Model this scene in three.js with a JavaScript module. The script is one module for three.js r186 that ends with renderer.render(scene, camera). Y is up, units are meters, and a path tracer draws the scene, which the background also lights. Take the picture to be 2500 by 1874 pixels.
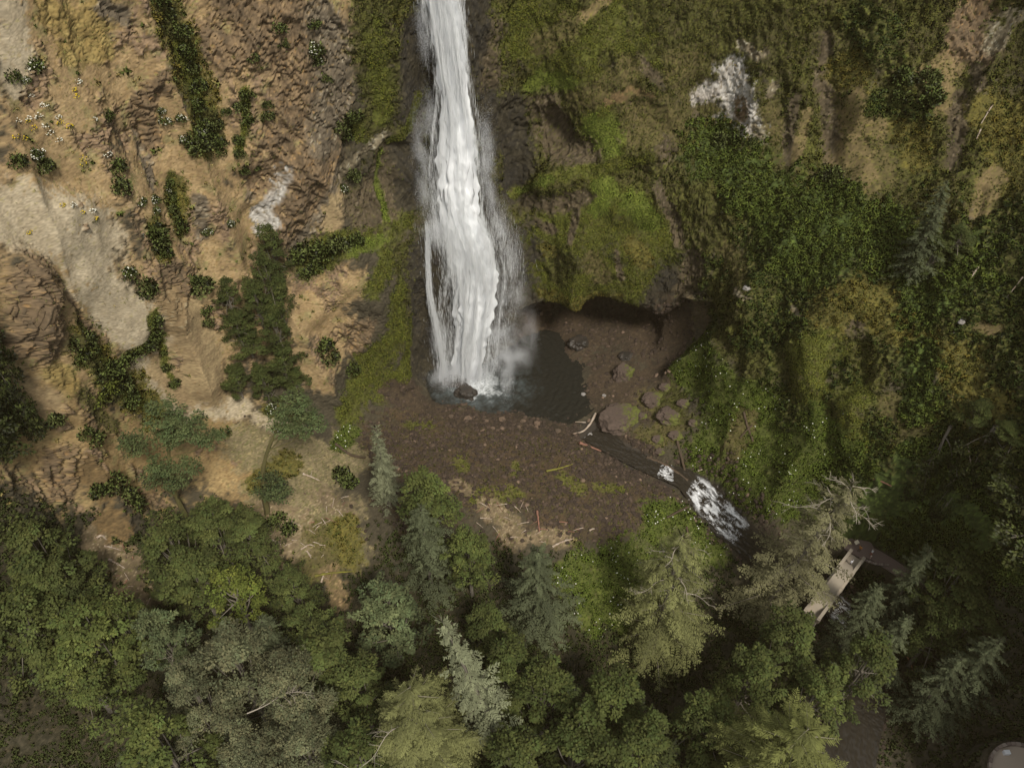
import * as THREE from 'three';
import { mergeGeometries } from 'three/addons/utils/BufferGeometryUtils.js';
import { MarchingCubes } from 'three/addons/objects/MarchingCubes.js';
import { createNoise3D } from 'simplex-noise';

// ---------------------------------------------------------------- camera, sky, sun, exposure
const scene = new THREE.Scene();
const camera = new THREE.PerspectiveCamera(51.92, 2500 / 1874, 1, 600);
camera.position.set(0, 106, 0);
camera.lookAt(0, 0, -106);                        // hovering over the forest, looking 45 degrees down
const renderer = new THREE.WebGLRenderer({ antialias: true });
renderer.toneMapping = THREE.LinearToneMapping;
renderer.toneMappingExposure = 0.96;
renderer.shadowMap.enabled = true;

// a bright, thinly overcast sky, a little brighter towards the zenith, even all round
{
  const w = 256, h = 128, d = new Float32Array(w * h * 4);
  for (let j = 0; j < h; j++) for (let i = 0; i < w; i++) {
    const el = (j + .5) / h * Math.PI - Math.PI / 2, k = Math.max(0, Math.sin(el)), b = .4 + .32 * k, o = (j * w + i) * 4;
    d[o] = .96 * b; d[o + 1] = .98 * b; d[o + 2] = 1.0 * b; d[o + 3] = 1;
  }
  const t = new THREE.DataTexture(d, w, h, THREE.RGBAFormat, THREE.FloatType);
  t.mapping = THREE.EquirectangularReflectionMapping; t.magFilter = THREE.LinearFilter; t.needsUpdate = true;
  scene.background = t; scene.environment = t;
}
const sun = new THREE.DirectionalLight(new THREE.Color(1, .93, .82), 3.5);
sun.position.set(46, 148, 12); sun.target.position.set(0, 10, -85);
sun.castShadow = true; sun.shadow.radius = 22;
Object.assign(sun.shadow.camera, { left: -130, right: 130, top: 130, bottom: -130, near: 10, far: 420 });
sun.shadow.mapSize.set(2048, 2048);
scene.add(sun, sun.target);
scene.fog = new THREE.FogExp2(new THREE.Color().setRGB(.95, .7, .38), .00011);   // thin warm haze, added to lift the darkest tones

const LATTICE = [
[[-58.82,137.17,-87.0],[-58.82,91.17,-78.0],[-60.05,86.13,-74.91],[-61.37,81.15,-72.0],[-61.52,78.23,-69.33],[-61.69,75.3,-66.67],[-61.88,72.34,-64.0],[-61.41,69.75,-60.67],[-61.0,67.73,-58.0],[-60.55,65.76,-55.33],[-60.56,63.38,-52.95],[-60.63,62.96,-52.65],[-60.71,62.48,-52.3],[-60.81,61.93,-51.9],[-61.1,60.31,-50.73],[-61.41,58.65,-49.57],[-61.73,56.97,-48.4],[-62.08,55.26,-47.23],[-62.75,52.96,-46.0],[-63.66,50.13,-44.6],[-64.8,46.72,-43.0],[-66.25,42.63,-41.2],[-67.07,38.75,-38.6],[-68.0,34.35,-35.67],[-68.99,29.47,-32.35],[-68.8,25.21,-27.8],[-68.29,18.22,-20.0]],
[[-55.86,134.89,-99.0],[-55.86,88.89,-90.0],[-56.67,83.22,-85.88],[-57.52,77.7,-82.0],[-57.7,74.36,-79.0],[-57.89,71.0,-76.0],[-58.09,67.6,-73.0],[-58.04,64.37,-69.67],[-58.0,61.79,-67.0],[-57.95,59.22,-64.33],[-58.17,56.25,-61.8],[-58.25,55.76,-61.45],[-58.34,55.19,-61.05],[-58.44,54.55,-60.6],[-58.75,52.62,-59.27],[-59.07,50.66,-57.93],[-59.42,48.66,-56.6],[-59.79,46.63,-55.27],[-60.44,43.93,-53.83],[-61.32,40.61,-52.2],[-62.43,36.62,-50.33],[-63.84,31.82,-48.23],[-64.79,27.07,-45.3],[-65.9,21.63,-42.0],[-67.14,15.52,-38.25],[-67.22,10.1,-33.0],[-67.45,0.66,-24.0]],
[[-51.37,134.13,-103.0],[-51.37,88.13,-94.0],[-52.52,82.02,-90.39],[-53.74,75.97,-87.0],[-54.67,71.96,-85.0],[-55.22,68.08,-82.33],[-55.36,64.45,-79.0],[-55.51,60.78,-75.67],[-55.64,57.83,-73.0],[-55.79,54.85,-70.33],[-56.26,51.36,-67.88],[-56.38,50.78,-67.55],[-56.52,50.1,-67.17],[-56.68,49.32,-66.75],[-57.17,47.01,-65.5],[-57.69,44.63,-64.25],[-58.05,42.38,-62.8],[-58.39,40.15,-61.3],[-58.83,37.4,-59.5],[-59.48,33.97,-57.5],[-60.62,29.49,-55.5],[-61.54,24.79,-52.8],[-62.72,19.23,-49.8],[-64.24,12.61,-46.49],[-65.77,5.33,-42.55],[-64.81,1.0,-36.13],[-61.46,-3.0,-24.83]],
[[-45.66,132.61,-111.0],[-45.66,86.61,-102.0],[-46.83,79.9,-98.39],[-48.07,73.21,-95.0],[-49.0,68.75,-93.0],[-49.91,64.17,-90.83],[-50.8,59.45,-88.5],[-51.38,54.91,-85.5],[-51.89,51.17,-83.1],[-52.43,47.32,-80.7],[-53.06,43.09,-78.15],[-53.17,42.43,-77.76],[-53.28,41.67,-77.31],[-53.42,40.79,-76.8],[-53.98,38.0,-75.5],[-54.61,35.07,-74.25],[-55.22,32.13,-72.92],[-55.85,29.11,-71.57],[-56.33,25.81,-69.55],[-56.73,22.15,-66.94],[-56.82,18.47,-63.5],[-57.66,13.11,-60.39],[-58.01,8.03,-56.23],[-57.89,3.26,-51.15],[-56.98,-0.47,-45.01],[-55.11,-3.0,-37.51],[-51.73,-6.0,-25.52]],
[[-36.61,131.47,-117.0],[-36.61,85.47,-108.0],[-37.81,78.17,-104.91],[-39.08,70.79,-102.0],[-40.16,65.68,-100.67],[-41.25,60.33,-99.17],[-42.38,54.72,-97.5],[-43.4,49.01,-95.37],[-44.22,44.28,-93.54],[-45.02,39.45,-91.51],[-45.83,34.24,-89.15],[-45.95,33.44,-88.76],[-46.09,32.51,-88.31],[-46.24,31.45,-87.8],[-46.83,28.09,-86.5],[-47.48,24.57,-85.25],[-48.05,21.11,-83.8],[-48.63,17.59,-82.3],[-48.75,14.34,-79.5],[-48.6,11.12,-75.75],[-47.92,8.5,-70.73],[-47.32,5.33,-65.45],[-46.42,2.45,-59.43],[-45.42,-0.46,-53.0],[-44.36,-3.48,-46.28],[-42.88,-6.0,-38.54],[-39.87,-8.0,-25.97]],
[[-26.9,130.71,-121.0],[-26.9,84.71,-112.0],[-27.81,77.11,-108.91],[-28.77,69.41,-106.0],[-29.77,63.81,-105.33],[-30.8,57.87,-104.5],[-31.87,51.56,-103.5],[-32.94,44.95,-102.17],[-33.81,39.39,-100.95],[-34.68,33.65,-99.5],[-34.86,28.95,-95.72],[-34.96,28.08,-95.31],[-35.07,27.07,-94.84],[-35.19,25.92,-94.31],[-35.67,22.24,-93.0],[-36.2,18.36,-91.75],[-36.66,14.58,-90.25],[-36.99,11.07,-88.37],[-36.74,8.5,-84.56],[-35.75,7.49,-78.64],[-34.72,6.29,-72.33],[-34.2,3.31,-66.77],[-33.7,-0.11,-60.9],[-33.09,-3.47,-54.5],[-32.29,-6.48,-47.55],[-31.19,-9.0,-39.57],[-29.24,-12.0,-26.88]],
[[-19.66,130.14,-124.0],[-19.66,84.14,-115.0],[-20.34,76.32,-111.91],[-21.06,68.38,-109.0],[-21.8,62.61,-108.33],[-22.59,56.41,-107.67],[-23.46,49.72,-107.0],[-24.4,42.46,-106.33],[-25.07,36.62,-105.14],[-25.11,32.41,-101.2],[-25.7,26.23,-99.09],[-25.83,25.14,-98.91],[-25.99,23.84,-98.73],[-26.18,22.33,-98.54],[-26.75,17.77,-97.96],[-27.35,12.99,-97.38],[-27.98,7.99,-96.75],[-28.25,4.17,-94.79],[-27.55,3.29,-89.09],[-26.35,3.99,-81.43],[-25.16,4.5,-73.63],[-24.6,2.22,-67.48],[-24.22,-1.11,-61.48],[-23.77,-4.47,-54.99],[-23.2,-7.48,-47.97],[-22.4,-10.0,-39.92],[-20.99,-13.0,-27.11]],
[[-14.34,129.57,-127.0],[-14.34,83.57,-118.0],[-14.95,75.32,-115.68],[-15.59,66.82,-113.5],[-16.19,60.68,-113.17],[-16.81,54.11,-112.67],[-17.46,47.09,-112.0],[-18.16,39.5,-111.29],[-18.48,34.08,-109.0],[-18.74,28.77,-106.2],[-19.31,21.71,-104.71],[-19.41,20.52,-104.56],[-19.54,19.13,-104.39],[-19.68,17.53,-104.19],[-20.12,12.68,-103.62],[-20.61,7.41,-103.21],[-20.92,2.93,-101.75],[-20.65,1.3,-97.45],[-19.84,2.0,-90.2],[-18.83,3.5,-81.83],[-17.89,4.5,-73.63],[-17.49,2.22,-67.48],[-17.22,-1.11,-61.48],[-16.95,-4.77,-55.14],[-16.64,-8.48,-48.4],[-16.06,-11.0,-40.26],[-15.05,-14.0,-27.34]],
[[-9.17,129.38,-128.0],[-9.17,83.38,-119.0],[-9.63,74.85,-117.45],[-10.11,65.96,-116.0],[-10.49,59.68,-115.67],[-10.91,52.88,-115.33],[-11.37,45.51,-115.0],[-11.87,37.46,-114.71],[-12.22,31.0,-113.67],[-12.51,24.71,-111.79],[-13.03,16.27,-111.47],[-13.11,14.93,-111.39],[-13.21,13.37,-111.31],[-13.32,11.58,-111.21],[-13.66,6.1,-110.92],[-13.97,0.6,-110.34],[-13.76,-0.9,-105.53],[-13.17,0.7,-98.02],[-12.58,2.0,-90.2],[-11.93,3.6,-81.75],[-11.34,4.5,-73.63],[-11.09,2.22,-67.48],[-10.98,-1.67,-61.79],[-10.82,-5.48,-55.49],[-10.55,-8.48,-48.4],[-10.19,-11.0,-40.26],[-9.54,-14.0,-27.34]],
[[-3.98,128.81,-131.0],[-3.98,82.81,-122.0],[-4.18,74.05,-120.45],[-4.39,64.92,-119.0],[-4.55,58.47,-118.67],[-4.74,51.5,-118.33],[-4.93,43.93,-118.0],[-5.15,35.66,-117.71],[-5.32,28.8,-117.0],[-5.43,22.62,-114.67],[-5.64,14.27,-113.95],[-5.67,12.95,-113.82],[-5.71,11.41,-113.67],[-5.75,9.63,-113.5],[-5.89,4.22,-113.0],[-6.0,-1.04,-112.06],[-5.84,-1.23,-105.85],[-5.61,0.04,-98.63],[-5.32,2.0,-90.2],[-5.05,3.5,-81.83],[-4.82,4.0,-73.99],[-4.72,1.72,-67.8],[-4.68,-2.45,-62.24],[-4.62,-6.48,-55.99],[-4.5,-9.49,-48.82],[-4.35,-12.0,-40.61],[-4.04,-14.0,-27.34]],
[[0.25,128.24,-134.0],[0.25,82.24,-125.0],[0.26,73.12,-123.97],[0.27,63.54,-123.0],[0.29,56.54,-123.5],[0.3,48.89,-124.0],[0.31,40.78,-124.0],[0.33,31.9,-124.0],[0.33,27.48,-119.0],[0.34,20.92,-117.0],[0.35,9.93,-116.55],[0.35,11.13,-118.9],[0.36,9.12,-117.5],[0.36,6.66,-117.0],[0.37,-0.67,-118.43],[0.36,-1.2,-112.23],[0.35,-1.27,-105.9],[0.34,-0.12,-98.78],[0.32,1.68,-90.48],[0.31,3.0,-82.23],[0.29,3.3,-74.5],[0.29,0.75,-68.43],[0.29,-3.45,-62.82],[0.28,-7.19,-56.35],[0.27,-9.49,-48.82],[0.26,-12.0,-40.61],[0.24,-14.0,-27.34]],
[[4.64,127.86,-136.0],[4.64,81.86,-127.0],[4.88,72.73,-125.45],[5.13,63.2,-124.0],[5.29,56.74,-123.0],[5.52,49.35,-123.0],[5.81,40.78,-124.0],[5.89,34.29,-120.0],[5.97,28.8,-117.0],[6.13,22.01,-115.5],[6.45,11.47,-115.5],[6.62,13.13,-123.84],[7.01,4.42,-125.83],[7.04,0.8,-123.9],[6.94,-1.0,-118.8],[6.75,-1.37,-112.4],[6.56,-1.38,-106.0],[6.32,-0.51,-99.14],[6.02,1.06,-91.02],[5.72,2.5,-82.63],[5.48,2.6,-75.01],[5.36,0.23,-68.77],[5.3,-3.67,-62.95],[5.22,-7.48,-56.49],[5.09,-10.49,-49.24],[4.91,-13.0,-40.95],[4.56,-15.0,-27.57]],
[[8.41,127.86,-136.0],[8.41,81.86,-127.0],[8.83,72.73,-125.45],[9.28,63.2,-124.0],[9.51,57.14,-122.0],[9.86,50.12,-121.33],[10.36,41.83,-122.0],[10.53,35.19,-118.5],[10.71,29.46,-116.0],[10.96,23.1,-114.0],[11.58,12.81,-114.94],[11.95,13.97,-123.94],[12.7,4.7,-125.93],[12.7,1.2,-123.43],[12.38,0.6,-117.02],[12.09,-0.14,-111.11],[11.77,-0.49,-105.12],[11.43,-0.36,-99.01],[10.94,0.71,-91.32],[10.41,2.0,-83.02],[9.96,2.2,-75.3],[9.76,-0.26,-69.09],[9.67,-4.45,-63.39],[9.54,-8.49,-56.99],[9.29,-11.39,-49.62],[8.9,-13.0,-40.95],[8.27,-15.0,-27.57]],
[[12.17,127.86,-136.0],[12.17,81.86,-127.0],[12.79,72.73,-125.45],[13.44,63.2,-124.0],[13.73,57.27,-121.67],[14.18,50.5,-120.5],[14.81,42.62,-120.5],[15.18,35.49,-118.0],[15.44,29.79,-115.5],[15.79,23.47,-113.5],[16.64,13.87,-114.45],[17.23,14.37,-123.45],[18.31,5.1,-125.46],[18.31,1.6,-122.96],[17.84,1.02,-116.55],[17.36,0.68,-110.25],[16.92,0.28,-104.36],[16.46,0.15,-98.53],[15.92,0.15,-91.81],[15.21,1.0,-83.82],[14.51,1.6,-75.73],[14.25,-1.21,-69.71],[14.13,-5.46,-63.97],[13.93,-9.49,-57.49],[13.56,-12.29,-50.0],[12.88,-13.0,-40.95],[11.97,-15.0,-27.57]],
[[15.94,127.86,-136.0],[15.94,81.86,-127.0],[16.74,72.73,-125.45],[17.59,63.2,-124.0],[18.02,57.14,-122.0],[18.56,50.5,-120.5],[19.23,43.14,-119.5],[19.8,35.79,-117.5],[20.13,30.12,-115.0],[20.67,23.47,-113.5],[21.89,13.33,-114.85],[22.57,14.05,-123.85],[23.89,5.5,-124.99],[23.89,2.0,-122.49],[23.23,1.64,-115.87],[22.57,1.46,-109.44],[22.01,0.97,-103.68],[21.46,0.64,-98.08],[20.9,-0.11,-92.04],[20.18,-0.4,-84.94],[19.18,0.6,-76.46],[18.83,-2.21,-70.36],[18.67,-6.46,-64.54],[18.38,-10.35,-57.92],[17.83,-12.84,-50.24],[17.01,-14.0,-41.29],[15.67,-15.0,-27.57]],
[[20.33,127.86,-136.0],[20.33,81.86,-127.0],[21.35,72.73,-125.45],[22.44,63.2,-124.0],[23.11,56.87,-122.67],[23.77,50.27,-121.0],[24.43,43.41,-119.0],[25.15,36.09,-117.0],[25.75,29.92,-115.3],[26.6,22.74,-114.5],[28.29,11.23,-115.51],[28.66,12.75,-122.6],[29.71,7.5,-121.57],[29.88,4.0,-120.13],[29.12,3.43,-113.89],[28.36,2.99,-107.83],[27.77,2.11,-102.55],[27.17,1.39,-97.37],[26.54,0.34,-91.64],[26.13,-2.0,-86.22],[24.93,-1.4,-77.91],[24.37,-3.77,-71.37],[24.07,-7.69,-65.25],[23.62,-11.2,-58.34],[22.83,-13.29,-50.43],[21.7,-14.0,-41.29],[19.99,-15.0,-27.57]],
[[28.72,127.67,-137.0],[28.72,81.67,-128.0],[30.1,72.53,-126.2],[31.57,63.02,-124.5],[32.43,56.81,-122.83],[33.48,49.99,-121.62],[34.29,43.3,-119.2],[34.38,37.78,-114.17],[34.92,32.36,-111.6],[35.55,26.59,-109.2],[36.21,20.33,-106.43],[36.31,19.37,-105.97],[36.42,18.25,-105.45],[36.55,16.97,-104.85],[36.37,14.58,-101.51],[36.11,12.42,-97.97],[36.15,9.51,-95.25],[36.18,6.59,-92.54],[36.17,3.25,-89.12],[36.21,-0.82,-85.28],[35.95,-4.53,-80.18],[34.81,-5.91,-72.76],[34.16,-9.14,-66.08],[33.38,-12.21,-58.84],[32.26,-14.29,-50.85],[30.66,-15.0,-41.64],[28.01,-15.0,-27.57]],
[[40.41,127.86,-136.0],[40.41,81.86,-127.0],[42.01,73.07,-124.17],[43.7,64.06,-121.5],[44.75,58.14,-119.5],[45.89,51.89,-117.5],[47.13,45.25,-115.5],[46.68,40.7,-109.28],[46.56,36.78,-104.9],[46.48,32.82,-100.63],[46.53,28.4,-96.4],[46.56,27.69,-95.79],[46.59,26.87,-95.09],[46.63,25.93,-94.3],[46.74,23.17,-91.97],[46.79,20.51,-89.5],[46.83,17.87,-87.0],[46.87,15.22,-84.5],[47.39,11.09,-82.32],[48.17,5.84,-79.96],[49.57,-1.44,-77.94],[50.25,-7.87,-74.04],[49.52,-11.67,-67.54],[48.23,-14.43,-59.95],[46.52,-16.29,-51.7],[44.21,-17.0,-42.33],[40.71,-18.0,-28.25]],
[[54.78,128.43,-133.0],[54.78,82.43,-124.0],[56.79,73.93,-120.91],[58.92,65.27,-118.0],[59.78,59.94,-115.0],[60.54,54.57,-111.67],[61.18,49.19,-108.0],[60.88,44.65,-102.67],[60.57,41.14,-98.3],[60.12,37.81,-93.77],[59.7,34.28,-89.1],[59.64,33.73,-88.41],[59.58,33.1,-87.61],[59.51,32.39,-86.7],[59.29,30.31,-84.03],[59.25,28.02,-81.63],[59.26,25.67,-79.3],[59.26,23.31,-76.97],[60.25,19.08,-75.39],[61.74,13.5,-73.84],[63.99,6.09,-72.48],[66.23,-2.12,-70.3],[66.02,-7.0,-64.85],[65.05,-11.0,-58.24],[63.58,-14.39,-50.89],[60.87,-16.0,-41.98],[56.52,-18.0,-28.25]],
[[66.13,129.0,-130.0],[66.13,83.0,-121.0],[68.36,74.8,-117.65],[70.73,66.48,-114.5],[70.85,61.88,-110.17],[70.87,57.34,-105.67],[70.78,52.88,-101.0],[69.94,49.03,-95.33],[69.21,46.09,-90.8],[68.42,43.27,-86.27],[67.64,40.31,-81.6],[67.53,39.86,-80.91],[67.4,39.34,-80.11],[67.25,38.75,-79.2],[66.8,37.07,-76.53],[66.56,35.19,-74.13],[66.37,33.27,-71.8],[66.17,31.37,-69.47],[66.24,28.75,-67.0],[66.41,25.58,-64.2],[66.81,21.68,-61.17],[67.44,17.0,-57.87],[68.26,11.56,-54.2],[69.32,5.21,-50.17],[70.35,-1.68,-45.52],[69.13,-6.0,-38.54],[65.41,-10.0,-26.43]],
[[72.89,130.33,-123.0],[72.89,84.33,-114.0],[75.04,76.72,-110.39],[77.33,69.07,-107.0],[77.0,65.02,-102.33],[76.64,61.02,-97.67],[76.25,57.08,-93.0],[75.25,53.61,-87.67],[74.38,50.97,-83.4],[73.43,48.46,-79.13],[72.49,45.83,-74.75],[72.36,45.42,-74.1],[72.21,44.96,-73.35],[72.03,44.44,-72.5],[71.48,42.95,-70.0],[70.91,41.52,-67.5],[70.3,40.15,-65.0],[69.66,38.86,-62.5],[69.6,36.63,-60.17],[69.71,33.85,-57.6],[69.86,30.64,-54.67],[70.05,27.0,-51.37],[70.28,22.89,-47.7],[70.59,18.28,-43.67],[70.89,13.27,-39.2],[70.51,8.36,-33.6],[69.49,0.66,-24.0]],
[[76.22,133.37,-107.0],[76.22,87.37,-98.0],[78.05,80.96,-94.39],[80.0,74.59,-91.0],[79.32,71.29,-86.67],[78.59,68.08,-82.33],[77.79,64.97,-78.0],[76.57,62.18,-73.33],[75.5,60.07,-69.6],[74.35,58.1,-65.87],[73.37,55.93,-62.2],[73.26,55.58,-61.68],[73.14,55.17,-61.08],[72.99,54.72,-60.4],[72.54,53.4,-58.4],[72.07,52.13,-56.4],[71.57,50.89,-54.4],[71.04,49.71,-52.4],[71.06,47.77,-50.5],[71.25,45.37,-48.4],[71.5,42.59,-46.0],[71.82,39.4,-43.3],[71.69,36.31,-40.0],[71.45,33.01,-36.33],[71.16,29.47,-32.35],[70.97,25.21,-27.8],[70.44,18.22,-20.0]]
];
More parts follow.
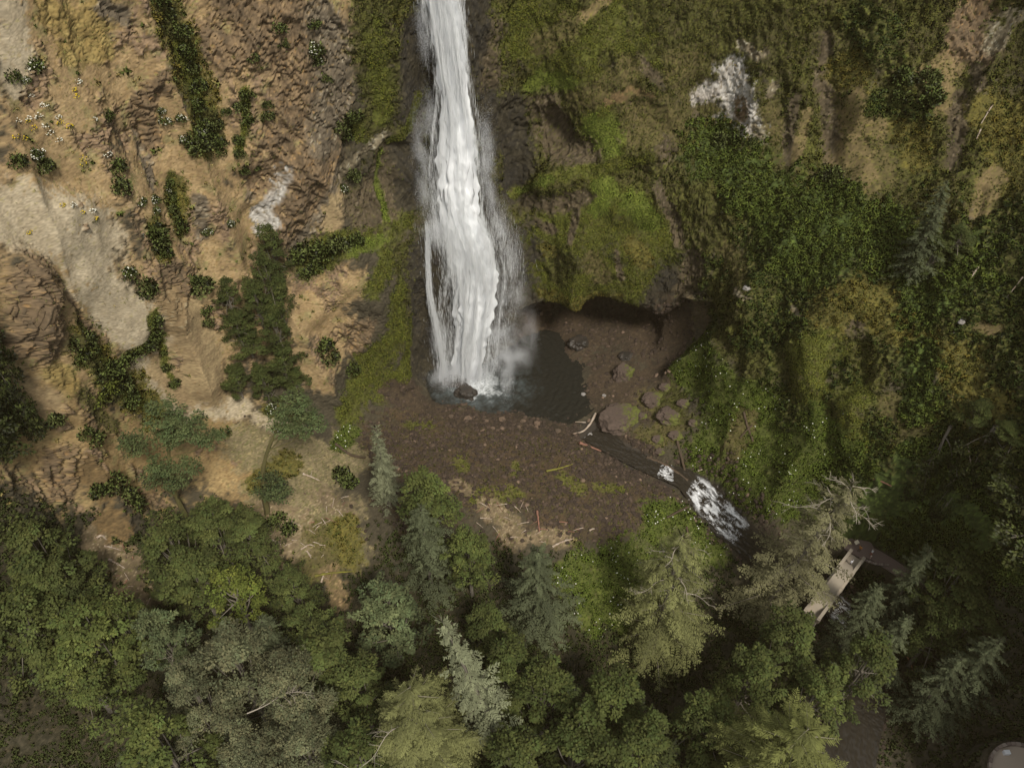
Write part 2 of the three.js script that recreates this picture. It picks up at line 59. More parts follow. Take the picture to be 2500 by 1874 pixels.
const STROKES = [
["mossrock",16.99,[-12.8,71.9,-115.9,13.4,63.2,-124.0,46.8,64.3,-120.8,74.5,67.4,-111.7]],
["mossrock",18.46,[-7.8,44.8,-116.4,22.5,39.7,-118.2,50.0,43.6,-111.2,73.5,52.7,-95.0]],
["undergrowth",15.62,[41.2,24.5,-100.7,54.6,29.5,-89.0,70.8,44.2,-81.0]],
["undergrowth",15.6,[41.7,7.1,-85.7,58.9,13.6,-75.6,68.1,30.4,-61.8]],
["forestfloor",15.59,[-65.8,26.8,-42.1,-52.9,2.8,-54.9,-21.1,-4.6,-55.1,13.9,-9.5,-57.5,59.0,-13.6,-59.5,70.2,11.5,-47.0]],
["forestfloor",14.52,[-67.6,14.7,-33.4,-32.5,-8.5,-40.0,19.7,-13.8,-41.9,70.3,0.9,-36.7]],
["tan",8.78,[-57.8,81.8,-82.4,-58.1,67.6,-73.1,-58.0,52.5,-62.3]],
["tan",10.27,[-50.4,78.6,-93.2,-52.3,65.7,-87.5,-53.8,53.0,-78.4,-55.9,36.8,-71.6]],
["tan",10.46,[-41.4,76.0,-101.9,-43.0,61.0,-97.8,-45.3,43.7,-92.2,-49.3,25.6,-83.1]],
["tan",7.8,[-31.3,74.6,-106.6,-33.0,58.3,-103.5,-36.9,39.1,-99.0,-38.9,26.8,-92.2]],
["tan",5.0,[-24.9,74.0,-109.0,-26.0,62.1,-106.6,-28.3,50.8,-104.9]],
["tan",4.49,[-31.0,28.1,-97.3,-29.1,20.9,-96.7,-31.8,16.7,-94.6]],
["orangesoil",7.35,[-58.1,37.6,-62.9,-56.9,26.3,-68.3,-52.7,16.6,-74.0]],
["orangesoil",6.51,[-48.3,14.9,-80.9,-42.9,10.1,-80.3,-39.5,8.0,-76.4]],
["pale",2.07,[-53.3,78.3,-88.3,-54.0,73.3,-86.5,-54.8,68.5,-83.6]],
["ochre",2.54,[-51.1,73.2,-90.8,-49.1,70.2,-93.3,-47.2,72.0,-95.6]],
["ochre",1.61,[-51.0,69.3,-90.4,-48.0,67.9,-93.9]],
["pale",4.33,[-55.3,57.6,-74.2,-53.9,53.8,-78.1,-52.1,49.3,-81.9]],
["pale",3.66,[-53.4,48.8,-78.7,-52.6,42.8,-79.0,-51.8,38.1,-79.9]],
["pale",2.77,[-51.8,41.2,-80.9,-51.5,35.5,-80.6]],
["pale",1.75,[-52.0,30.1,-79.5,-51.1,23.4,-80.1,-50.0,17.6,-80.2]],
["pale",2.16,[-48.5,18.9,-83.0,-43.8,14.7,-85.5]],
["pale",1.96,[-40.7,12.2,-85.8,-35.6,8.4,-86.6]],
["pale",2.07,[-49.7,31.9,-83.3,-49.8,35.1,-83.5]],
["slide",3.56,[-47.8,32.7,-86.3,-47.1,26.6,-86.1,-46.7,20.9,-85.0]],
["slide",2.32,[-50.2,26.8,-81.9,-49.2,20.6,-82.4]],
["brownrock",3.19,[-38.1,73.5,-103.3,-34.2,69.5,-104.1,-30.0,68.5,-105.3]],
["brownrock",2.74,[-39.1,66.0,-101.4,-36.3,64.3,-102.6,-32.9,64.9,-104.1]],
["brownrock",3.07,[-27.4,67.6,-106.3,-24.3,65.5,-107.2,-23.0,62.3,-107.6]],
["purplerock",1.9,[-23.7,65.4,-107.5,-23.5,60.5,-107.3,-25.4,56.3,-106.5]],
["purplerock",1.69,[-29.2,56.6,-105.0,-30.3,53.9,-104.4,-26.5,54.5,-105.9]],
["purplerock",1.56,[-26.7,57.2,-106.0,-23.1,57.2,-107.4,-24.5,53.5,-106.6]],
["purplerock",1.63,[-47.0,71.9,-95.8,-46.1,71.1,-96.6]],
["purplerock",1.3,[-43.0,63.7,-98.3,-42.2,61.8,-98.7,-42.4,59.5,-98.2]],
["brownrock",1.51,[-46.6,60.2,-94.2,-45.1,61.8,-95.9,-44.0,63.1,-97.1]],
["purplerock",0.96,[-46.8,57.7,-93.7,-46.7,54.6,-92.8,-47.0,51.3,-91.5]],
["brownrock",1.3,[-46.1,59.4,-94.7,-45.9,55.8,-94.2]],
["brownrock",4.15,[-28.0,48.6,-104.9,-31.5,42.3,-102.7,-33.7,36.2,-100.7]],
["purplerock",1.13,[-25.7,45.2,-105.7,-29.5,38.7,-103.3,-33.3,34.6,-100.6]],
["slide",1.42,[-26.9,40.9,-104.9,-28.0,36.9,-103.5]],
["brownrock",1.33,[-33.3,49.9,-102.6,-34.8,46.3,-101.2]],
["white",0.88,[-33.0,47.7,-102.5,-33.9,44.6,-101.4,-35.8,42.3,-100.1,-37.1,40.4,-98.8]],
["white",1.03,[-36.6,41.2,-99.4,-35.5,40.1,-99.9,-37.2,38.9,-98.6]],
["purplerock",0.93,[-36.3,46.1,-100.2,-37.4,44.4,-99.2]],
["purplerock",0.91,[-43.3,47.0,-95.1,-43.6,41.9,-93.7]],
["brownrock",2.57,[-48.2,37.3,-86.9,-46.9,38.2,-88.9,-48.0,40.7,-87.6]],
["brownrock",3.2,[-55.5,51.8,-71.1,-55.8,47.9,-69.3,-56.0,43.5,-70.2]],
["brownrock",2.13,[-56.9,46.3,-66.3,-56.1,45.0,-69.4]],
["ochre",1.72,[-56.6,39.4,-68.9,-56.2,35.9,-70.0]],
["brownrock",1.82,[-56.0,33.1,-71.1,-56.0,28.0,-70.9]],
["slide",2.14,[-58.5,45.9,-60.8,-57.6,40.5,-64.7,-57.5,36.2,-66.5]],
["brownrock",2.38,[-58.1,27.9,-63.9,-58.0,24.8,-63.3]],
["rust",1.87,[-56.2,19.3,-66.0,-57.3,24.9,-66.3]],
["grassy",4.39,[-41.8,10.3,-82.0,-37.2,8.0,-79.2,-37.9,7.5,-75.0]],
["grassy",3.5,[-35.3,7.7,-84.3,-30.9,5.6,-83.1]],
["grassy",4.36,[-31.5,6.0,-78.0,-33.5,6.3,-73.2,-27.8,4.8,-72.5]],
["shale",2.21,[-48.7,33.7,-85.1,-48.5,36.4,-86.0]],
["ochremoss",2.36,[-42.2,72.9,-100.4,-41.7,66.6,-99.8,-41.0,59.1,-99.2,-41.5,53.8,-98.0]],
["ochremoss",1.51,[-44.9,49.9,-93.9,-45.6,43.9,-91.8]],
["ochremoss",1.61,[-48.1,47.4,-88.8,-48.0,43.4,-88.2]],
["ochremoss",2.74,[-54.9,41.2,-73.6,-54.1,32.4,-75.2,-52.2,22.0,-78.2]],
["mossdark",1.36,[-42.2,72.9,-100.4,-41.8,68.8,-99.9,-41.4,65.5,-99.7]],
["moss",1.03,[-41.3,65.4,-99.8,-41.1,61.4,-99.5,-41.1,56.7,-98.8,-42.0,53.9,-97.7]],
["mossdark",0.87,[-40.1,57.0,-99.5,-40.1,53.3,-99.0]],
["moss",0.63,[-44.9,51.1,-94.2,-45.4,47.0,-92.8,-45.5,43.1,-91.8]],
["moss",0.57,[-35.9,59.5,-102.3,-36.4,55.3,-101.5,-38.0,51.3,-100.1]],
["moss",0.89,[-54.4,41.7,-74.9,-54.2,36.0,-75.0,-53.9,30.1,-75.8,-53.0,24.8,-77.4,-50.3,18.3,-80.2]],
["mossdark",1.32,[-55.0,41.4,-72.6,-54.9,35.5,-73.8,-54.4,29.4,-74.8]],
["moss",1.02,[-50.1,36.4,-83.0,-50.2,32.6,-82.5,-52.2,32.7,-79.0]],
["moss",0.47,[-49.6,32.5,-83.5,-50.0,26.5,-82.2,-49.9,23.8,-82.1]],
["brownmoss",1.24,[-56.1,34.1,-71.0,-55.8,27.9,-71.8,-55.2,25.1,-72.7]],
["brownrock",0.39,[-54.8,52.3,-73.8,-54.4,46.3,-74.6,-53.9,40.1,-75.8]],
["ochremoss",1.21,[-40.1,13.0,-87.1,-35.8,9.7,-88.6]],
["brownrock",3.74,[-30.1,68.0,-105.3,-28.6,60.6,-105.6,-30.1,55.1,-104.7]],
["purplerock",2.8,[-24.7,66.7,-107.2,-24.5,60.0,-107.0,-27.1,50.6,-105.4]],
["brownrock",3.02,[-36.1,47.4,-100.5,-33.0,51.8,-103.0]],
["tan",4.01,[-34.1,24.7,-94.7,-31.7,27.7,-96.8,-26.7,29.3,-99.3]],
["tan",2.72,[-29.6,17.4,-96.1,-30.9,23.4,-96.1]],
["brownrock",1.85,[-27.8,20.3,-97.4,-24.3,20.3,-99.8,-26.2,16.4,-98.3]],
["tan",1.85,[-31.7,11.9,-94.0,-33.9,16.2,-93.0]],
["moss",2.5,[-32.2,32.1,-99.8,-26.4,34.6,-102.4,-21.2,34.0,-106.5,-18.1,34.3,-109.3]],
["mossbright",1.47,[-25.1,33.8,-102.3,-21.2,32.9,-105.5]],
["moss",2.25,[-20.7,30.1,-104.3,-22.9,26.9,-101.2]],
["mossdark",3.63,[-17.3,29.4,-108.0,-17.9,21.0,-106.2,-19.9,14.7,-103.8]],
["moss",3.56,[-22.1,14.6,-101.5,-25.7,8.5,-98.6,-28.6,4.9,-95.2]],
["moss",2.69,[-19.9,22.7,-104.1,-20.6,15.2,-103.2]],
["moss",2.51,[-17.0,14.8,-107.4,-19.9,6.7,-104.0,-23.2,3.7,-99.8]],
["darkrock",3.92,[-18.0,45.0,-111.6,-20.2,39.0,-109.4,-23.0,37.3,-106.7]],
["wetrock",2.81,[-14.1,62.9,-114.2,-14.9,53.7,-113.6,-16.1,46.7,-112.8,-16.2,37.3,-112.1]],
["mossdark",2.87,[-19.5,66.9,-109.9,-19.7,60.7,-109.9,-19.9,54.0,-109.9,-21.4,51.1,-108.5]],
["moss",1.7,[-19.3,64.4,-110.1,-19.3,58.5,-110.4,-19.4,52.3,-110.5]],
["greyrock",0.9,[-25.0,45.0,-106.0,-21.9,46.9,-108.1,-19.4,48.6,-110.5]],
["mossbright",0.58,[-19.7,45.7,-110.3,-20.3,40.6,-109.5,-20.3,35.5,-108.1]],
["moss",0.98,[-18.1,47.3,-111.5,-15.2,50.2,-113.4,-14.0,52.4,-113.9]],
["moss",1.09,[-22.3,51.5,-107.8,-22.3,49.3,-107.8]],
["wetrock",4.48,[-9.2,71.5,-117.2,-8.9,52.5,-116.1,-9.1,32.5,-115.6,-9.2,9.3,-112.5]],
["wetrock",3.4,[-5.0,65.1,-118.6,-3.4,47.1,-119.6,-3.7,26.8,-117.1,-4.0,10.2,-114.2]],
["wetrock",3.34,[-15.3,28.1,-109.8,-16.0,12.7,-108.6,-15.6,1.1,-108.5]],
["wetrock",3.66,[-0.5,46.0,-123.5,0.3,37.2,-124.2,-0.1,32.0,-123.8]],
["wetrock",3.02,[2.0,24.6,-117.4,2.9,17.3,-116.2]],
["darkrock",2.83,[-2.6,53.4,-120.6,-1.8,60.1,-121.4]],
["moss",5.73,[3.1,60.7,-123.6,6.8,55.5,-122.6,12.0,51.1,-120.8]],
["moss",4.93,[15.7,59.6,-122.7,22.3,57.5,-122.8,23.4,60.7,-123.6]],
["mossbright",1.92,[3.3,49.8,-123.7,8.4,51.4,-121.9]],
["moss",3.76,[13.7,47.3,-120.7,15.5,43.5,-120.3]],
["mossbright",2.73,[13.9,44.9,-120.8,16.1,44.8,-120.2,14.7,42.3,-120.4]],
["darkrock",3.25,[5.6,45.9,-123.6,7.4,41.1,-123.4,12.7,38.8,-119.9]],
["darkrock",1.55,[9.6,41.7,-122.2,12.7,39.1,-120.1]],
["darkrock",3.75,[21.9,46.2,-119.7,24.4,43.4,-119.0]],
["rust",1.25,[15.0,49.7,-120.3,18.6,50.5,-120.5,21.6,49.4,-120.5]],
["brownmoss",2.98,[19.6,47.6,-120.1,22.6,46.9,-120.0,22.1,44.1,-119.3]],
["tanmoss",0.83,[14.1,63.2,-124.0,10.8,61.1,-123.3]],
["moss",1.26,[0.5,30.9,-123.4,5.9,34.9,-120.3,14.3,37.9,-119.1,22.4,41.1,-118.6]],
["mossbright",0.81,[1.2,31.2,-123.4,7.4,35.5,-119.7]],
["moss",6.41,[9.2,27.8,-115.6,17.0,30.7,-115.5,23.7,26.5,-114.7]],
["moss",5.86,[7.9,17.6,-114.4,15.3,18.5,-113.3,23.8,18.7,-114.4]],
["mossbright",2.04,[16.0,35.6,-117.9,14.5,32.6,-116.8]],
["mossbright",2.37,[20.7,33.0,-116.2,23.3,30.7,-115.6]],
["ochremoss",1.64,[5.3,23.7,-115.9,8.5,22.7,-114.6]],
["ochremoss",1.89,[5.5,14.0,-115.0,13.2,13.3,-114.5,19.1,14.3,-113.9]],
["darkrock",1.76,[2.8,30.8,-121.2,6.7,31.9,-118.0,12.1,33.6,-117.4]],
["darkrock",1.1,[24.3,36.7,-117.4,27.0,32.6,-115.5,29.1,27.3,-113.6]],
["mossdark",2.54,[27.9,18.9,-114.1,30.3,13.2,-113.2]],
["wetrock",4.24,[27.8,14.3,-114.6,28.0,17.9,-114.1]],
["darkrock",0.72,[11.4,32.5,-117.1,10.2,26.4,-114.9]],
["darkrock",0.65,[18.1,25.3,-113.6,19.6,19.5,-113.3]],
["brownmoss",1.97,[13.4,23.4,-113.6,16.1,19.6,-113.3]],
["brownmoss",2.13,[4.6,56.7,-123.1,8.0,59.5,-123.0]],
["darkrock",1.15,[19.6,55.1,-121.7,22.8,52.3,-121.4]],
["brownmoss",2.2,[10.0,48.1,-121.5,17.6,53.9,-121.2]],
["mossdark",2.48,[10.1,23.1,-114.1,7.9,18.6,-114.6]],
["darkrock",0.97,[4.4,28.4,-117.6,6.8,27.4,-116.2]],
["ochremoss",1.62,[23.3,23.0,-114.2,20.3,27.0,-114.0]],
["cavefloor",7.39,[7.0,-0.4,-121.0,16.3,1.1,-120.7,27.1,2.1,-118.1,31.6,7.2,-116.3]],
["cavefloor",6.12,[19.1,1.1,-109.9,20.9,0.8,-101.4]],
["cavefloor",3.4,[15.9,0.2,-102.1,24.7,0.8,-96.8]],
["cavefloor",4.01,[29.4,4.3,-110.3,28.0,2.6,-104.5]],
["mossdark",7.82,[26.3,60.6,-123.9,36.1,59.7,-122.6,31.6,52.7,-122.3]],
["brownmoss",4.46,[27.3,52.1,-122.0,31.9,45.1,-120.3,26.4,46.8,-120.3]],
["white",2.95,[34.9,52.1,-121.7,36.3,48.9,-120.7,37.8,45.3,-119.3]],
["white",1.77,[30.6,49.4,-121.6,33.4,50.7,-121.7]],
["white",1.5,[33.7,45.5,-120.3,36.3,45.1,-119.6]],
["greyrock",1.34,[39.7,45.8,-118.9,40.6,44.1,-117.8]],
["darkrock",1.35,[30.3,45.9,-120.5,31.9,45.1,-120.3]],
["brownrock",1.04,[36.7,48.9,-120.6,36.8,46.9,-120.1]],
["greyrock",0.85,[35.1,57.4,-122.3,37.9,56.3,-121.4,38.8,56.8,-121.1]],
["greyrock",0.87,[40.5,51.0,-119.5,40.9,52.4,-119.7]],
["brownmoss",1.91,[41.2,49.0,-118.9,43.3,44.5,-117.0]],
["darkrock",1.17,[44.1,50.9,-118.1,44.2,45.3,-117.0,44.4,42.3,-113.5]],
["tanmoss",0.95,[46.2,49.1,-117.1,45.9,45.0,-116.0,44.7,41.7,-112.4]],
["darkrock",1.56,[46.8,59.0,-119.1,48.0,52.3,-116.6,50.2,46.0,-114.1,50.2,42.8,-109.8]],
["undergrowth",3.39,[51.6,61.9,-118.5,54.0,59.2,-116.8]],
["ochremoss",2.78,[50.1,56.4,-117.1,52.5,53.7,-115.2]],
["tanmoss",3.24,[52.4,51.1,-114.5,54.7,48.4,-112.5]],
["tanmoss",3.26,[53.0,44.8,-110.5,54.6,44.0,-107.8,53.2,42.0,-105.9]],
["brownmoss",1.4,[56.1,45.3,-108.3,56.7,43.8,-105.4]],
["undergrowth",2.06,[55.0,52.6,-113.6,60.3,52.2,-110.6]],
["ochremoss",2.48,[59.1,49.1,-109.7,60.1,47.4,-107.1]],
["tanmoss",2.27,[63.3,58.9,-112.7,61.3,56.9,-112.6,62.7,54.5,-110.2]],
["brownrock",2.62,[65.5,64.8,-115.9,64.1,61.6,-114.1,66.9,60.5,-111.9]],
["greyrock",1.69,[68.4,63.1,-113.4,69.6,64.3,-113.7,67.9,61.2,-111.9]],
["tanmoss",1.34,[63.9,53.7,-109.0,64.8,52.4,-107.4]],
["darkrock",1.34,[64.5,55.0,-109.3,64.6,51.4,-106.6,64.0,47.9,-103.5]],
["darkrock",1.05,[66.0,58.4,-110.8,67.0,55.1,-107.5]],
["darkrock",0.91,[65.6,44.8,-96.2,64.5,41.7,-92.8]],
["ochremoss",3.23,[68.2,55.0,-106.4,70.3,52.6,-101.4,68.9,49.1,-97.7]],
["tanmoss",1.56,[67.8,48.4,-98.8,66.0,45.0,-95.9]],
["leafy",5.24,[32.9,41.4,-118.1,37.1,39.5,-114.2,42.3,37.5,-109.1]],
["leafy",5.68,[44.8,37.7,-107.3,51.2,38.3,-102.6,55.0,37.7,-98.6]],
["leafy",4.34,[43.7,32.5,-103.5,49.3,34.0,-99.0]],
["mossdark",2.78,[31.8,35.2,-114.2,34.6,29.2,-110.8]],
["brownmoss",3.08,[37.4,27.7,-107.7,39.4,24.9,-103.7]],
["darkrock",2.16,[31.6,24.7,-111.8,31.3,16.4,-112.0,33.5,11.9,-110.9]],
["mossrock",3.94,[36.1,20.8,-106.5,38.5,20.3,-102.2]],
["greyrock",0.69,[38.9,24.4,-104.5,40.7,24.5,-101.9]],
["greyrock",0.73,[44.7,26.1,-96.9,45.5,25.8,-95.6]],
["ochremoss",4.16,[49.2,28.0,-92.9,52.0,30.7,-92.9,58.5,31.5,-86.8]],
["ochremoss",3.89,[60.1,30.0,-82.4,62.3,30.3,-78.4]],
["ochremoss",2.5,[64.5,29.4,-72.2,63.9,25.6,-71.4]],
["darkrock",1.39,[52.0,27.8,-90.0,52.9,25.7,-87.1,53.3,23.4,-84.5]],
["mossrock",2.77,[52.5,25.5,-87.3,54.6,23.7,-83.2]],
["tanmoss",0.88,[64.1,35.4,-81.7,65.3,36.3,-80.2]],
["tanmoss",0.61,[57.6,19.9,-77.3,57.6,21.3,-77.9]],
["brownmoss",2.43,[56.0,22.2,-79.9,59.2,23.9,-77.3,58.5,17.7,-76.6]],
["leafy",4.61,[60.1,34.3,-88.5,61.9,38.8,-92.4,64.4,40.3,-90.3]],
["leafy",4.05,[60.4,16.5,-74.9,63.8,16.5,-71.4]],
["leafy",3.05,[59.2,28.5,-82.1,58.8,24.5,-78.6]],
["moss",4.36,[47.3,22.5,-90.6,46.2,18.6,-88.3]],
["moss",3.25,[52.1,19.7,-82.2,51.8,13.8,-80.0]],
["mossdark",1.44,[49.5,17.6,-83.3,49.8,12.8,-80.9]],
["meadow",5.58,[32.7,9.0,-102.8,36.1,9.0,-94.6,41.0,9.7,-88.6]],
["meadow",6.1,[36.1,3.3,-89.1,43.7,6.3,-83.5,49.2,11.4,-81.1]],
["meadow",5.38,[40.3,-0.2,-82.8,47.3,-0.5,-79.2,52.0,3.6,-78.0]],
["mossdark",1.87,[36.4,15.2,-102.0,38.4,15.1,-96.3,40.7,16.3,-93.9]],
["mossdark",1.04,[43.5,19.3,-92.9,44.1,16.5,-89.4]],
["brownmoss",2.04,[39.3,8.3,-89.9,38.1,3.8,-87.6]],
["leafy",6.22,[56.2,7.7,-76.6,63.7,7.1,-72.6,66.3,17.3,-64.3]],
["leafy",4.76,[65.8,-2.6,-70.6,67.8,5.0,-63.3,67.3,16.6,-58.8]],
["leafy",3.75,[57.0,-0.6,-75.5,61.3,0.6,-73.8]],
["brownmoss",3.33,[26.7,1.6,-100.7,28.3,1.5,-93.9,24.3,0.2,-92.9]],
["mossdark",2.17,[28.3,2.6,-100.9,30.0,2.7,-95.1]],
["talus",8.87,[-18.2,1.9,-90.3,-8.7,1.7,-92.6,1.1,1.6,-90.5,11.4,1.6,-86.3]],
["talus",8.37,[-11.8,4.0,-79.5,-0.5,3.4,-80.0,10.9,2.3,-78.9,19.6,0.4,-80.4]],
["talus",4.48,[6.9,1.9,-72.8,15.9,0.7,-73.7,20.9,0.1,-77.7]],
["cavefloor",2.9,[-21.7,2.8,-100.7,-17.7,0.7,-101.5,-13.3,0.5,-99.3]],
["talusdark",3.55,[19.1,0.1,-90.8,23.7,-1.5,-86.8,17.8,0.3,-85.4]],
["talusdark",3.0,[-8.9,0.8,-96.2,1.2,0.3,-96.6,9.4,0.6,-93.6]],
["grassy",2.65,[-28.8,4.1,-87.4,-26.7,3.9,-83.5]],
["meadow",1.59,[-27.8,3.5,-91.0,-29.5,4.4,-87.1]],
["mosspatch",1.24,[-18.3,1.4,-94.5,-14.9,1.6,-94.1]],
["mosspatch",1.93,[-5.6,4.2,-76.1,0.3,3.5,-77.5]],
["mosspatch",1.38,[8.4,2.4,-81.7,11.0,2.2,-79.4]],
["mosspatch",1.23,[14.5,1.7,-80.3,18.1,0.7,-80.6]],
["mosspatch",1.24,[-9.0,3.2,-85.0,-8.2,3.4,-82.8]],
["mosspatch",0.7,[0.7,2.8,-84.4,0.3,3.1,-81.6]],
["mosspatch",1.29,[21.3,-0.4,-88.0,20.4,-0.3,-86.9]],
["litter",2.18,[-4.1,4.0,-74.4,-0.4,3.0,-72.5,0.3,1.6,-70.0]],
["litter",1.2,[-7.1,4.2,-77.5,-9.5,4.0,-79.5]],
["litter",1.6,[3.9,1.4,-70.6,8.3,0.8,-70.5]],
["meadow",4.44,[11.2,-2.6,-66.4,18.8,-3.0,-69.1,24.4,-3.4,-72.0]],
["meadow",3.07,[24.0,-1.2,-76.8,29.0,-3.3,-77.4,33.2,-5.6,-72.6]],
["meadow",4.4,[13.4,-5.7,-63.3,21.7,-7.2,-64.9]],
["litter",3.1,[-36.4,5.0,-69.0,-32.8,3.1,-66.9]],
["litter",2.18,[-26.6,4.7,-73.5,-29.7,5.5,-75.6]],
["grassy",3.27,[-29.5,3.0,-67.8,-24.6,2.2,-67.5]],
["brownmoss",2.55,[-29.6,4.0,-69.6,-25.9,2.1,-66.8,-29.9,1.5,-64.7]],
["ochremoss",2.2,[-36.0,7.8,-80.3,-39.5,8.0,-76.4]],
["ochremoss",2.42,[-26.2,3.9,-70.6,-24.5,2.0,-66.8]],
["litterorange",1.82,[-26.3,-0.9,-61.4,-27.7,0.9,-64.3]],
["litter",2.85,[-57.4,14.9,-61.4,-55.4,9.5,-61.2,-53.7,5.3,-57.8]],
["rust",2.19,[-55.5,13.7,-63.8,-56.0,15.9,-63.8]],
["litter",1.71,[-38.8,6.7,-72.0,-32.5,5.4,-71.2]],
["litter",1.3,[-55.0,7.7,-60.1,-56.6,11.3,-60.8]],
["forestfloor",4.27,[59.2,-16.1,-48.8,63.9,-13.9,-52.1]]
];
const RELIEF = [
["g",1.53,[-42.1,73.4,-100.6,-41.8,68.3,-99.9,-41.3,63.8,-99.6,-41.1,59.7,-99.2,-41.3,55.0,-98.3]],
["g",1.01,[-45.0,50.6,-93.9,-45.4,47.0,-92.8,-45.5,43.1,-91.8]],
["g",0.84,[-46.8,57.7,-93.7,-46.7,54.6,-92.8,-47.0,51.3,-91.5]],
["b",3.13,[-38.0,64.1,-101.8,-36.9,55.5,-101.3,-37.4,49.8,-100.1]],
["b",2.75,[-28.6,48.8,-104.7,-32.1,42.5,-102.4,-34.9,36.7,-100.1]],
["g",2.4,[-38.0,41.1,-98.4,-38.9,33.1,-95.6,-40.8,26.1,-90.8,-40.1,18.0,-89.0]],
["g",1.14,[-54.4,42.5,-74.8,-53.3,32.8,-76.7,-50.5,18.3,-79.7]],
["g",0.93,[-49.6,32.5,-83.5,-50.1,26.5,-82.2]],
["b",4.16,[-53.1,53.2,-81.0,-51.9,42.7,-81.0,-51.2,35.7,-80.8]],
["b",3.15,[-47.8,32.7,-86.3,-47.1,26.6,-86.1,-46.6,21.5,-85.4]],
["b",3.7,[-55.3,51.5,-71.5,-56.0,46.8,-69.7]],
["g",1.37,[-23.2,51.8,-107.2,-25.6,42.9,-105.6]],
["g",2.89,[-18.3,45.1,-111.4,-21.6,38.2,-108.0]],
["b",2.93,[-28.2,28.9,-98.7,-31.3,25.3,-96.2]],
["g",2.38,[-0.5,45.2,-123.4,0.3,31.9,-124.0]],
["b",3.11,[5.9,35.0,-120.4,14.3,38.2,-119.3,22.3,41.9,-118.7]],
["g",2.78,[7.3,43.5,-123.5,12.7,40.1,-120.5]],
["g",2.68,[21.1,47.6,-120.1,23.5,44.8,-119.4]],
["g",1.45,[42.6,52.0,-118.8,44.4,42.3,-113.5]],
["g",1.69,[46.5,60.8,-119.7,48.4,52.3,-116.6,49.9,43.2,-110.5]],
["b",2.18,[46.0,49.8,-117.1,45.3,42.1,-112.5]],
["b",3.51,[52.9,51.2,-114.3,53.8,42.6,-106.1]],
["g",1.6,[64.5,55.5,-109.7,64.0,47.5,-103.0]],
["g",1.18,[66.0,46.2,-97.7,64.5,41.7,-92.8]],
["g",2.98,[29.8,49.9,-121.7,32.0,44.5,-120.0]],
["b",2.5,[38.7,52.0,-120.5,41.3,44.2,-117.6]],
["g",2.15,[31.6,24.7,-111.8,31.3,16.4,-112.0,34.1,12.7,-109.9]],
["g",1.89,[36.4,15.6,-102.7,38.4,14.6,-95.7]],
["g",1.64,[43.6,20.4,-94.0,44.1,16.5,-89.4]],
["b",2.91,[46.7,23.8,-92.4,46.5,18.2,-87.7]],
["g",1.39,[52.0,28.3,-90.5,53.1,23.3,-84.6]],
["g",1.58,[49.2,17.5,-83.3,49.8,12.8,-80.9]],
["b",2.55,[52.1,19.2,-81.8,52.5,13.2,-79.5]],
["b",3.92,[18.4,32.9,-116.4,24.5,34.5,-116.7]],
["g",1.1,[25.1,36.8,-117.2,29.4,27.3,-113.5]],
["b",4.59,[39.4,26.2,-104.6,40.7,22.2,-99.9]],
["g",2.27,[-15.1,38.5,-113.0,-15.7,33.5,-111.3]]
];
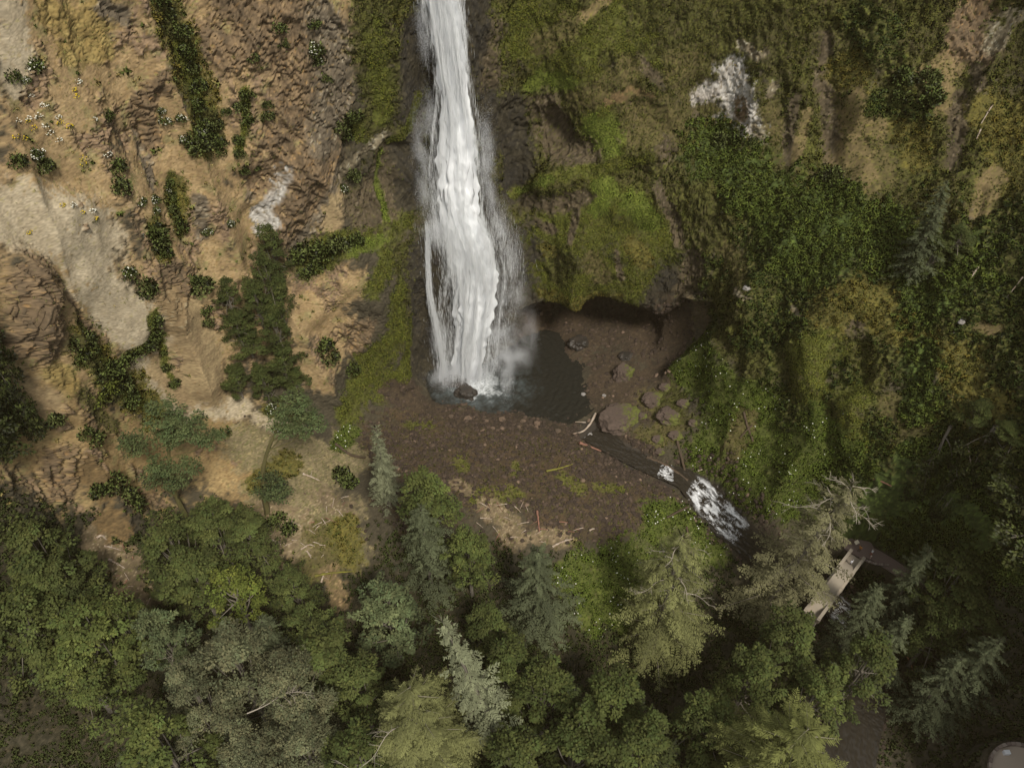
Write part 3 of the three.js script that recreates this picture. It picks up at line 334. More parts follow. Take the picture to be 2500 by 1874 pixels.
const TREES = [
["spruce",-19.3,4.2,-74.4,19.2,6.5,"slender grey-green spruce at the dry rim of the brown talus","x"],
["fir",-12.2,-0.9,-62.8,21.2,11,"dark bluish fir standing in front of the bright maple beside the talus","x"],
["fir",3.4,-6.3,-58.3,23.1,13,"dark conifer with drooping boughs between the round maple and the meadow","x"],
["spruce",22.1,-11.0,-58.1,31.9,18,"pale olive spruce with bare grey twigs beside the flowery meadow","x"],
["spruce",40.7,-11.7,-64.8,35.0,20,"tall spruce with bleached bare top overhanging the footbridge","x",5,0],
["narrow",-0.7,-11.7,-42.5,43.5,12,"tall pale silvery spruce leaning over the darker forest","x",-7,1.5],
["spruce",-11.1,-11.8,-37.3,34.3,21,"broad olive spruce with a long dead white branch","x"],
["spruce",31.3,-15.6,-35.6,33.8,26,"yellow-green spruce with spreading boughs above the lower creek","x",1.5,1],
["fir",59.9,-12.0,-63.0,22.3,10,"drooping conifer on the slope just past the footbridge","x"],
["fir",52.2,-14.9,-58.7,22.2,9,"dark conifer beside the lower end of the footbridge","x"],
["fir",55.9,-15.5,-55.3,20.2,9,"dark conifer over the lower creek pool","x"],
["fir",64.0,-13.7,-49.3,23.3,11,"deep green conifer above the round terrace, second nearest the footbridge","g"],
["fir",61.1,-15.6,-49.3,20.0,10,"deep green conifer above the round terrace, nearest the footbridge","g"],
["fir",-32.1,-5.7,-49.9,20.2,9,"dark conifer among the maples","g"],
["maple_open",-49.2,8.9,-69.8,22,9,"open-crowned maple with bare trunk on the sandy slope","x"],
["maple_open",-37.8,6.2,-71.7,24,6,"leaning maple with two separate leaf clumps at the clearing","x"],
["maple",-12.1,2.2,-67.1,18.9,11,"bright green maple at the lower edge of the talus","x"],
["maple",-6.1,-1.8,-62.5,16.2,9,"light green maple leaning on the dark bluish fir","x"],
["maple",-16.7,-5.2,-54.1,19.9,11,"round pale green maple standing apart above the forest","x"],
["maple",-41.4,2.7,-63.3,17.1,11,"mid-green maple at the clearing edge, nearest the pale scree","g1"],
["maple",-46.1,3.0,-60.1,17.1,11,"mid-green maple at the clearing edge, second nearest the pale scree","g1"],
["maple",-37.1,2.0,-63.6,15.2,9,"mid-green maple at the clearing edge, third nearest the pale scree","g1"],
["maple",-43.0,0.7,-57.4,16.0,11,"mid-green maple at the clearing edge, fourth nearest the pale scree","g1"],
["maple",-30.5,-2.5,-57.7,15.2,8,"mid-green maple at the clearing edge, fifth nearest the pale scree","g1"],
["maple_lime",-37.9,-1.9,-55.9,18.1,10,"yellow-green maple with pale bare limbs showing","x"],
["maple",-58.9,8.2,-54.3,20.2,12,"leafy maple on the bank under the brown cliff, nearest the pale scree","g2"],
["maple",-58.1,5.9,-52.7,17.1,11,"leafy maple on the bank under the brown cliff, second nearest the pale scree","g2"],
["maple",-59.9,2.8,-47.6,19.3,12,"leafy maple on the bank under the brown cliff, third nearest the pale scree","g2"],
["maple",-53.0,-0.8,-47.9,21.1,13,"wide fresh green maple over the dark hollow, second nearest the pale scree","g3"],
["maple",-54.9,-1.6,-44.5,18.2,10,"wide fresh green maple over the dark hollow, third nearest the pale scree","g3"],
["maple",-50.2,-0.3,-50.0,19.1,9,"wide fresh green maple over the dark hollow, nearest the pale scree","g3"],
["maple",-44.7,-2.6,-48.5,20.3,9,"pale leafed maple beside the big olive tree","x"],
["olive",-33.9,-7.2,-44.5,27.3,16,"huge olive-grey tree with a bleached dead bough","x"],
["olive",-27.0,-8.9,-42.1,25.8,14,"olive-grey tree touching the huge one, second nearest the pale scree","g4"],
["olive",-38.3,-6.9,-40.9,25.1,12,"olive-grey tree touching the huge one, nearest the pale scree","g4"],
["maple",-41.3,-6.9,-35.3,26.3,13,"fresh green maple below the olive-grey trees","x"],
["maple",-24.0,-7.7,-47.4,22.2,12,"light green maple before the silvery spruce, second nearest the plunge pool","g5"],
["maple",-19.8,-9.4,-44.6,22.1,10,"light green maple before the silvery spruce, third nearest the plunge pool","g5"],
["maple",-27.5,-5.3,-52.1,18.1,9,"light green maple before the silvery spruce, nearest the plunge pool","g5"],
["maple",-0.4,-10.0,-47.7,20.2,11,"dark green maple in the forest below the meadow, sixth nearest the rapids","g6"],
["maple",4.3,-11.7,-45.1,22.1,12,"dark green maple in the forest below the meadow, fifth nearest the rapids","g6"],
["maple",-3.5,-7.4,-54.2,15.2,9,"dark green maple in the forest below the meadow, third nearest the rapids","g6"],
["maple",13.4,-13.0,-44.8,20.2,12,"dark green maple in the forest below the meadow, second nearest the rapids","g6"],
["maple",8.0,-13.7,-38.1,24.2,13,"dark green maple in the forest below the meadow, seventh nearest the rapids","g6"],
["maple",16.7,-14.3,-39.1,22.3,12,"dark green maple in the forest below the meadow, fourth nearest the rapids","g6"],
["maple",0.8,-13.1,-35.8,24.1,12,"dark green maple in the forest below the meadow, ninth nearest the rapids","g6"],
["maple",12.1,-14.1,-34.1,24.1,12,"dark green maple in the forest below the meadow, eighth nearest the rapids","g6"],
["maple",25.7,-14.5,-42.4,20.1,11,"dark green maple in the forest below the meadow, nearest the rapids","g6"],
["maple",-18.4,-11.8,-35.4,25.3,12,"dark green maple in the forest below the meadow, tenth nearest the rapids","g6"],
["olive",-30.9,-10.4,-34.7,24.2,12,"dull olive tree under the big olive crown, nearest the pale scree","g7"],
["olive",-25.0,-10.8,-36.4,24.2,13,"dull olive tree under the big olive crown, second nearest the pale scree","g7"],
["maple",39.3,-15.2,-53.7,22.2,12,"dense dark maple between the two spruces, nearest the footbridge","g8"],
["maple",33.2,-15.0,-48.9,20.1,11,"dense dark maple between the two spruces, second nearest the footbridge","g8"],
["maple",41.9,-16.7,-46.8,22.1,10,"fresh green maple leaning to the lower creek pool","x"],
["maple",49.9,-16.7,-50.7,22.2,11,"bushy dark tree overhanging the lower creek pool","x"],
["maple",64.7,-10.1,-61.0,18.8,12,"bushy dark green tree on the steep bank, nearest the footbridge","g9"],
["maple",66.0,-8.3,-56.1,16.6,11,"bushy dark green tree on the steep bank, third nearest the footbridge","g9"],
["maple",62.5,-13.4,-56.6,18.3,10,"bushy dark green tree on the steep bank, second nearest the footbridge","g9"],
["maple",67.1,24.3,-57.8,-8.3,12,"bushy dark green tree on the steep bank, fourth nearest the footbridge","g9"],
["maple",64.0,27.6,-69.8,-13.4,7,"low bushy tree on the green hillside, fourth nearest the footbridge","g10"],
["maple",65.1,28.7,-67.1,-5.9,7,"low bushy tree on the green hillside, eighth nearest the footbridge","g10"],
["maple",66.0,26.4,-62.1,-5.0,8,"low bushy tree on the green hillside, sixth nearest the footbridge","g10"],
["maple",61.1,23.3,-73.4,-16.1,6,"low bushy tree on the green hillside, second nearest the footbridge","g10"],
["maple",58.5,-0.1,-74.1,2.7,5,"low bushy tree on the green hillside, nearest the footbridge","g10"],
["maple",64.0,27.6,-69.4,-20.9,6,"low bushy tree on the green hillside, fifth nearest the footbridge","g10"],
["maple",63.0,25.5,-72.3,4.7,5,"low bushy tree on the green hillside, third nearest the footbridge","g10"],
["maple",65.0,28.7,-67.8,1.8,6,"low bushy tree on the green hillside, seventh nearest the footbridge","g10"],
["fir",58.4,37.2,-94.1,12.9,6,"small dark conifer in the hillside cleft, second nearest the rapids","g11"],
["fir",57.9,35.1,-92.3,12.2,7,"small dark conifer in the hillside cleft, nearest the rapids","g11"],
["maple",59.5,36.2,-91.7,6.3,6,"bluish-green tree under the cleft conifers, nearest the rapids","g12"],
["maple",62.1,39.2,-91.5,4.9,5,"bluish-green tree under the cleft conifers, second nearest the rapids","g12"],
["maple",-58.1,62.7,-62.1,-21.1,9,"dark leafy tree clinging below the brown overhang, second nearest the pale scree","g14"],
["maple",-58.1,62.7,-62.0,-26.5,9,"dark leafy tree clinging below the brown overhang, third nearest the pale scree","g14"],
["maple",-58.2,58.6,-58.0,-23.6,10,"dark leafy tree clinging below the brown overhang, fourth nearest the pale scree","g14"],
["maple",-57.1,56.9,-62.8,-24.1,6,"dark leafy tree clinging below the brown overhang, nearest the pale scree","g14"],
["maple",-35.6,31.1,-96.5,11.2,6,"dark green tree in the dry cliff thicket, nearest the white streaked rock","g15"],
["maple",-36.1,27.8,-93.6,11.3,6,"dark green tree in the dry cliff thicket, second nearest the white streaked rock","g15"],
["maple",-35.0,23.9,-93.1,11.9,5.5,"dark green tree in the dry cliff thicket, fifth nearest the white streaked rock","g15"],
["maple",-38.1,25.7,-91.9,10.2,6,"dark green tree in the dry cliff thicket, fourth nearest the white streaked rock","g15"],
["maple",-41.3,29.0,-90.0,8.4,4.5,"dark green tree in the dry cliff thicket, third nearest the white streaked rock","g15"],
["maple",-41.0,25.4,-89.1,6.7,5.5,"dark green tree in the dry cliff thicket, sixth nearest the white streaked rock","g15"],
["maple",-36.2,21.3,-91.1,10.0,6,"dark green tree in the dry cliff thicket, eighth nearest the white streaked rock","g15"],
["maple",-40.1,22.9,-89.2,4.7,6,"dark green tree in the dry cliff thicket, seventh nearest the white streaked rock","g15"],
["maple",-36.0,17.2,-90.2,7.5,5.5,"dark green tree in the dry cliff thicket, ninth nearest the white streaked rock","g15"],
["maple",-39.0,12.9,-87.9,9.2,5.5,"dark green tree in the dry cliff thicket, twelfth nearest the white streaked rock","g15"],
["maple",-35.0,14.4,-90.1,4.5,5,"dark green tree in the dry cliff thicket, eleventh nearest the white streaked rock","g15"],
["maple",-42.3,17.2,-86.1,6.6,5,"dark green tree in the dry cliff thicket, tenth nearest the white streaked rock","g15"]
];
const SHRUBS = [
["white",-53.6,69.0,-86.3,0.92,"shrub with white blossom clusters on the tan cliff, sixteenth nearest the pale scree"],
["green",-54.8,69.0,-83.8,0.75,"round green shrub rooted on the tan cliff, twenty-fifth nearest the white streaked rock"],
["white",-54.2,68.3,-84.7,0.46,"shrub with white blossom clusters on the tan cliff, fifteenth nearest the pale scree"],
["green",-54.9,61.9,-78.3,0.81,"round green shrub rooted on the tan cliff, twenty-fourth nearest the white streaked rock"],
["white",-54.3,61.4,-80.6,0.73,"shrub with white blossom clusters on the tan cliff, eighth nearest the pale scree"],
["green",-53.9,59.9,-80.8,0.95,"round green shrub rooted on the tan cliff, twenty-third nearest the white streaked rock"],
["white",-53.7,59.4,-81.6,0.59,"shrub with white blossom clusters on the tan cliff, sixth nearest the pale scree"],
["green",-50.0,55.7,-88.4,0.86,"round green shrub rooted on the tan cliff, eighteenth nearest the white streaked rock"],
["green",-50.2,53.4,-87.4,1.1,"round green shrub rooted on the tan cliff, seventeenth nearest the white streaked rock"],
["green",-49.6,61.2,-90.8,0.68,"round green shrub rooted on the tan cliff, twenty-first nearest the white streaked rock"],
["green",-48.3,46.2,-88.2,1.35,"round green shrub rooted on the tan cliff, eleventh nearest the white streaked rock"],
["green",-48.0,44.4,-88.3,1.12,"round green shrub rooted on the tan cliff, ninth nearest the white streaked rock"],
["green",-47.9,42.9,-88.4,0.88,"round green shrub rooted on the tan cliff, eighth nearest the white streaked rock"],
["green",-45.4,48.0,-93.0,0.75,"leafy shrub packed in the green cliff gully, ninth nearest the white streaked rock"],
["green",-45.5,46.2,-92.4,0.88,"leafy shrub packed in the green cliff gully, eighth nearest the white streaked rock"],
["green",-45.4,44.1,-92.1,1.02,"leafy shrub packed in the green cliff gully, sixth nearest the white streaked rock"],
["green",-45.1,49.9,-93.6,0.62,"leafy shrub packed in the green cliff gully, twelfth nearest the white streaked rock"],
["white",-45.6,48.8,-93.0,0.62,"shrub with white blossom clusters on the tan cliff, fifth nearest the pale scree"],
["green",-41.2,58.2,-98.9,0.97,"leafy shrub packed in the green cliff gully, seventeenth nearest the white streaked rock"],
["green",-40.2,60.4,-99.8,0.97,"leafy shrub packed in the green cliff gully, eighteenth nearest the white streaked rock"],
["green",-40.5,62.8,-100.0,0.83,"leafy shrub packed in the green cliff gully, nineteenth nearest the white streaked rock"],
["green",-40.6,65.0,-100.3,0.94,"leafy shrub packed in the green cliff gully, twentieth nearest the white streaked rock"],
["green",-41.0,67.3,-100.3,1.04,"leafy shrub packed in the green cliff gully, twenty-first nearest the white streaked rock"],
["green",-41.7,69.6,-100.0,1.02,"leafy shrub packed in the green cliff gully, twenty-second nearest the white streaked rock"],
["green",-42.2,71.3,-99.8,1.01,"leafy shrub packed in the green cliff gully, twenty-third nearest the white streaked rock"],
["green",-41.1,55.8,-98.6,1.11,"leafy shrub packed in the green cliff gully, thirteenth nearest the white streaked rock"],
["green",-42.3,53.7,-97.3,1.24,"leafy shrub packed in the green cliff gully, tenth nearest the white streaked rock"],
["green",-40.7,53.8,-98.5,1.0,"leafy shrub packed in the green cliff gully, fifth nearest the white streaked rock"],
["green",-42.6,55.1,-97.5,0.86,"leafy shrub packed in the green cliff gully, fourteenth nearest the white streaked rock"],
["green",-39.7,55.4,-99.6,0.87,"leafy shrub packed in the green cliff gully, eleventh nearest the white streaked rock"],
["green",-39.8,53.0,-99.1,0.76,"leafy shrub packed in the green cliff gully, fourth nearest the white streaked rock"],
["green",-39.8,51.7,-98.9,0.76,"leafy shrub packed in the green cliff gully, second nearest the white streaked rock"],
["white",-41.4,54.6,-98.2,0.81,"shrub with white blossom clusters on the tan cliff, thirteenth nearest the pale scree"],
["white",-43.4,55.1,-96.6,0.67,"shrub with white blossom clusters on the tan cliff, tenth nearest the pale scree"],
["white",-44.5,57.7,-95.9,0.78,"shrub with white blossom clusters on the tan cliff, eleventh nearest the pale scree"],
["white",-43.3,57.9,-97.1,0.54,"shrub with white blossom clusters on the tan cliff, fourteenth nearest the pale scree"],
["white",-44.6,59.1,-96.1,0.53,"shrub with white blossom clusters on the tan cliff, twelfth nearest the pale scree"],
["green",-35.7,58.9,-102.3,0.81,"leafy shrub packed in the green cliff gully, sixteenth nearest the white streaked rock"],
["green",-36.6,57.3,-101.7,0.81,"leafy shrub packed in the green cliff gully, fifteenth nearest the white streaked rock"],
["green",-36.3,55.4,-101.7,0.7,"leafy shrub packed in the green cliff gully, seventh nearest the white streaked rock"],
["green",-37.7,52.8,-100.6,0.7,"leafy shrub packed in the green cliff gully, third nearest the white streaked rock"],
["green",-37.9,51.0,-100.1,0.64,"leafy shrub packed in the green cliff gully, nearest the white streaked rock"],
["green",-38.3,56.9,-100.6,0.5,"round green shrub rooted on the tan cliff, fourth nearest the white streaked rock"],
["green",-33.4,56.9,-103.1,0.57,"round green shrub rooted on the tan cliff, fifth nearest the white streaked rock"],
["green",-33.7,55.3,-102.9,0.64,"round green shrub rooted on the tan cliff, third nearest the white streaked rock"],
["green",-30.4,64.4,-105.1,0.73,"round green shrub rooted on the tan cliff, nineteenth nearest the white streaked rock"],
["green",-30.4,66.4,-105.0,0.78,"round green shrub rooted on the tan cliff, twentieth nearest the white streaked rock"],
["green",-34.0,63.4,-103.5,0.67,"round green shrub rooted on the tan cliff, fourteenth nearest the white streaked rock"],
["green",-26.0,66.0,-106.7,0.73,"round green shrub rooted on the tan cliff, twenty-second nearest the white streaked rock"],
["white",-26.6,62.8,-106.4,0.93,"shrub with white blossom clusters on the tan cliff, twenty-second nearest the pale scree"],
["white",-26.6,61.3,-106.4,0.75,"shrub with white blossom clusters on the tan cliff, twenty-first nearest the pale scree"],
["green",-37.6,48.3,-99.7,0.59,"round green shrub rooted on the tan cliff, second nearest the white streaked rock"],
["green",-36.1,48.2,-100.7,0.59,"round green shrub rooted on the tan cliff, nearest the white streaked rock"],
["white",-48.9,50.7,-88.7,0.66,"shrub with white blossom clusters on the tan cliff, second nearest the pale scree"],
["white",-47.4,49.6,-90.5,0.61,"shrub with white blossom clusters on the tan cliff, fourth nearest the pale scree"],
["white",-47.7,48.7,-89.8,0.49,"shrub with white blossom clusters on the tan cliff, third nearest the pale scree"],
["white",-40.7,42.2,-96.4,0.6,"shrub with white blossom clusters on the tan cliff, ninth nearest the pale scree"],
["white",-43.1,42.0,-94.3,0.59,"shrub with white blossom clusters on the tan cliff, seventh nearest the pale scree"],
["green",-25.6,58.8,-106.5,0.64,"round green shrub rooted on the tan cliff, thirteenth nearest the white streaked rock"],
["green",-24.2,51.4,-106.6,1.2,"dense shrub on the green ledge beside the waterfall wall, tenth nearest the white streaked rock"],
["green",-23.8,49.5,-106.7,1.08,"dense shrub on the green ledge beside the waterfall wall, ninth nearest the white streaked rock"],
["green",-22.8,52.8,-107.5,0.87,"dense shrub on the green ledge beside the waterfall wall, eleventh nearest the white streaked rock"],
["green",-23.9,43.6,-106.6,0.77,"dense shrub on the green ledge beside the waterfall wall, seventh nearest the white streaked rock"],
["white",-25.4,41.9,-105.6,0.63,"shrub with white blossom clusters on the tan cliff, twentieth nearest the pale scree"],
["green",-33.4,33.3,-100.0,1.29,"dense shrub on the green ledge beside the waterfall wall, second nearest the white streaked rock"],
["green",-31.7,33.9,-100.8,1.58,"dense shrub on the green ledge beside the waterfall wall, nearest the white streaked rock"],
["green",-29.2,33.7,-101.1,1.44,"dense shrub on the green ledge beside the waterfall wall, third nearest the white streaked rock"],
["green",-30.8,31.7,-99.8,1.16,"dense shrub on the green ledge beside the waterfall wall, fourth nearest the white streaked rock"],
["green",-26.8,34.1,-101.8,1.3,"dense shrub on the green ledge beside the waterfall wall, sixth nearest the white streaked rock"],
["green",-24.8,34.2,-103.1,1.02,"dense shrub on the green ledge beside the waterfall wall, eighth nearest the white streaked rock"],
["green",-32.5,31.1,-98.9,0.87,"dense shrub on the green ledge beside the waterfall wall, fifth nearest the white streaked rock"],
["green",-50.1,40.7,-84.1,1.36,"round green shrub rooted on the tan cliff, fifteenth nearest the white streaked rock"],
["green",-50.0,39.6,-84.0,1.0,"round green shrub rooted on the tan cliff, sixteenth nearest the white streaked rock"],
["white",-50.9,43.6,-82.9,0.78,"shrub with white blossom clusters on the tan cliff, nearest the pale scree"],
["green",-45.6,35.9,-90.0,1.33,"round green shrub rooted on the tan cliff, sixth nearest the white streaked rock"],
["green",-46.1,37.2,-89.7,0.79,"round green shrub rooted on the tan cliff, seventh nearest the white streaked rock"],
["green",-45.2,32.1,-89.2,0.95,"round green shrub rooted on the tan cliff, tenth nearest the white streaked rock"],
["green",-45.2,30.5,-88.6,0.75,"round green shrub rooted on the tan cliff, twelfth nearest the white streaked rock"],
["green",-50.0,35.3,-82.9,0.89,"leafy shrub by the mossy gullies below the pale scree, nearest the white streaked rock"],
["green",-50.3,33.3,-82.3,0.9,"leafy shrub by the mossy gullies below the pale scree, second nearest the white streaked rock"],
["green",-50.5,31.3,-82.0,1.17,"leafy shrub by the mossy gullies below the pale scree, fourth nearest the white streaked rock"],
["green",-51.5,32.7,-80.5,1.02,"leafy shrub by the mossy gullies below the pale scree, fifth nearest the white streaked rock"],
["green",-52.4,32.4,-78.4,1.14,"leafy shrub by the mossy gullies below the pale scree, seventh nearest the white streaked rock"],
["green",-54.5,39.6,-74.5,1.05,"leafy shrub by the mossy gullies below the pale scree, tenth nearest the white streaked rock"],
["green",-54.5,37.9,-74.4,0.95,"leafy shrub by the mossy gullies below the pale scree, eleventh nearest the white streaked rock"],
["green",-54.3,34.0,-74.8,1.22,"leafy shrub by the mossy gullies below the pale scree, twelfth nearest the white streaked rock"],
["lime",-54.5,31.7,-74.6,0.99,"leafy shrub by the mossy gullies below the pale scree, fourteenth nearest the white streaked rock"],
["lime",-55.4,30.6,-72.6,1.11,"leafy shrub by the mossy gullies below the pale scree, eighteenth nearest the white streaked rock"],
["green",-53.9,32.1,-76.0,1.12,"leafy shrub by the mossy gullies below the pale scree, ninth nearest the white streaked rock"],
["green",-53.6,29.3,-76.1,1.27,"leafy shrub by the mossy gullies below the pale scree, thirteenth nearest the white streaked rock"],
["green",-53.6,26.7,-76.0,1.03,"leafy shrub by the mossy gullies below the pale scree, fifteenth nearest the white streaked rock"],
["green",-55.5,38.8,-72.5,1.04,"leafy shrub by the mossy gullies below the pale scree, seventeenth nearest the white streaked rock"],
["green",-55.1,40.9,-72.4,0.8,"leafy shrub by the mossy gullies below the pale scree, sixteenth nearest the white streaked rock"],
["green",-57.1,28.8,-68.2,0.91,"leafy shrub by the mossy gullies below the pale scree, nineteenth nearest the white streaked rock"],
["green",-56.6,26.7,-68.8,0.98,"leafy shrub by the mossy gullies below the pale scree, twentieth nearest the white streaked rock"],
["green",-57.7,33.7,-65.8,0.8,"leafy shrub by the mossy gullies below the pale scree, twenty-first nearest the white streaked rock"],
["green",-56.7,20.2,-65.0,0.88,"low bush at the edge of the sandy clearing, second nearest the pale scree"],
["green",-55.9,19.4,-67.0,1.28,"low bush at the edge of the sandy clearing, nearest the pale scree"],
["green",-54.7,16.5,-67.2,1.17,"low bush at the edge of the sandy clearing, third nearest the pale scree"],
["green",-53.8,14.4,-67.2,1.05,"low bush at the edge of the sandy clearing, fifth nearest the pale scree"],
["green",-31.1,19.2,-95.2,1.21,"dense shrub on the green ledge beside the waterfall wall, thirteenth nearest the white streaked rock"],
["green",-30.4,16.5,-95.4,1.23,"dense shrub on the green ledge beside the waterfall wall, fourteenth nearest the white streaked rock"],
["green",-27.2,11.4,-97.4,1.04,"dense shrub on the green ledge beside the waterfall wall, fifteenth nearest the white streaked rock"],
["green",-34.1,19.5,-93.5,0.67,"dense shrub on the green ledge beside the waterfall wall, twelfth nearest the white streaked rock"],
["green",-27.6,4.5,-80.0,1.36,"low bush at the edge of the sandy clearing, ninth nearest the pale scree"],
["green",-26.3,4.5,-78.8,1.05,"low bush at the edge of the sandy clearing, tenth nearest the pale scree"],
["green",-35.9,5.8,-70.6,0.99,"low bush at the edge of the sandy clearing, seventh nearest the pale scree"],
["green",-38.6,5.6,-69.8,1.13,"low bush at the edge of the sandy clearing, sixth nearest the pale scree"],
["green",-34.1,4.9,-69.5,1.13,"low bush at the edge of the sandy clearing, eighth nearest the pale scree"],
["green",-45.6,12.7,-82.1,0.73,"low bush at the edge of the sandy clearing, fourth nearest the pale scree"],
["white",-39.4,12.8,-87.4,0.97,"shrub with white blossom clusters on the tan cliff, seventeenth nearest the pale scree"],
["white",-37.6,11.0,-87.6,0.91,"shrub with white blossom clusters on the tan cliff, eighteenth nearest the pale scree"],
["white",-38.5,10.1,-85.4,0.75,"shrub with white blossom clusters on the tan cliff, nineteenth nearest the pale scree"],
["green",-49.8,26.8,-82.6,0.6,"leafy shrub by the mossy gullies below the pale scree, sixth nearest the white streaked rock"],
["green",-50.0,24.0,-82.1,0.68,"leafy shrub by the mossy gullies below the pale scree, eighth nearest the white streaked rock"],
["green",-49.7,29.2,-83.1,0.53,"leafy shrub by the mossy gullies below the pale scree, third nearest the white streaked rock"],
["green",34.3,43.1,-119.0,1.06,"bush at the foot of the white streaked rock, nearest the waterfall"],
["green",36.8,43.3,-118.6,1.05,"bush at the foot of the white streaked rock, second nearest the waterfall"],
["green",38.9,43.3,-117.9,0.82,"bush at the foot of the white streaked rock, third nearest the waterfall"],
["green",49.8,42.1,-108.9,1.29,"dark bush at the foot of the tall dark rock cleft"],
["green",57.5,55.4,-113.6,1.23,"dark bush beside the tan panel high on the wall, third nearest the rapids"],
["green",57.6,53.4,-112.7,1.24,"dark bush beside the tan panel high on the wall, nearest the rapids"],
["green",60.6,55.9,-112.3,1.35,"dark bush beside the tan panel high on the wall, fourth nearest the rapids"],
["green",61.2,53.8,-110.9,1.35,"dark bush beside the tan panel high on the wall, second nearest the rapids"],
["yellow",-54.1,63.8,-82.6,0.36,"clump of bright yellow flowers on the tan cliff, tenth nearest the pale scree"],
["yellow",-54.3,64.7,-82.4,0.36,"clump of bright yellow flowers on the tan cliff, twelfth nearest the pale scree"],
["yellow",-52.9,63.1,-85.5,0.37,"clump of bright yellow flowers on the tan cliff, eighth nearest the pale scree"],
["yellow",-52.5,62.4,-86.0,0.38,"clump of bright yellow flowers on the tan cliff, seventh nearest the pale scree"],
["yellow",-52.1,58.4,-85.8,0.39,"clump of bright yellow flowers on the tan cliff, sixth nearest the pale scree"],
["yellow",-52.0,57.8,-85.5,0.39,"clump of bright yellow flowers on the tan cliff, fifth nearest the pale scree"],
["yellow",-53.8,55.8,-79.7,0.38,"clump of bright yellow flowers on the tan cliff, third nearest the pale scree"],
["yellow",-53.1,53.8,-81.4,0.39,"clump of bright yellow flowers on the tan cliff, second nearest the pale scree"],
["yellow",-54.7,63.6,-80.5,0.36,"clump of bright yellow flowers on the tan cliff, ninth nearest the pale scree"],
["yellow",-55.1,64.2,-79.8,0.35,"clump of bright yellow flowers on the tan cliff, eleventh nearest the pale scree"],
["yellow",-54.9,55.2,-75.0,0.37,"clump of bright yellow flowers on the tan cliff, fourth nearest the pale scree"],
["yellow",-51.6,64.7,-88.7,0.38,"clump of bright yellow flowers on the tan cliff, thirteenth nearest the pale scree"],
["yellow",-51.6,65.5,-89.0,0.38,"clump of bright yellow flowers on the tan cliff, fourteenth nearest the pale scree"],
["yellow",-52.4,52.2,-82.5,0.4,"clump of bright yellow flowers on the tan cliff, nearest the pale scree"],
["whitelow",-53.8,64.6,-83.8,0.42,"low tuft of white blossoms on the tan cliff, eleventh nearest the pale scree"],
["whitelow",-53.5,63.5,-83.8,0.42,"low tuft of white blossoms on the tan cliff, ninth nearest the pale scree"],
["whitelow",-53.4,62.6,-83.9,0.42,"low tuft of white blossoms on the tan cliff, seventh nearest the pale scree"],
["whitelow",-52.9,63.7,-85.6,0.42,"low tuft of white blossoms on the tan cliff, tenth nearest the pale scree"],
["whitelow",-53.0,61.5,-84.4,0.43,"low tuft of white blossoms on the tan cliff, sixth nearest the pale scree"],
["whitelow",-53.4,65.4,-84.9,0.42,"low tuft of white blossoms on the tan cliff, fourteenth nearest the pale scree"],
["whitelow",-54.9,65.1,-81.4,0.41,"low tuft of white blossoms on the tan cliff, thirteenth nearest the pale scree"],
["whitelow",-53.9,66.6,-84.7,0.41,"low tuft of white blossoms on the tan cliff, fifteenth nearest the pale scree"],
["whitelow",-53.3,55.2,-80.7,0.44,"low tuft of white blossoms on the tan cliff, second nearest the pale scree"],
["whitelow",-52.4,53.2,-82.7,0.45,"low tuft of white blossoms on the tan cliff, nearest the pale scree"],
["whitelow",-51.0,65.9,-89.8,0.43,"low tuft of white blossoms on the tan cliff, sixteenth nearest the pale scree"],
["whitelow",-50.8,61.7,-89.1,0.44,"low tuft of white blossoms on the tan cliff, eighth nearest the pale scree"],
["whitelow",-50.7,57.7,-88.1,0.45,"low tuft of white blossoms on the tan cliff, third nearest the pale scree"],
["whitelow",-53.8,61.4,-81.8,0.42,"low tuft of white blossoms on the tan cliff, fifth nearest the pale scree"],
["whitelow",-53.8,60.2,-81.8,0.42,"low tuft of white blossoms on the tan cliff, fourth nearest the pale scree"],
["whitelow",-54.2,64.9,-82.6,0.41,"low tuft of white blossoms on the tan cliff, twelfth nearest the pale scree"]
];
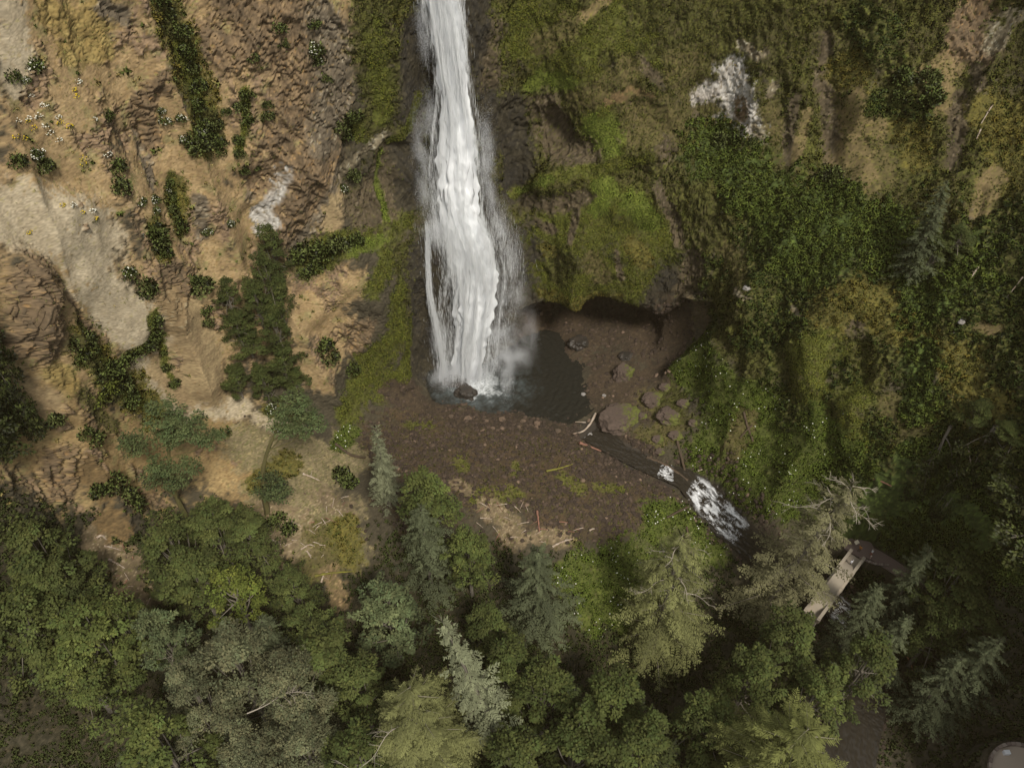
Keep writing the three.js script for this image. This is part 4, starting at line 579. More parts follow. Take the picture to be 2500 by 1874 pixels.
const LOGS = [
["bleached",0.25,[15.3,0.1,-98.2,14.2,0.2,-96.0,12.8,0.2,-94.4,10.9,0.6,-92.9],"crooked bleached log with reddish end at the pool outlet"],
["red",0.26,[11.8,0.9,-90.3,13.7,0.7,-90.2,15.7,0.4,-89.7],"straight reddish log lying on the talus beside the creek"],
["mossy",0.2,[5.7,2.6,-82.5,7.9,2.4,-83.3,10.2,2.1,-84.5],"yellow-mossy log in the middle of the talus"],
["brown",0.34,[23.7,-0.9,-89.0,27.1,-1.6,-87.5,30.6,-2.2,-85.1],"thick brown log along the creek above the rapids"],
["brown",0.24,[29.0,0.8,-90.9,29.7,-0.6,-88.7,30.4,-1.7,-86.8],"brown log standing down to the creek above the rapids"],
["brown",0.19,[39.3,9.1,-90.2,39.8,7.2,-88.3,40.3,5.5,-86.6],"dark rotting log on the flowery slope"],
["brown",0.17,[40.2,7.8,-88.3,39.0,5.4,-87.8],"short rotting log crossing the dark one on the flowery slope"],
["bleached",0.13,[32.7,-0.9,-87.1,33.8,-0.3,-87.3],"small pale stick above the rapids"],
["brown",0.19,[29.8,-3.0,-79.6,25.6,-2.0,-76.5],"dark sunken log in the moss below the talus"],
["brown",0.2,[29.0,-3.7,-75.8,29.0,-4.2,-73.9],"upright dark stump log in the meadow"],
["red",0.18,[4.0,2.8,-74.5,4.2,2.3,-72.9,4.3,1.7,-71.2],"reddish split log upright on the litter"],
["bleached",0.19,[6.3,0.4,-69.3,7.9,0.6,-70.1,9.8,0.6,-70.7],"pale log end at the lower rim of the talus"],
["bleached",0.18,[12.2,0.8,-72.0,13.1,0.8,-72.4],"short pale chunk of wood near the rim of the talus"],
["bleached",0.14,[-37.8,5.2,-69.1,-35.8,5.3,-69.8],"pale broken branch by the maples of the clearing"],
["bleached",0.17,[-36.7,4.4,-68.0,-35.1,3.8,-67.4],"bleached split plank in the clearing litter"],
["bleached",0.14,[-31.3,2.9,-67.0,-30.6,2.3,-66.1],"short bleached plank in the clearing litter"],
["bleached",0.14,[-32.2,3.1,-67.1,-31.0,3.3,-67.8,-30.2,3.1,-67.7],"curved bleached branch in the clearing litter"],
["mossy",0.21,[-29.9,0.9,-63.8,-27.2,0.8,-64.4,-24.1,0.7,-64.7],"long mossy fallen branch in the clearing"],
["bleached",0.15,[-28.9,0.3,-63.1,-28.5,0.9,-64.2,-28.0,1.0,-64.5],"bleached prop leaning on the mossy branch"],
["bleached",0.11,[-40.1,7.1,-72.5,-40.2,6.2,-70.7,-40.5,5.2,-68.8],"thin bare pole standing among the clearing shrubs"],
["bleached",0.2,[-57.2,14.6,-61.6,-56.8,14.5,-62.1,-56.6,13.4,-62.2],"bleached stump among reddish leaves"],
["bleached",0.15,[-56.9,12.9,-61.5,-55.6,10.8,-62.2],"pale log among reddish leaves"],
["bleached",0.14,[-56.7,11.0,-60.6,-55.2,8.6,-60.6],"pale branch in the shade of the maple bank"],
["bleached",0.14,[-53.1,3.6,-56.2,-52.3,3.8,-57.2,-51.8,4.4,-58.7],"forked pale branch in the litter"],
["brown",0.23,[-29.8,4.6,-86.9,-26.9,3.7,-85.1,-24.6,3.4,-84.9],"brown root ridge at the edge of the talus"],
["bleached",0.16,[-33.4,6.7,-78.8,-30.8,5.7,-78.2],"pale earthy log at the clearing edge"],
["bleached",0.12,[63.6,23.1,-71.2,64.1,22.0,-70.3,64.5,20.9,-69.4],"pale snapped pole on the green hillside"],
["bleached",0.1,[68.0,55.0,-106.6,67.0,52.5,-105.4],"thin grey pole on the upper hillside"],
["bleached",0.13,[67.0,51.9,-104.9,66.5,50.8,-104.2],"short white pole on the upper hillside"],
["bleached",0.14,[65.0,39.9,-88.4,64.0,38.5,-87.6],"grey snapped trunk on the hillside leaves"],
["bleached",0.1,[68.0,41.8,-84.2,66.3,39.3,-83.3],"thin grey trunk on the hillside leaves"],
["red",0.16,[56.3,9.4,-76.8,58.7,10.1,-75.6],"reddish log on the hillside near the bleached spruce top"],
["orange",0.16,[62.6,-12.9,-57.9,62.8,-13.1,-56.7,63.0,-13.6,-55.4],"orange pole lying by the lower creek"],
["brown",0.36,[56.2,-15.8,-53.1,58.0,-15.8,-52.1,60.1,-15.6,-50.9],"thick log beached in the lower creek pool"],
["brown",0.19,[49.9,-14.4,-59.9,52.9,-13.6,-61.8,55.7,-12.7,-63.6],"dark fallen trunk crossing the shade below the footbridge"],
["red",0.08,[-3.8,3.9,-75.0,-3.5,3.9,-74.3],"broken stick in the pinkish litter below the talus, fourth nearest the plunge pool"],
["bleached",0.07,[2.2,2.0,-71.4,1.4,1.9,-70.8],"broken stick in the pinkish litter below the talus, sixteenth nearest the plunge pool"],
["bleached",0.09,[-5.0,4.2,-75.0,-3.4,3.8,-74.1],"broken stick in the pinkish litter below the talus, sixth nearest the plunge pool"],
["bleached",0.1,[0.4,3.4,-75.0,1.4,3.0,-74.1],"broken stick in the pinkish litter below the talus, fifth nearest the plunge pool"],
["bleached",0.07,[1.8,3.3,-75.9,1.3,3.2,-74.6],"broken stick in the pinkish litter below the talus, nearest the plunge pool"],
["bleached",0.07,[-0.8,3.6,-75.2,-2.7,3.8,-74.7],"broken stick in the pinkish litter below the talus, third nearest the plunge pool"],
["bleached",0.08,[2.7,2.4,-72.7,0.8,2.6,-72.0],"broken stick in the pinkish litter below the talus, tenth nearest the plunge pool"],
["bleached",0.06,[-1.3,3.3,-73.0,-0.2,3.0,-72.7],"broken stick in the pinkish litter below the talus, ninth nearest the plunge pool"],
["bleached",0.07,[-5.6,3.6,-71.7,-4.6,3.3,-70.9],"broken stick in the pinkish litter below the talus, fourteenth nearest the plunge pool"],
["bleached",0.07,[2.3,3.1,-75.0,2.6,2.9,-74.3],"broken stick in the pinkish litter below the talus, seventh nearest the plunge pool"],
["bleached",0.06,[-3.1,3.1,-71.3,-2.3,2.6,-70.5],"broken stick in the pinkish litter below the talus, fifteenth nearest the plunge pool"],
["red",0.07,[-4.5,4.1,-74.1,-5.6,4.0,-73.2],"broken stick in the pinkish litter below the talus, eighth nearest the plunge pool"],
["bleached",0.1,[-5.0,3.7,-72.4,-3.2,3.5,-72.3],"broken stick in the pinkish litter below the talus, twelfth nearest the plunge pool"],
["bleached",0.09,[-0.2,1.9,-70.1,0.9,1.7,-70.2],"broken stick in the pinkish litter below the talus, twentieth nearest the plunge pool"],
["red",0.07,[-1.9,2.4,-70.6,-2.6,2.1,-69.3],"broken stick in the pinkish litter below the talus, nineteenth nearest the plunge pool"],
["red",0.06,[-2.4,3.9,-75.3,-1.6,3.5,-73.9],"broken stick in the pinkish litter below the talus, second nearest the plunge pool"],
["red",0.06,[4.0,2.3,-72.9,3.1,2.2,-72.3],"broken stick in the pinkish litter below the talus, eleventh nearest the plunge pool"],
["red",0.07,[10.1,1.3,-72.1,10.8,1.0,-71.9],"broken stick in the pinkish litter below the talus, twenty-first nearest the plunge pool"],
["red",0.1,[7.5,1.9,-73.0,8.9,1.7,-73.0],"broken stick in the pinkish litter below the talus, thirteenth nearest the plunge pool"],
["bleached",0.08,[4.6,1.7,-71.4,3.6,1.5,-70.8],"broken stick in the pinkish litter below the talus, eighteenth nearest the plunge pool"],
["red",0.1,[4.3,1.8,-71.7,5.7,1.6,-71.7],"broken stick in the pinkish litter below the talus, seventeenth nearest the plunge pool"],
["red",0.07,[8.8,1.3,-71.6,9.9,1.1,-71.6],"broken stick in the pinkish litter below the talus, twenty-second nearest the plunge pool"],
["bleached",0.08,[4.5,1.0,-69.9,5.2,0.8,-69.8],"broken stick in the pinkish litter below the talus, twenty-fourth nearest the plunge pool"],
["bleached",0.09,[11.3,1.1,-72.4,9.7,1.2,-71.8],"broken stick in the pinkish litter below the talus, twenty-third nearest the plunge pool"],
["bleached",0.1,[-33.9,5.5,-70.6,-32.4,4.8,-70.1],"broken stick scattered over the clearing, sixteenth nearest the plunge pool"],
["bleached",0.08,[-33.6,3.8,-67.8,-34.8,3.7,-67.2],"broken stick scattered over the clearing, twentieth nearest the plunge pool"],
["bleached",0.06,[-32.3,3.6,-68.0,-31.0,3.0,-67.2],"broken stick scattered over the clearing, seventeenth nearest the plunge pool"],
["bleached",0.06,[-28.8,2.3,-66.7,-29.1,2.2,-66.3],"broken stick scattered over the clearing, fifteenth nearest the plunge pool"],
["bleached",0.08,[-29.5,3.1,-67.9,-28.6,3.0,-67.9],"broken stick scattered over the clearing, thirteenth nearest the plunge pool"],
["bleached",0.06,[-31.1,2.6,-66.6,-30.5,2.5,-66.4],"broken stick scattered over the clearing, eighteenth nearest the plunge pool"],
["bleached",0.08,[-29.4,4.6,-71.0,-30.7,4.5,-70.2],"broken stick scattered over the clearing, ninth nearest the plunge pool"],
["bleached",0.09,[-29.7,4.5,-70.5,-30.3,4.3,-69.8],"broken stick scattered over the clearing, tenth nearest the plunge pool"],
["bleached",0.08,[-33.6,4.0,-68.2,-32.8,3.9,-68.2],"broken stick scattered over the clearing, nineteenth nearest the plunge pool"],
["bleached",0.08,[-30.5,3.5,-68.2,-29.4,3.2,-68.0],"broken stick scattered over the clearing, fourteenth nearest the plunge pool"],
["bleached",0.07,[-36.5,3.6,-66.6,-37.1,3.5,-66.3],"broken stick scattered over the clearing, twenty-second nearest the plunge pool"],
["bleached",0.06,[-31.2,4.4,-69.8,-30.2,4.0,-69.3],"broken stick scattered over the clearing, twelfth nearest the plunge pool"],
["bleached",0.09,[-35.4,4.1,-67.7,-36.7,4.0,-67.3],"broken stick scattered over the clearing, twenty-first nearest the plunge pool"],
["red",0.09,[-30.5,4.8,-70.9,-31.3,4.9,-70.6],"broken stick scattered over the clearing, eleventh nearest the plunge pool"],
["red",0.06,[-29.0,4.8,-71.7,-27.3,4.3,-71.2],"broken stick scattered over the clearing, seventh nearest the plunge pool"],
["bleached",0.06,[-28.1,5.2,-75.2,-28.1,5.0,-73.5],"broken stick scattered over the clearing, third nearest the plunge pool"],
["bleached",0.06,[-29.0,5.3,-73.5,-28.8,4.9,-72.3],"broken stick scattered over the clearing, fifth nearest the plunge pool"],
["bleached",0.08,[-29.5,4.9,-71.6,-28.7,4.3,-70.7],"broken stick scattered over the clearing, eighth nearest the plunge pool"],
["bleached",0.1,[-27.5,4.8,-73.4,-26.3,4.4,-72.2],"broken stick scattered over the clearing, fourth nearest the plunge pool"],
["bleached",0.06,[-28.2,4.5,-71.5,-29.3,4.5,-70.6],"broken stick scattered over the clearing, sixth nearest the plunge pool"],
["red",0.06,[-26.4,4.7,-74.8,-26.7,4.8,-74.0],"broken stick scattered over the clearing, second nearest the plunge pool"],
["bleached",0.07,[-26.0,4.7,-76.0,-27.1,4.9,-75.5],"broken stick scattered over the clearing, nearest the plunge pool"],
["red",0.08,[-55.4,11.6,-62.8,-55.1,10.2,-62.2],"broken stick in the leaf litter under the maples, nearest the pale scree"],
["bleached",0.08,[-56.7,11.1,-60.5,-56.3,10.6,-60.8],"broken stick in the leaf litter under the maples, second nearest the pale scree"],
["bleached",0.07,[-54.0,6.3,-59.0,-54.7,6.5,-58.8],"broken stick in the leaf litter under the maples, eighth nearest the pale scree"],
["red",0.08,[-54.9,6.3,-58.3,-56.0,6.4,-57.2],"broken stick in the leaf litter under the maples, ninth nearest the pale scree"],
["red",0.09,[-54.8,7.3,-59.5,-55.2,6.8,-58.5],"broken stick in the leaf litter under the maples, seventh nearest the pale scree"],
["red",0.06,[-55.8,8.4,-59.7,-56.7,9.1,-58.9],"broken stick in the leaf litter under the maples, fifth nearest the pale scree"],
["bleached",0.07,[-56.0,8.3,-59.3,-57.2,9.5,-58.6],"broken stick in the leaf litter under the maples, sixth nearest the pale scree"],
["red",0.07,[-54.4,9.3,-62.1,-54.3,8.8,-61.8],"broken stick in the leaf litter under the maples, third nearest the pale scree"],
["bleached",0.06,[-55.2,8.3,-60.1,-54.6,7.1,-59.5],"broken stick in the leaf litter under the maples, fourth nearest the pale scree"],
["bleached",0.06,[-57.1,7.4,-56.8,-58.3,8.4,-56.2],"broken stick in the leaf litter under the maples, tenth nearest the pale scree"]
];
const BOULDERS = [
[-11.0,-1.2,-106.9,2.4,1.96,"dark wet boulder at the foot of the waterfall","wet",0],
[-8.7,-0.9,-103.4,2.1,2.53,"long dark boulder leaning on the wet one at the waterfall foot","wet",0],
[19.3,0.3,-96.6,3.7,2.44,"large oval boulder with mossy edge at the pool outlet","mossy",0],
[13.2,0.8,-116.2,1.93,1.84,"rounded dark boulder in the cave shadow","wet",0],
[21.1,1.2,-107.1,1.94,2.64,"mossy boulder beside the cave floor","mossy",0],
[22.1,1.4,-112.1,1.35,1.08,"low dark rock beside the cave floor","wet",0],
[25.9,1.2,-100.3,1.87,1.45,"mossy rock in the cluster above the oval boulder, seventh nearest the rapids","mossy",1],
[28.1,1.7,-95.8,2.08,1.58,"mossy rock in the cluster above the oval boulder, fourth nearest the rapids","mossy",1],
[28.2,2.5,-102.6,1.11,0.86,"mossy rock in the cluster above the oval boulder, eighth nearest the rapids","mossy",1],
[30.5,3.7,-97.4,1.08,0.91,"mossy rock in the cluster above the oval boulder, fifth nearest the rapids","mossy",1],
[23.7,0.7,-97.1,0.84,0.67,"mossy rock in the cluster above the oval boulder, sixth nearest the rapids","mossy",1],
[28.8,1.2,-92.0,1.23,0.82,"mossy rock in the cluster above the oval boulder, nearest the rapids","mossy",1],
[31.9,3.0,-93.1,0.81,0.73,"mossy rock in the cluster above the oval boulder, second nearest the rapids","mossy",1],
[25.8,0.2,-91.8,0.98,0.74,"mossy rock in the cluster above the oval boulder, third nearest the rapids","mossy",1],
[14.1,0.4,-93.5,0.54,0.41,"light grey stone below the bleached log","grey",0],
[13.2,0.3,-93.0,0.29,0.25,"small pale stone beside the light grey stone","grey",0],
[16.9,0.1,-92.3,0.33,0.25,"cream stone under the oval boulder","cream",0],
[13.4,-0.1,-103.2,0.43,0.22,"pale blue-grey slab stone behind the pool","grey",0],
[17.2,0.4,-102.4,0.35,0.26,"small grey stone on the cave-side gravel","grey",0],
[22.0,-0.7,-87.8,0.36,0.32,"dark stone splitting the first white rapid","wet",0],
[23.0,-1.1,-87.5,0.32,0.28,"second dark stone in the first white rapid","wet",0],
[26.0,-0.5,-89.7,0.9,0.65,"fern-topped rock beside the creek","mossy",0],
[27.2,-2.1,-85.2,0.64,0.48,"dark wet rock under the brown log","wet",0],
[-8.0,0.8,-96.3,0.67,0.42,"flat brown stone on the pool shore, fourth nearest the plunge pool","brown",2],
[-4.7,0.6,-96.0,0.5,0.33,"flat brown stone on the pool shore, second nearest the plunge pool","brown",2],
[-1.8,0.7,-96.2,0.59,0.38,"flat brown stone on the pool shore, nearest the plunge pool","brown",2],
[2.0,0.5,-95.9,0.5,0.38,"flat brown stone on the pool shore, third nearest the plunge pool","brown",2],
[4.5,0.5,-95.3,0.58,0.42,"flat brown stone on the pool shore, seventh nearest the plunge pool","brown",2],
[1.2,0.9,-94.2,0.41,0.33,"flat brown stone on the pool shore, fifth nearest the plunge pool","brown",2],
[-3.4,1.3,-93.6,0.41,0.29,"flat brown stone on the pool shore, sixth nearest the plunge pool","brown",2],
[8.2,0.7,-93.5,0.5,0.33,"flat brown stone on the pool shore, ninth nearest the plunge pool","brown",2],
[-11.0,1.0,-96.6,0.42,0.33,"flat brown stone on the pool shore, eighth nearest the plunge pool","brown",2],
[62.8,34.6,-83.1,0.45,0.32,"pale rock in the hillside scrub","grey",0],
[40.6,25.7,-102.8,0.61,0.53,"white rock at the ridge above the dark hollow","grey",0],
[-13.6,25.4,-110.9,0.64,0.8,"dark rock dividing the thin side strands of the fall","wet",0],
[-12.7,29.6,-113.0,1.02,0.79,"dark ledge rock where the fall strikes","wet",0]
];
const CREEK = [
[7.39,0.0,-105.88,9],
[10.97,-0.05,-98.72,6.5],
[14.9,-0.2,-94.31,2.6],
[19.06,-0.5,-89.68,1.1],
[22.59,-1.1,-87.87,1.2],
[26.06,-1.6,-86.1,1.1],
[29.93,-2.6,-85.16,1.9],
[33.56,-4.4,-82.53,3.0],
[36.33,-5.6,-79.03,3.0],
[39.39,-6.4,-75.82,2.8],
[44.49,-8.5,-72.19,2.8],
[51.71,-11.5,-67.27,2.6],
[55.78,-13.5,-63.51,2.6],
[55.52,-14.8,-57.01,3],
[53.72,-15.2,-52.69,4.2],
[52.0,-15.6,-48.56,3.6],
[49.11,-16.5,-40.87,3]
];
const FALL = [
[-9.51,70.67,-112.5,3.01,1],
[-9.47,67.24,-112.3,3.07,1],
[-8.86,61.14,-112.0,2.87,1],
[-8.41,54.51,-111.8,2.98,1],
[-8.41,47.35,-111.5,4.03,1],
[-8.78,39.55,-111.2,4.79,1],
[-8.6,33.65,-111.0,4.8,1],
[-7.02,28.58,-110.4,4.99,1],
[-6.36,22.08,-110.0,5.23,1],
[-7.17,12.09,-109.3,4.64,1],
[-8.08,5.67,-108.8,4.25,1],
[-8.99,-0.16,-108.3,4.01,1]
];
const FALL2 = [
[-13.8,31.94,-110.6,0.61,0.5],
[-14.36,26.01,-110.0,0.47,0.5],
[-14.5,18.3,-109.6,0.57,0.5],
[-13.61,10.11,-109.0,0.85,0.6],
[-13.15,3.47,-108.6,0.88,0.6],
[-13.49,-1.63,-107.5,0.98,0.6]
];
const MISTS = [
[-12.35,63.31,-113.0,1.03,4.65,500],
[-14.16,44.49,-112.5,1.45,6.94,900],
[-12.27,50.59,-112.5,1.12,4.18,400],
[-4.05,44.49,-112.5,1.3,6.07,900],
[-3.45,37.38,-112.0,1.05,4.5,500],
[-13.8,37.38,-112.0,1.5,4.5,700],
[-2.02,31.19,-112.0,1.71,4.65,600],
[-0.16,24.56,-112.0,1.93,5.78,800],
[1.18,15.58,-113.0,1.86,5.07,600],
[-1.73,17.98,-110.0,2.47,5.92,800],
[-12.33,31.62,-110.0,2.14,2.76,1400],
[-1.78,10.43,-108.0,3.38,3.45,1700],
[3.39,10.68,-109.0,1.36,4.48,350],
[-1.77,7.45,-105.0,4.23,2.43,1800],
[-8.35,3.07,-106.5,5.22,1.67,2600],
[-12.35,1.11,-106.0,2.98,2.73,2200],
[-0.92,5.66,-102.0,1.18,4.03,800],
[1.18,8.26,-106.0,2.88,3.45,700],
[-12.99,7.83,-109.0,2.06,6.19,1800]
];
const SITE = {"deck_a": [56.23, -5.0, -71.03], "deck_b": [47.81, -5.2, -62.22], "plat": [57.36, -5.0, -72.71], "path_b": [60.3, -5.0, -70.76], "path_c": [62.79, -5.0, -68.18], "path_end": [65.52, -5.0, -63.55], "p1": [56.94, -5.0, -72.08], "p2": [58.69, -5.0, -71.38], "p2b": [58.41, -5.0, -70.76], "p3": [54.7, -5.0, -69.46], "sign": [56.44, -5.0, -73.69], "p4": [48.36, -5.1, -63.76], "terrace": [68.38, -5.0, -36.57], "box": [67.5, -5.0, -40.23]};
// ---------------------------------------------------------------- helpers
function rng(seed) { let s = seed >>> 0; return () => { s = (s + 0x6d2b79f5) | 0; let t = Math.imul(s ^ (s >>> 15), 1 | s); t = (t + Math.imul(t ^ (t >>> 7), 61 | t)) ^ t; return ((t ^ (t >>> 14)) >>> 0) / 4294967296; }; }
const noise = createNoise3D(rng(11)), noiseB = createNoise3D(rng(12));
const fbm = (x, y, z, o) => { let a = .5, s = 0; for (let i = 0; i < o; i++) { s += a * noise(x, y, z); x *= 2.03; y *= 2.03; z *= 2.03; a *= .5; } return s; };
const smooth = (a, b, x) => { const t = Math.min(1, Math.max(0, (x - a) / (b - a))); return t * t * (3 - 2 * t); };
const lerp = (a, b, t) => a + (b - a) * t, V3 = (x, y, z) => new THREE.Vector3(x, y, z);
const used = {};
function numbered(name) { const k = used[name] = (used[name] ?? -1) + 1; return k ? name + '_' + String(k).padStart(3, '0') : name; }
function tag(o, label, category, group) { o.userData.label = label; o.userData.category = category; if (group) o.userData.group = group; return o; }
function shadows(o) { o.traverse((m) => { if (m.isMesh) { m.castShadow = true; m.receiveShadow = true; } }); return o; }
function put(o, kind) { o.name = numbered(o.name); if (kind) o.userData.kind = kind; shadows(o); scene.add(o); return o; }
function mesh(name, g, m) { const o = new THREE.Mesh(g, m); o.name = name; return o; }
const std = (r, g, b, rough = .95, more = {}) => new THREE.MeshStandardMaterial({ color: new THREE.Color().setRGB(r, g, b), roughness: rough, ...more });

// ---------------------------------------------------------------- ground: what it is made of (linear base colours)
// a, b: two tones mixed by coarse noise; s: speckles and their share; rough: relief in metres; then plants and stones per square metre
const G = {
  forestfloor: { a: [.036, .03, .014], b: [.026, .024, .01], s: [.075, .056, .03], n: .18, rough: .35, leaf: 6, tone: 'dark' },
  mossrock: { a: [.082, .082, .016], b: [.068, .06, .018], s: [.1, .108, .016], n: .4, t: [.066, .05, .024, .14], rough: .6, moss: 11, leaf: .8, tone: 'olive' },
  undergrowth: { a: [.068, .074, .014], b: [.068, .064, .016], s: [.11, .12, .02], n: .4, rough: .45, bush: .6, moss: 9, leaf: 5, tone: 'mid' },
  leafy: { a: [.06, .085, .016], b: [.045, .065, .012], s: [.1, .14, .024], n: .4, rough: .35, bush: .75, moss: 3, leaf: 13, tone: 'leaf' },
  tan: { a: [.39, .28, .145], b: [.305, .212, .106], s: [.25, .165, .068], n: .3, t: [.26, .24, .08, -.05], rough: .24, grass: 2.6, tone: 'dry' },
  orangesoil: { a: [.35, .25, .116], b: [.28, .19, .084], s: [.2, .13, .056], n: .25, t: [.2, .19, .064, -.1], rough: .2, grass: 1.5, tone: 'dry' },
  pale: { a: [.46, .39, .27], b: [.385, .32, .215], s: [.3, .245, .165], n: .36, t: [.36, .31, .152, .0], p: .12, rough: .2, grass: .5, tone: 'dry' },
  slide: { a: [.36, .27, .144], b: [.29, .21, .112], s: [.22, .155, .084], n: .3, rough: .18, grass: .5, tone: 'dry' },
  ochre: { a: [.33, .25, .092], b: [.26, .185, .064], s: [.15, .115, .04], n: .4, rough: .4, grass: 5, tone: 'dry' },
  shale: { a: [.24, .17, .088], b: [.17, .12, .06], s: [.3, .25, .152], n: .3, rough: .4, tone: 'dry' },
  brownrock: { a: [.21, .145, .08], b: [.135, .096, .056], s: [.075, .056, .034], n: .42, t: [.33, .2, .08, .0], p: .25, rough: .7, grass: .8, tone: 'dry' },
  purplerock: { a: [.175, .14, .094], b: [.115, .092, .062], s: [.31, .27, .192], n: .25, t: [.27, .19, .088, .02], p: .3, rough: .6, grass: .3, tone: 'dry' },
  greyrock: { a: [.24, .205, .132], b: [.165, .135, .084], s: [.38, .36, .272], n: .28, p: .35, rough: .5, tone: 'dry' },
  white: { a: [.46, .44, .4], b: [.35, .32, .28], s: [.15, .12, .076], n: .36, t: [.24, .19, .112, .05], rough: .45, tone: 'dry' },
  darkrock: { a: [.105, .08, .045], b: [.07, .054, .03], s: [.15, .12, .08], n: .28, t: [.1, .1, .02, .0], rough: .5, moss: 1.2, tone: 'olive' },
  wetrock: { a: [.042, .035, .02], b: [.03, .026, .019], s: [.07, .06, .038], n: .22, rough: .42, tone: 'olive' },
  rust: { a: [.2, .13, .054], b: [.15, .1, .044], s: [.1, .07, .032], n: .38, p: .4, rough: .3, tone: 'dry' },
  moss: { a: [.095, .104, .016], b: [.078, .08, .015], s: [.125, .135, .018], n: .32, t: [.07, .054, .024, .2], rough: .35, moss: 22, tone: 'moss' },
  mossbright: { a: [.125, .15, .021], b: [.1, .12, .018], s: [.155, .18, .024], n: .35, t: [.08, .075, .02, .02], rough: .28, moss: 26, tone: 'bright' },
  mossdark: { a: [.07, .07, .014], b: [.058, .053, .014], s: [.09, .096, .016], n: .35, t: [.064, .048, .024, .16], rough: .5, moss: 12, tone: 'olive' },
  ochremoss: { a: [.135, .115, .026], b: [.1, .09, .022], s: [.18, .155, .028], n: .4, t: [.08, .09, .02, .1], rough: .35, moss: 14, leaf: 1.2, tone: 'ochre' },
  brownmoss: { a: [.115, .092, .034], b: [.09, .075, .026], s: [.1, .1, .022], n: .4, p: .1, rough: .38, moss: 7, tone: 'olive' },
  tanmoss: { a: [.21, .155, .072], b: [.155, .12, .05], s: [.14, .13, .032], n: .35, t: [.2, .17, .04, .0], p: .1, rough: .26, moss: 3.5, tone: 'olive' },
  meadow: { a: [.09, .108, .018], b: [.072, .086, .016], s: [.12, .142, .022], n: .35, t: [.085, .07, .026, .06], rough: .22, moss: 22, leaf: 2.2, flower: .5, tone: 'meadow' },
  grassy: { a: [.235, .19, .105], b: [.175, .145, .075], s: [.115, .118, .038], n: .46, t: [.34, .27, .136, .1], rough: .18, grass: 8, stone: .5, tone: 'grassy' },
  talus: { a: [.082, .054, .027], b: [.062, .044, .022], s: [.038, .029, .017], n: .36, t: [.1, .095, .024, .0], rough: .3, stone: 14, moss: 3, tone: 'olive' },
  talusdark: { a: [.05, .034, .019], b: [.038, .028, .016], s: [.11, .075, .044], n: .28, rough: .2, stone: 12, tone: 'olive' },
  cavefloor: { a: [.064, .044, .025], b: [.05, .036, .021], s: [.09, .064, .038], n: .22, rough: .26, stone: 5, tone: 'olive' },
  mosspatch: { a: [.12, .115, .024], b: [.095, .09, .021], s: [.14, .145, .024], n: .4, t: [.1, .07, .038, .1], p: .3, rough: .15, moss: 12, stone: 2.5, tone: 'moss' },
  litter: { a: [.215, .16, .092], b: [.145, .11, .062], s: [.36, .29, .184], n: .26, t: [.12, .112, .034, .16], p: .4, rough: .18, stone: 3, grass: 1.5, tone: 'grassy' },
  litterorange: { a: [.235, .16, .08], b: [.165, .12, .058], s: [.4, .28, .144], n: .26, t: [.12, .105, .032, .12], p: .42, rough: .18, grass: 1.5, tone: 'grassy' },
};
const KEYS = ['moss', 'leaf', 'grass', 'stone', 'flower'];
const TONES = ['dark', 'olive', 'mid', 'leaf', 'dry', 'moss', 'bright', 'ochre', 'meadow', 'grassy'];

// ---------------------------------------------------------------- terrain: a smooth surface through surveyed points, then relief
const NC = LATTICE.length, NR = LATTICE[0].length;
const crW = (t) => [.5 * (-t + 2 * t * t - t * t * t), .5 * (2 - 5 * t * t + 3 * t * t * t), .5 * (t + 4 * t * t - 3 * t * t * t), .5 * (-t * t + t * t * t)];
function steps(n, length) {                     // parameters along one side, finer where the cells are of interest
  const out = [];
  for (let i = 0; i < n - 1; i++) { const k = length(i); for (let j = 0; j < k; j++) out.push(i + j / k); }
  out.push(n - 1); return out;
}
const midRow = 14, cellW = (i) => Math.max(...[6, 10, 14, 20, 24].map((r) => Math.hypot(...[0, 1, 2].map((c) => LATTICE[i + 1][r][c] - LATTICE[i][r][c]))));
const us = steps(NC, (i) => (i < 2 || i > NC - 4) ? 26 : Math.round(cellW(i) / .25));
const vs = steps(NR, (j) => { if (j === 0) return 12; let d = 0; for (const c of [4, 7, 12, 16, 18]) { const a = LATTICE[c][j], b = LATTICE[c][j + 1]; d = Math.max(d, Math.hypot(a[0] - b[0], a[1] - b[1], a[2] - b[2])); } return j < 2 ? 30 : Math.round(d / .24); });
const NU = us.length, NV = vs.length, N = NU * NV;
console.log('terrain grid', NU, NV, N);
const pos = new Float32Array(N * 3), nor = new Float32Array(N * 3), col = new Float32Array(N * 3), cover = {}, toneOf = new Uint8Array(N);
for (const k of KEYS) cover[k] = new Float32Array(N);
const clampI = (v, n) => v < 0 ? 0 : v > n - 1 ? n - 1 : v;
{
  const wv = vs.map((v) => { const j = Math.min(Math.floor(v), NR - 2); return [j, crW(v - j)]; });
  us.forEach((u, a) => {
    const i = Math.min(Math.floor(u), NC - 2), wu = crW(u - i), colPts = [];
    for (let j = 0; j < NR; j++) { const p = [0, 0, 0]; for (let k = 0; k < 4; k++) { const q = LATTICE[clampI(i + k - 1, NC)][j]; for (let c = 0; c < 3; c++) p[c] += wu[k] * q[c]; } colPts.push(p); }
    wv.forEach(([j, w], b) => { const o = (a * NV + b) * 3; for (let c = 0; c < 3; c++) pos[o + c] = w[0] * colPts[clampI(j - 1, NR)][c] + w[1] * colPts[j][c] + w[2] * colPts[clampI(j + 1, NR)][c] + w[3] * colPts[clampI(j + 2, NR)][c]; });
  });
}
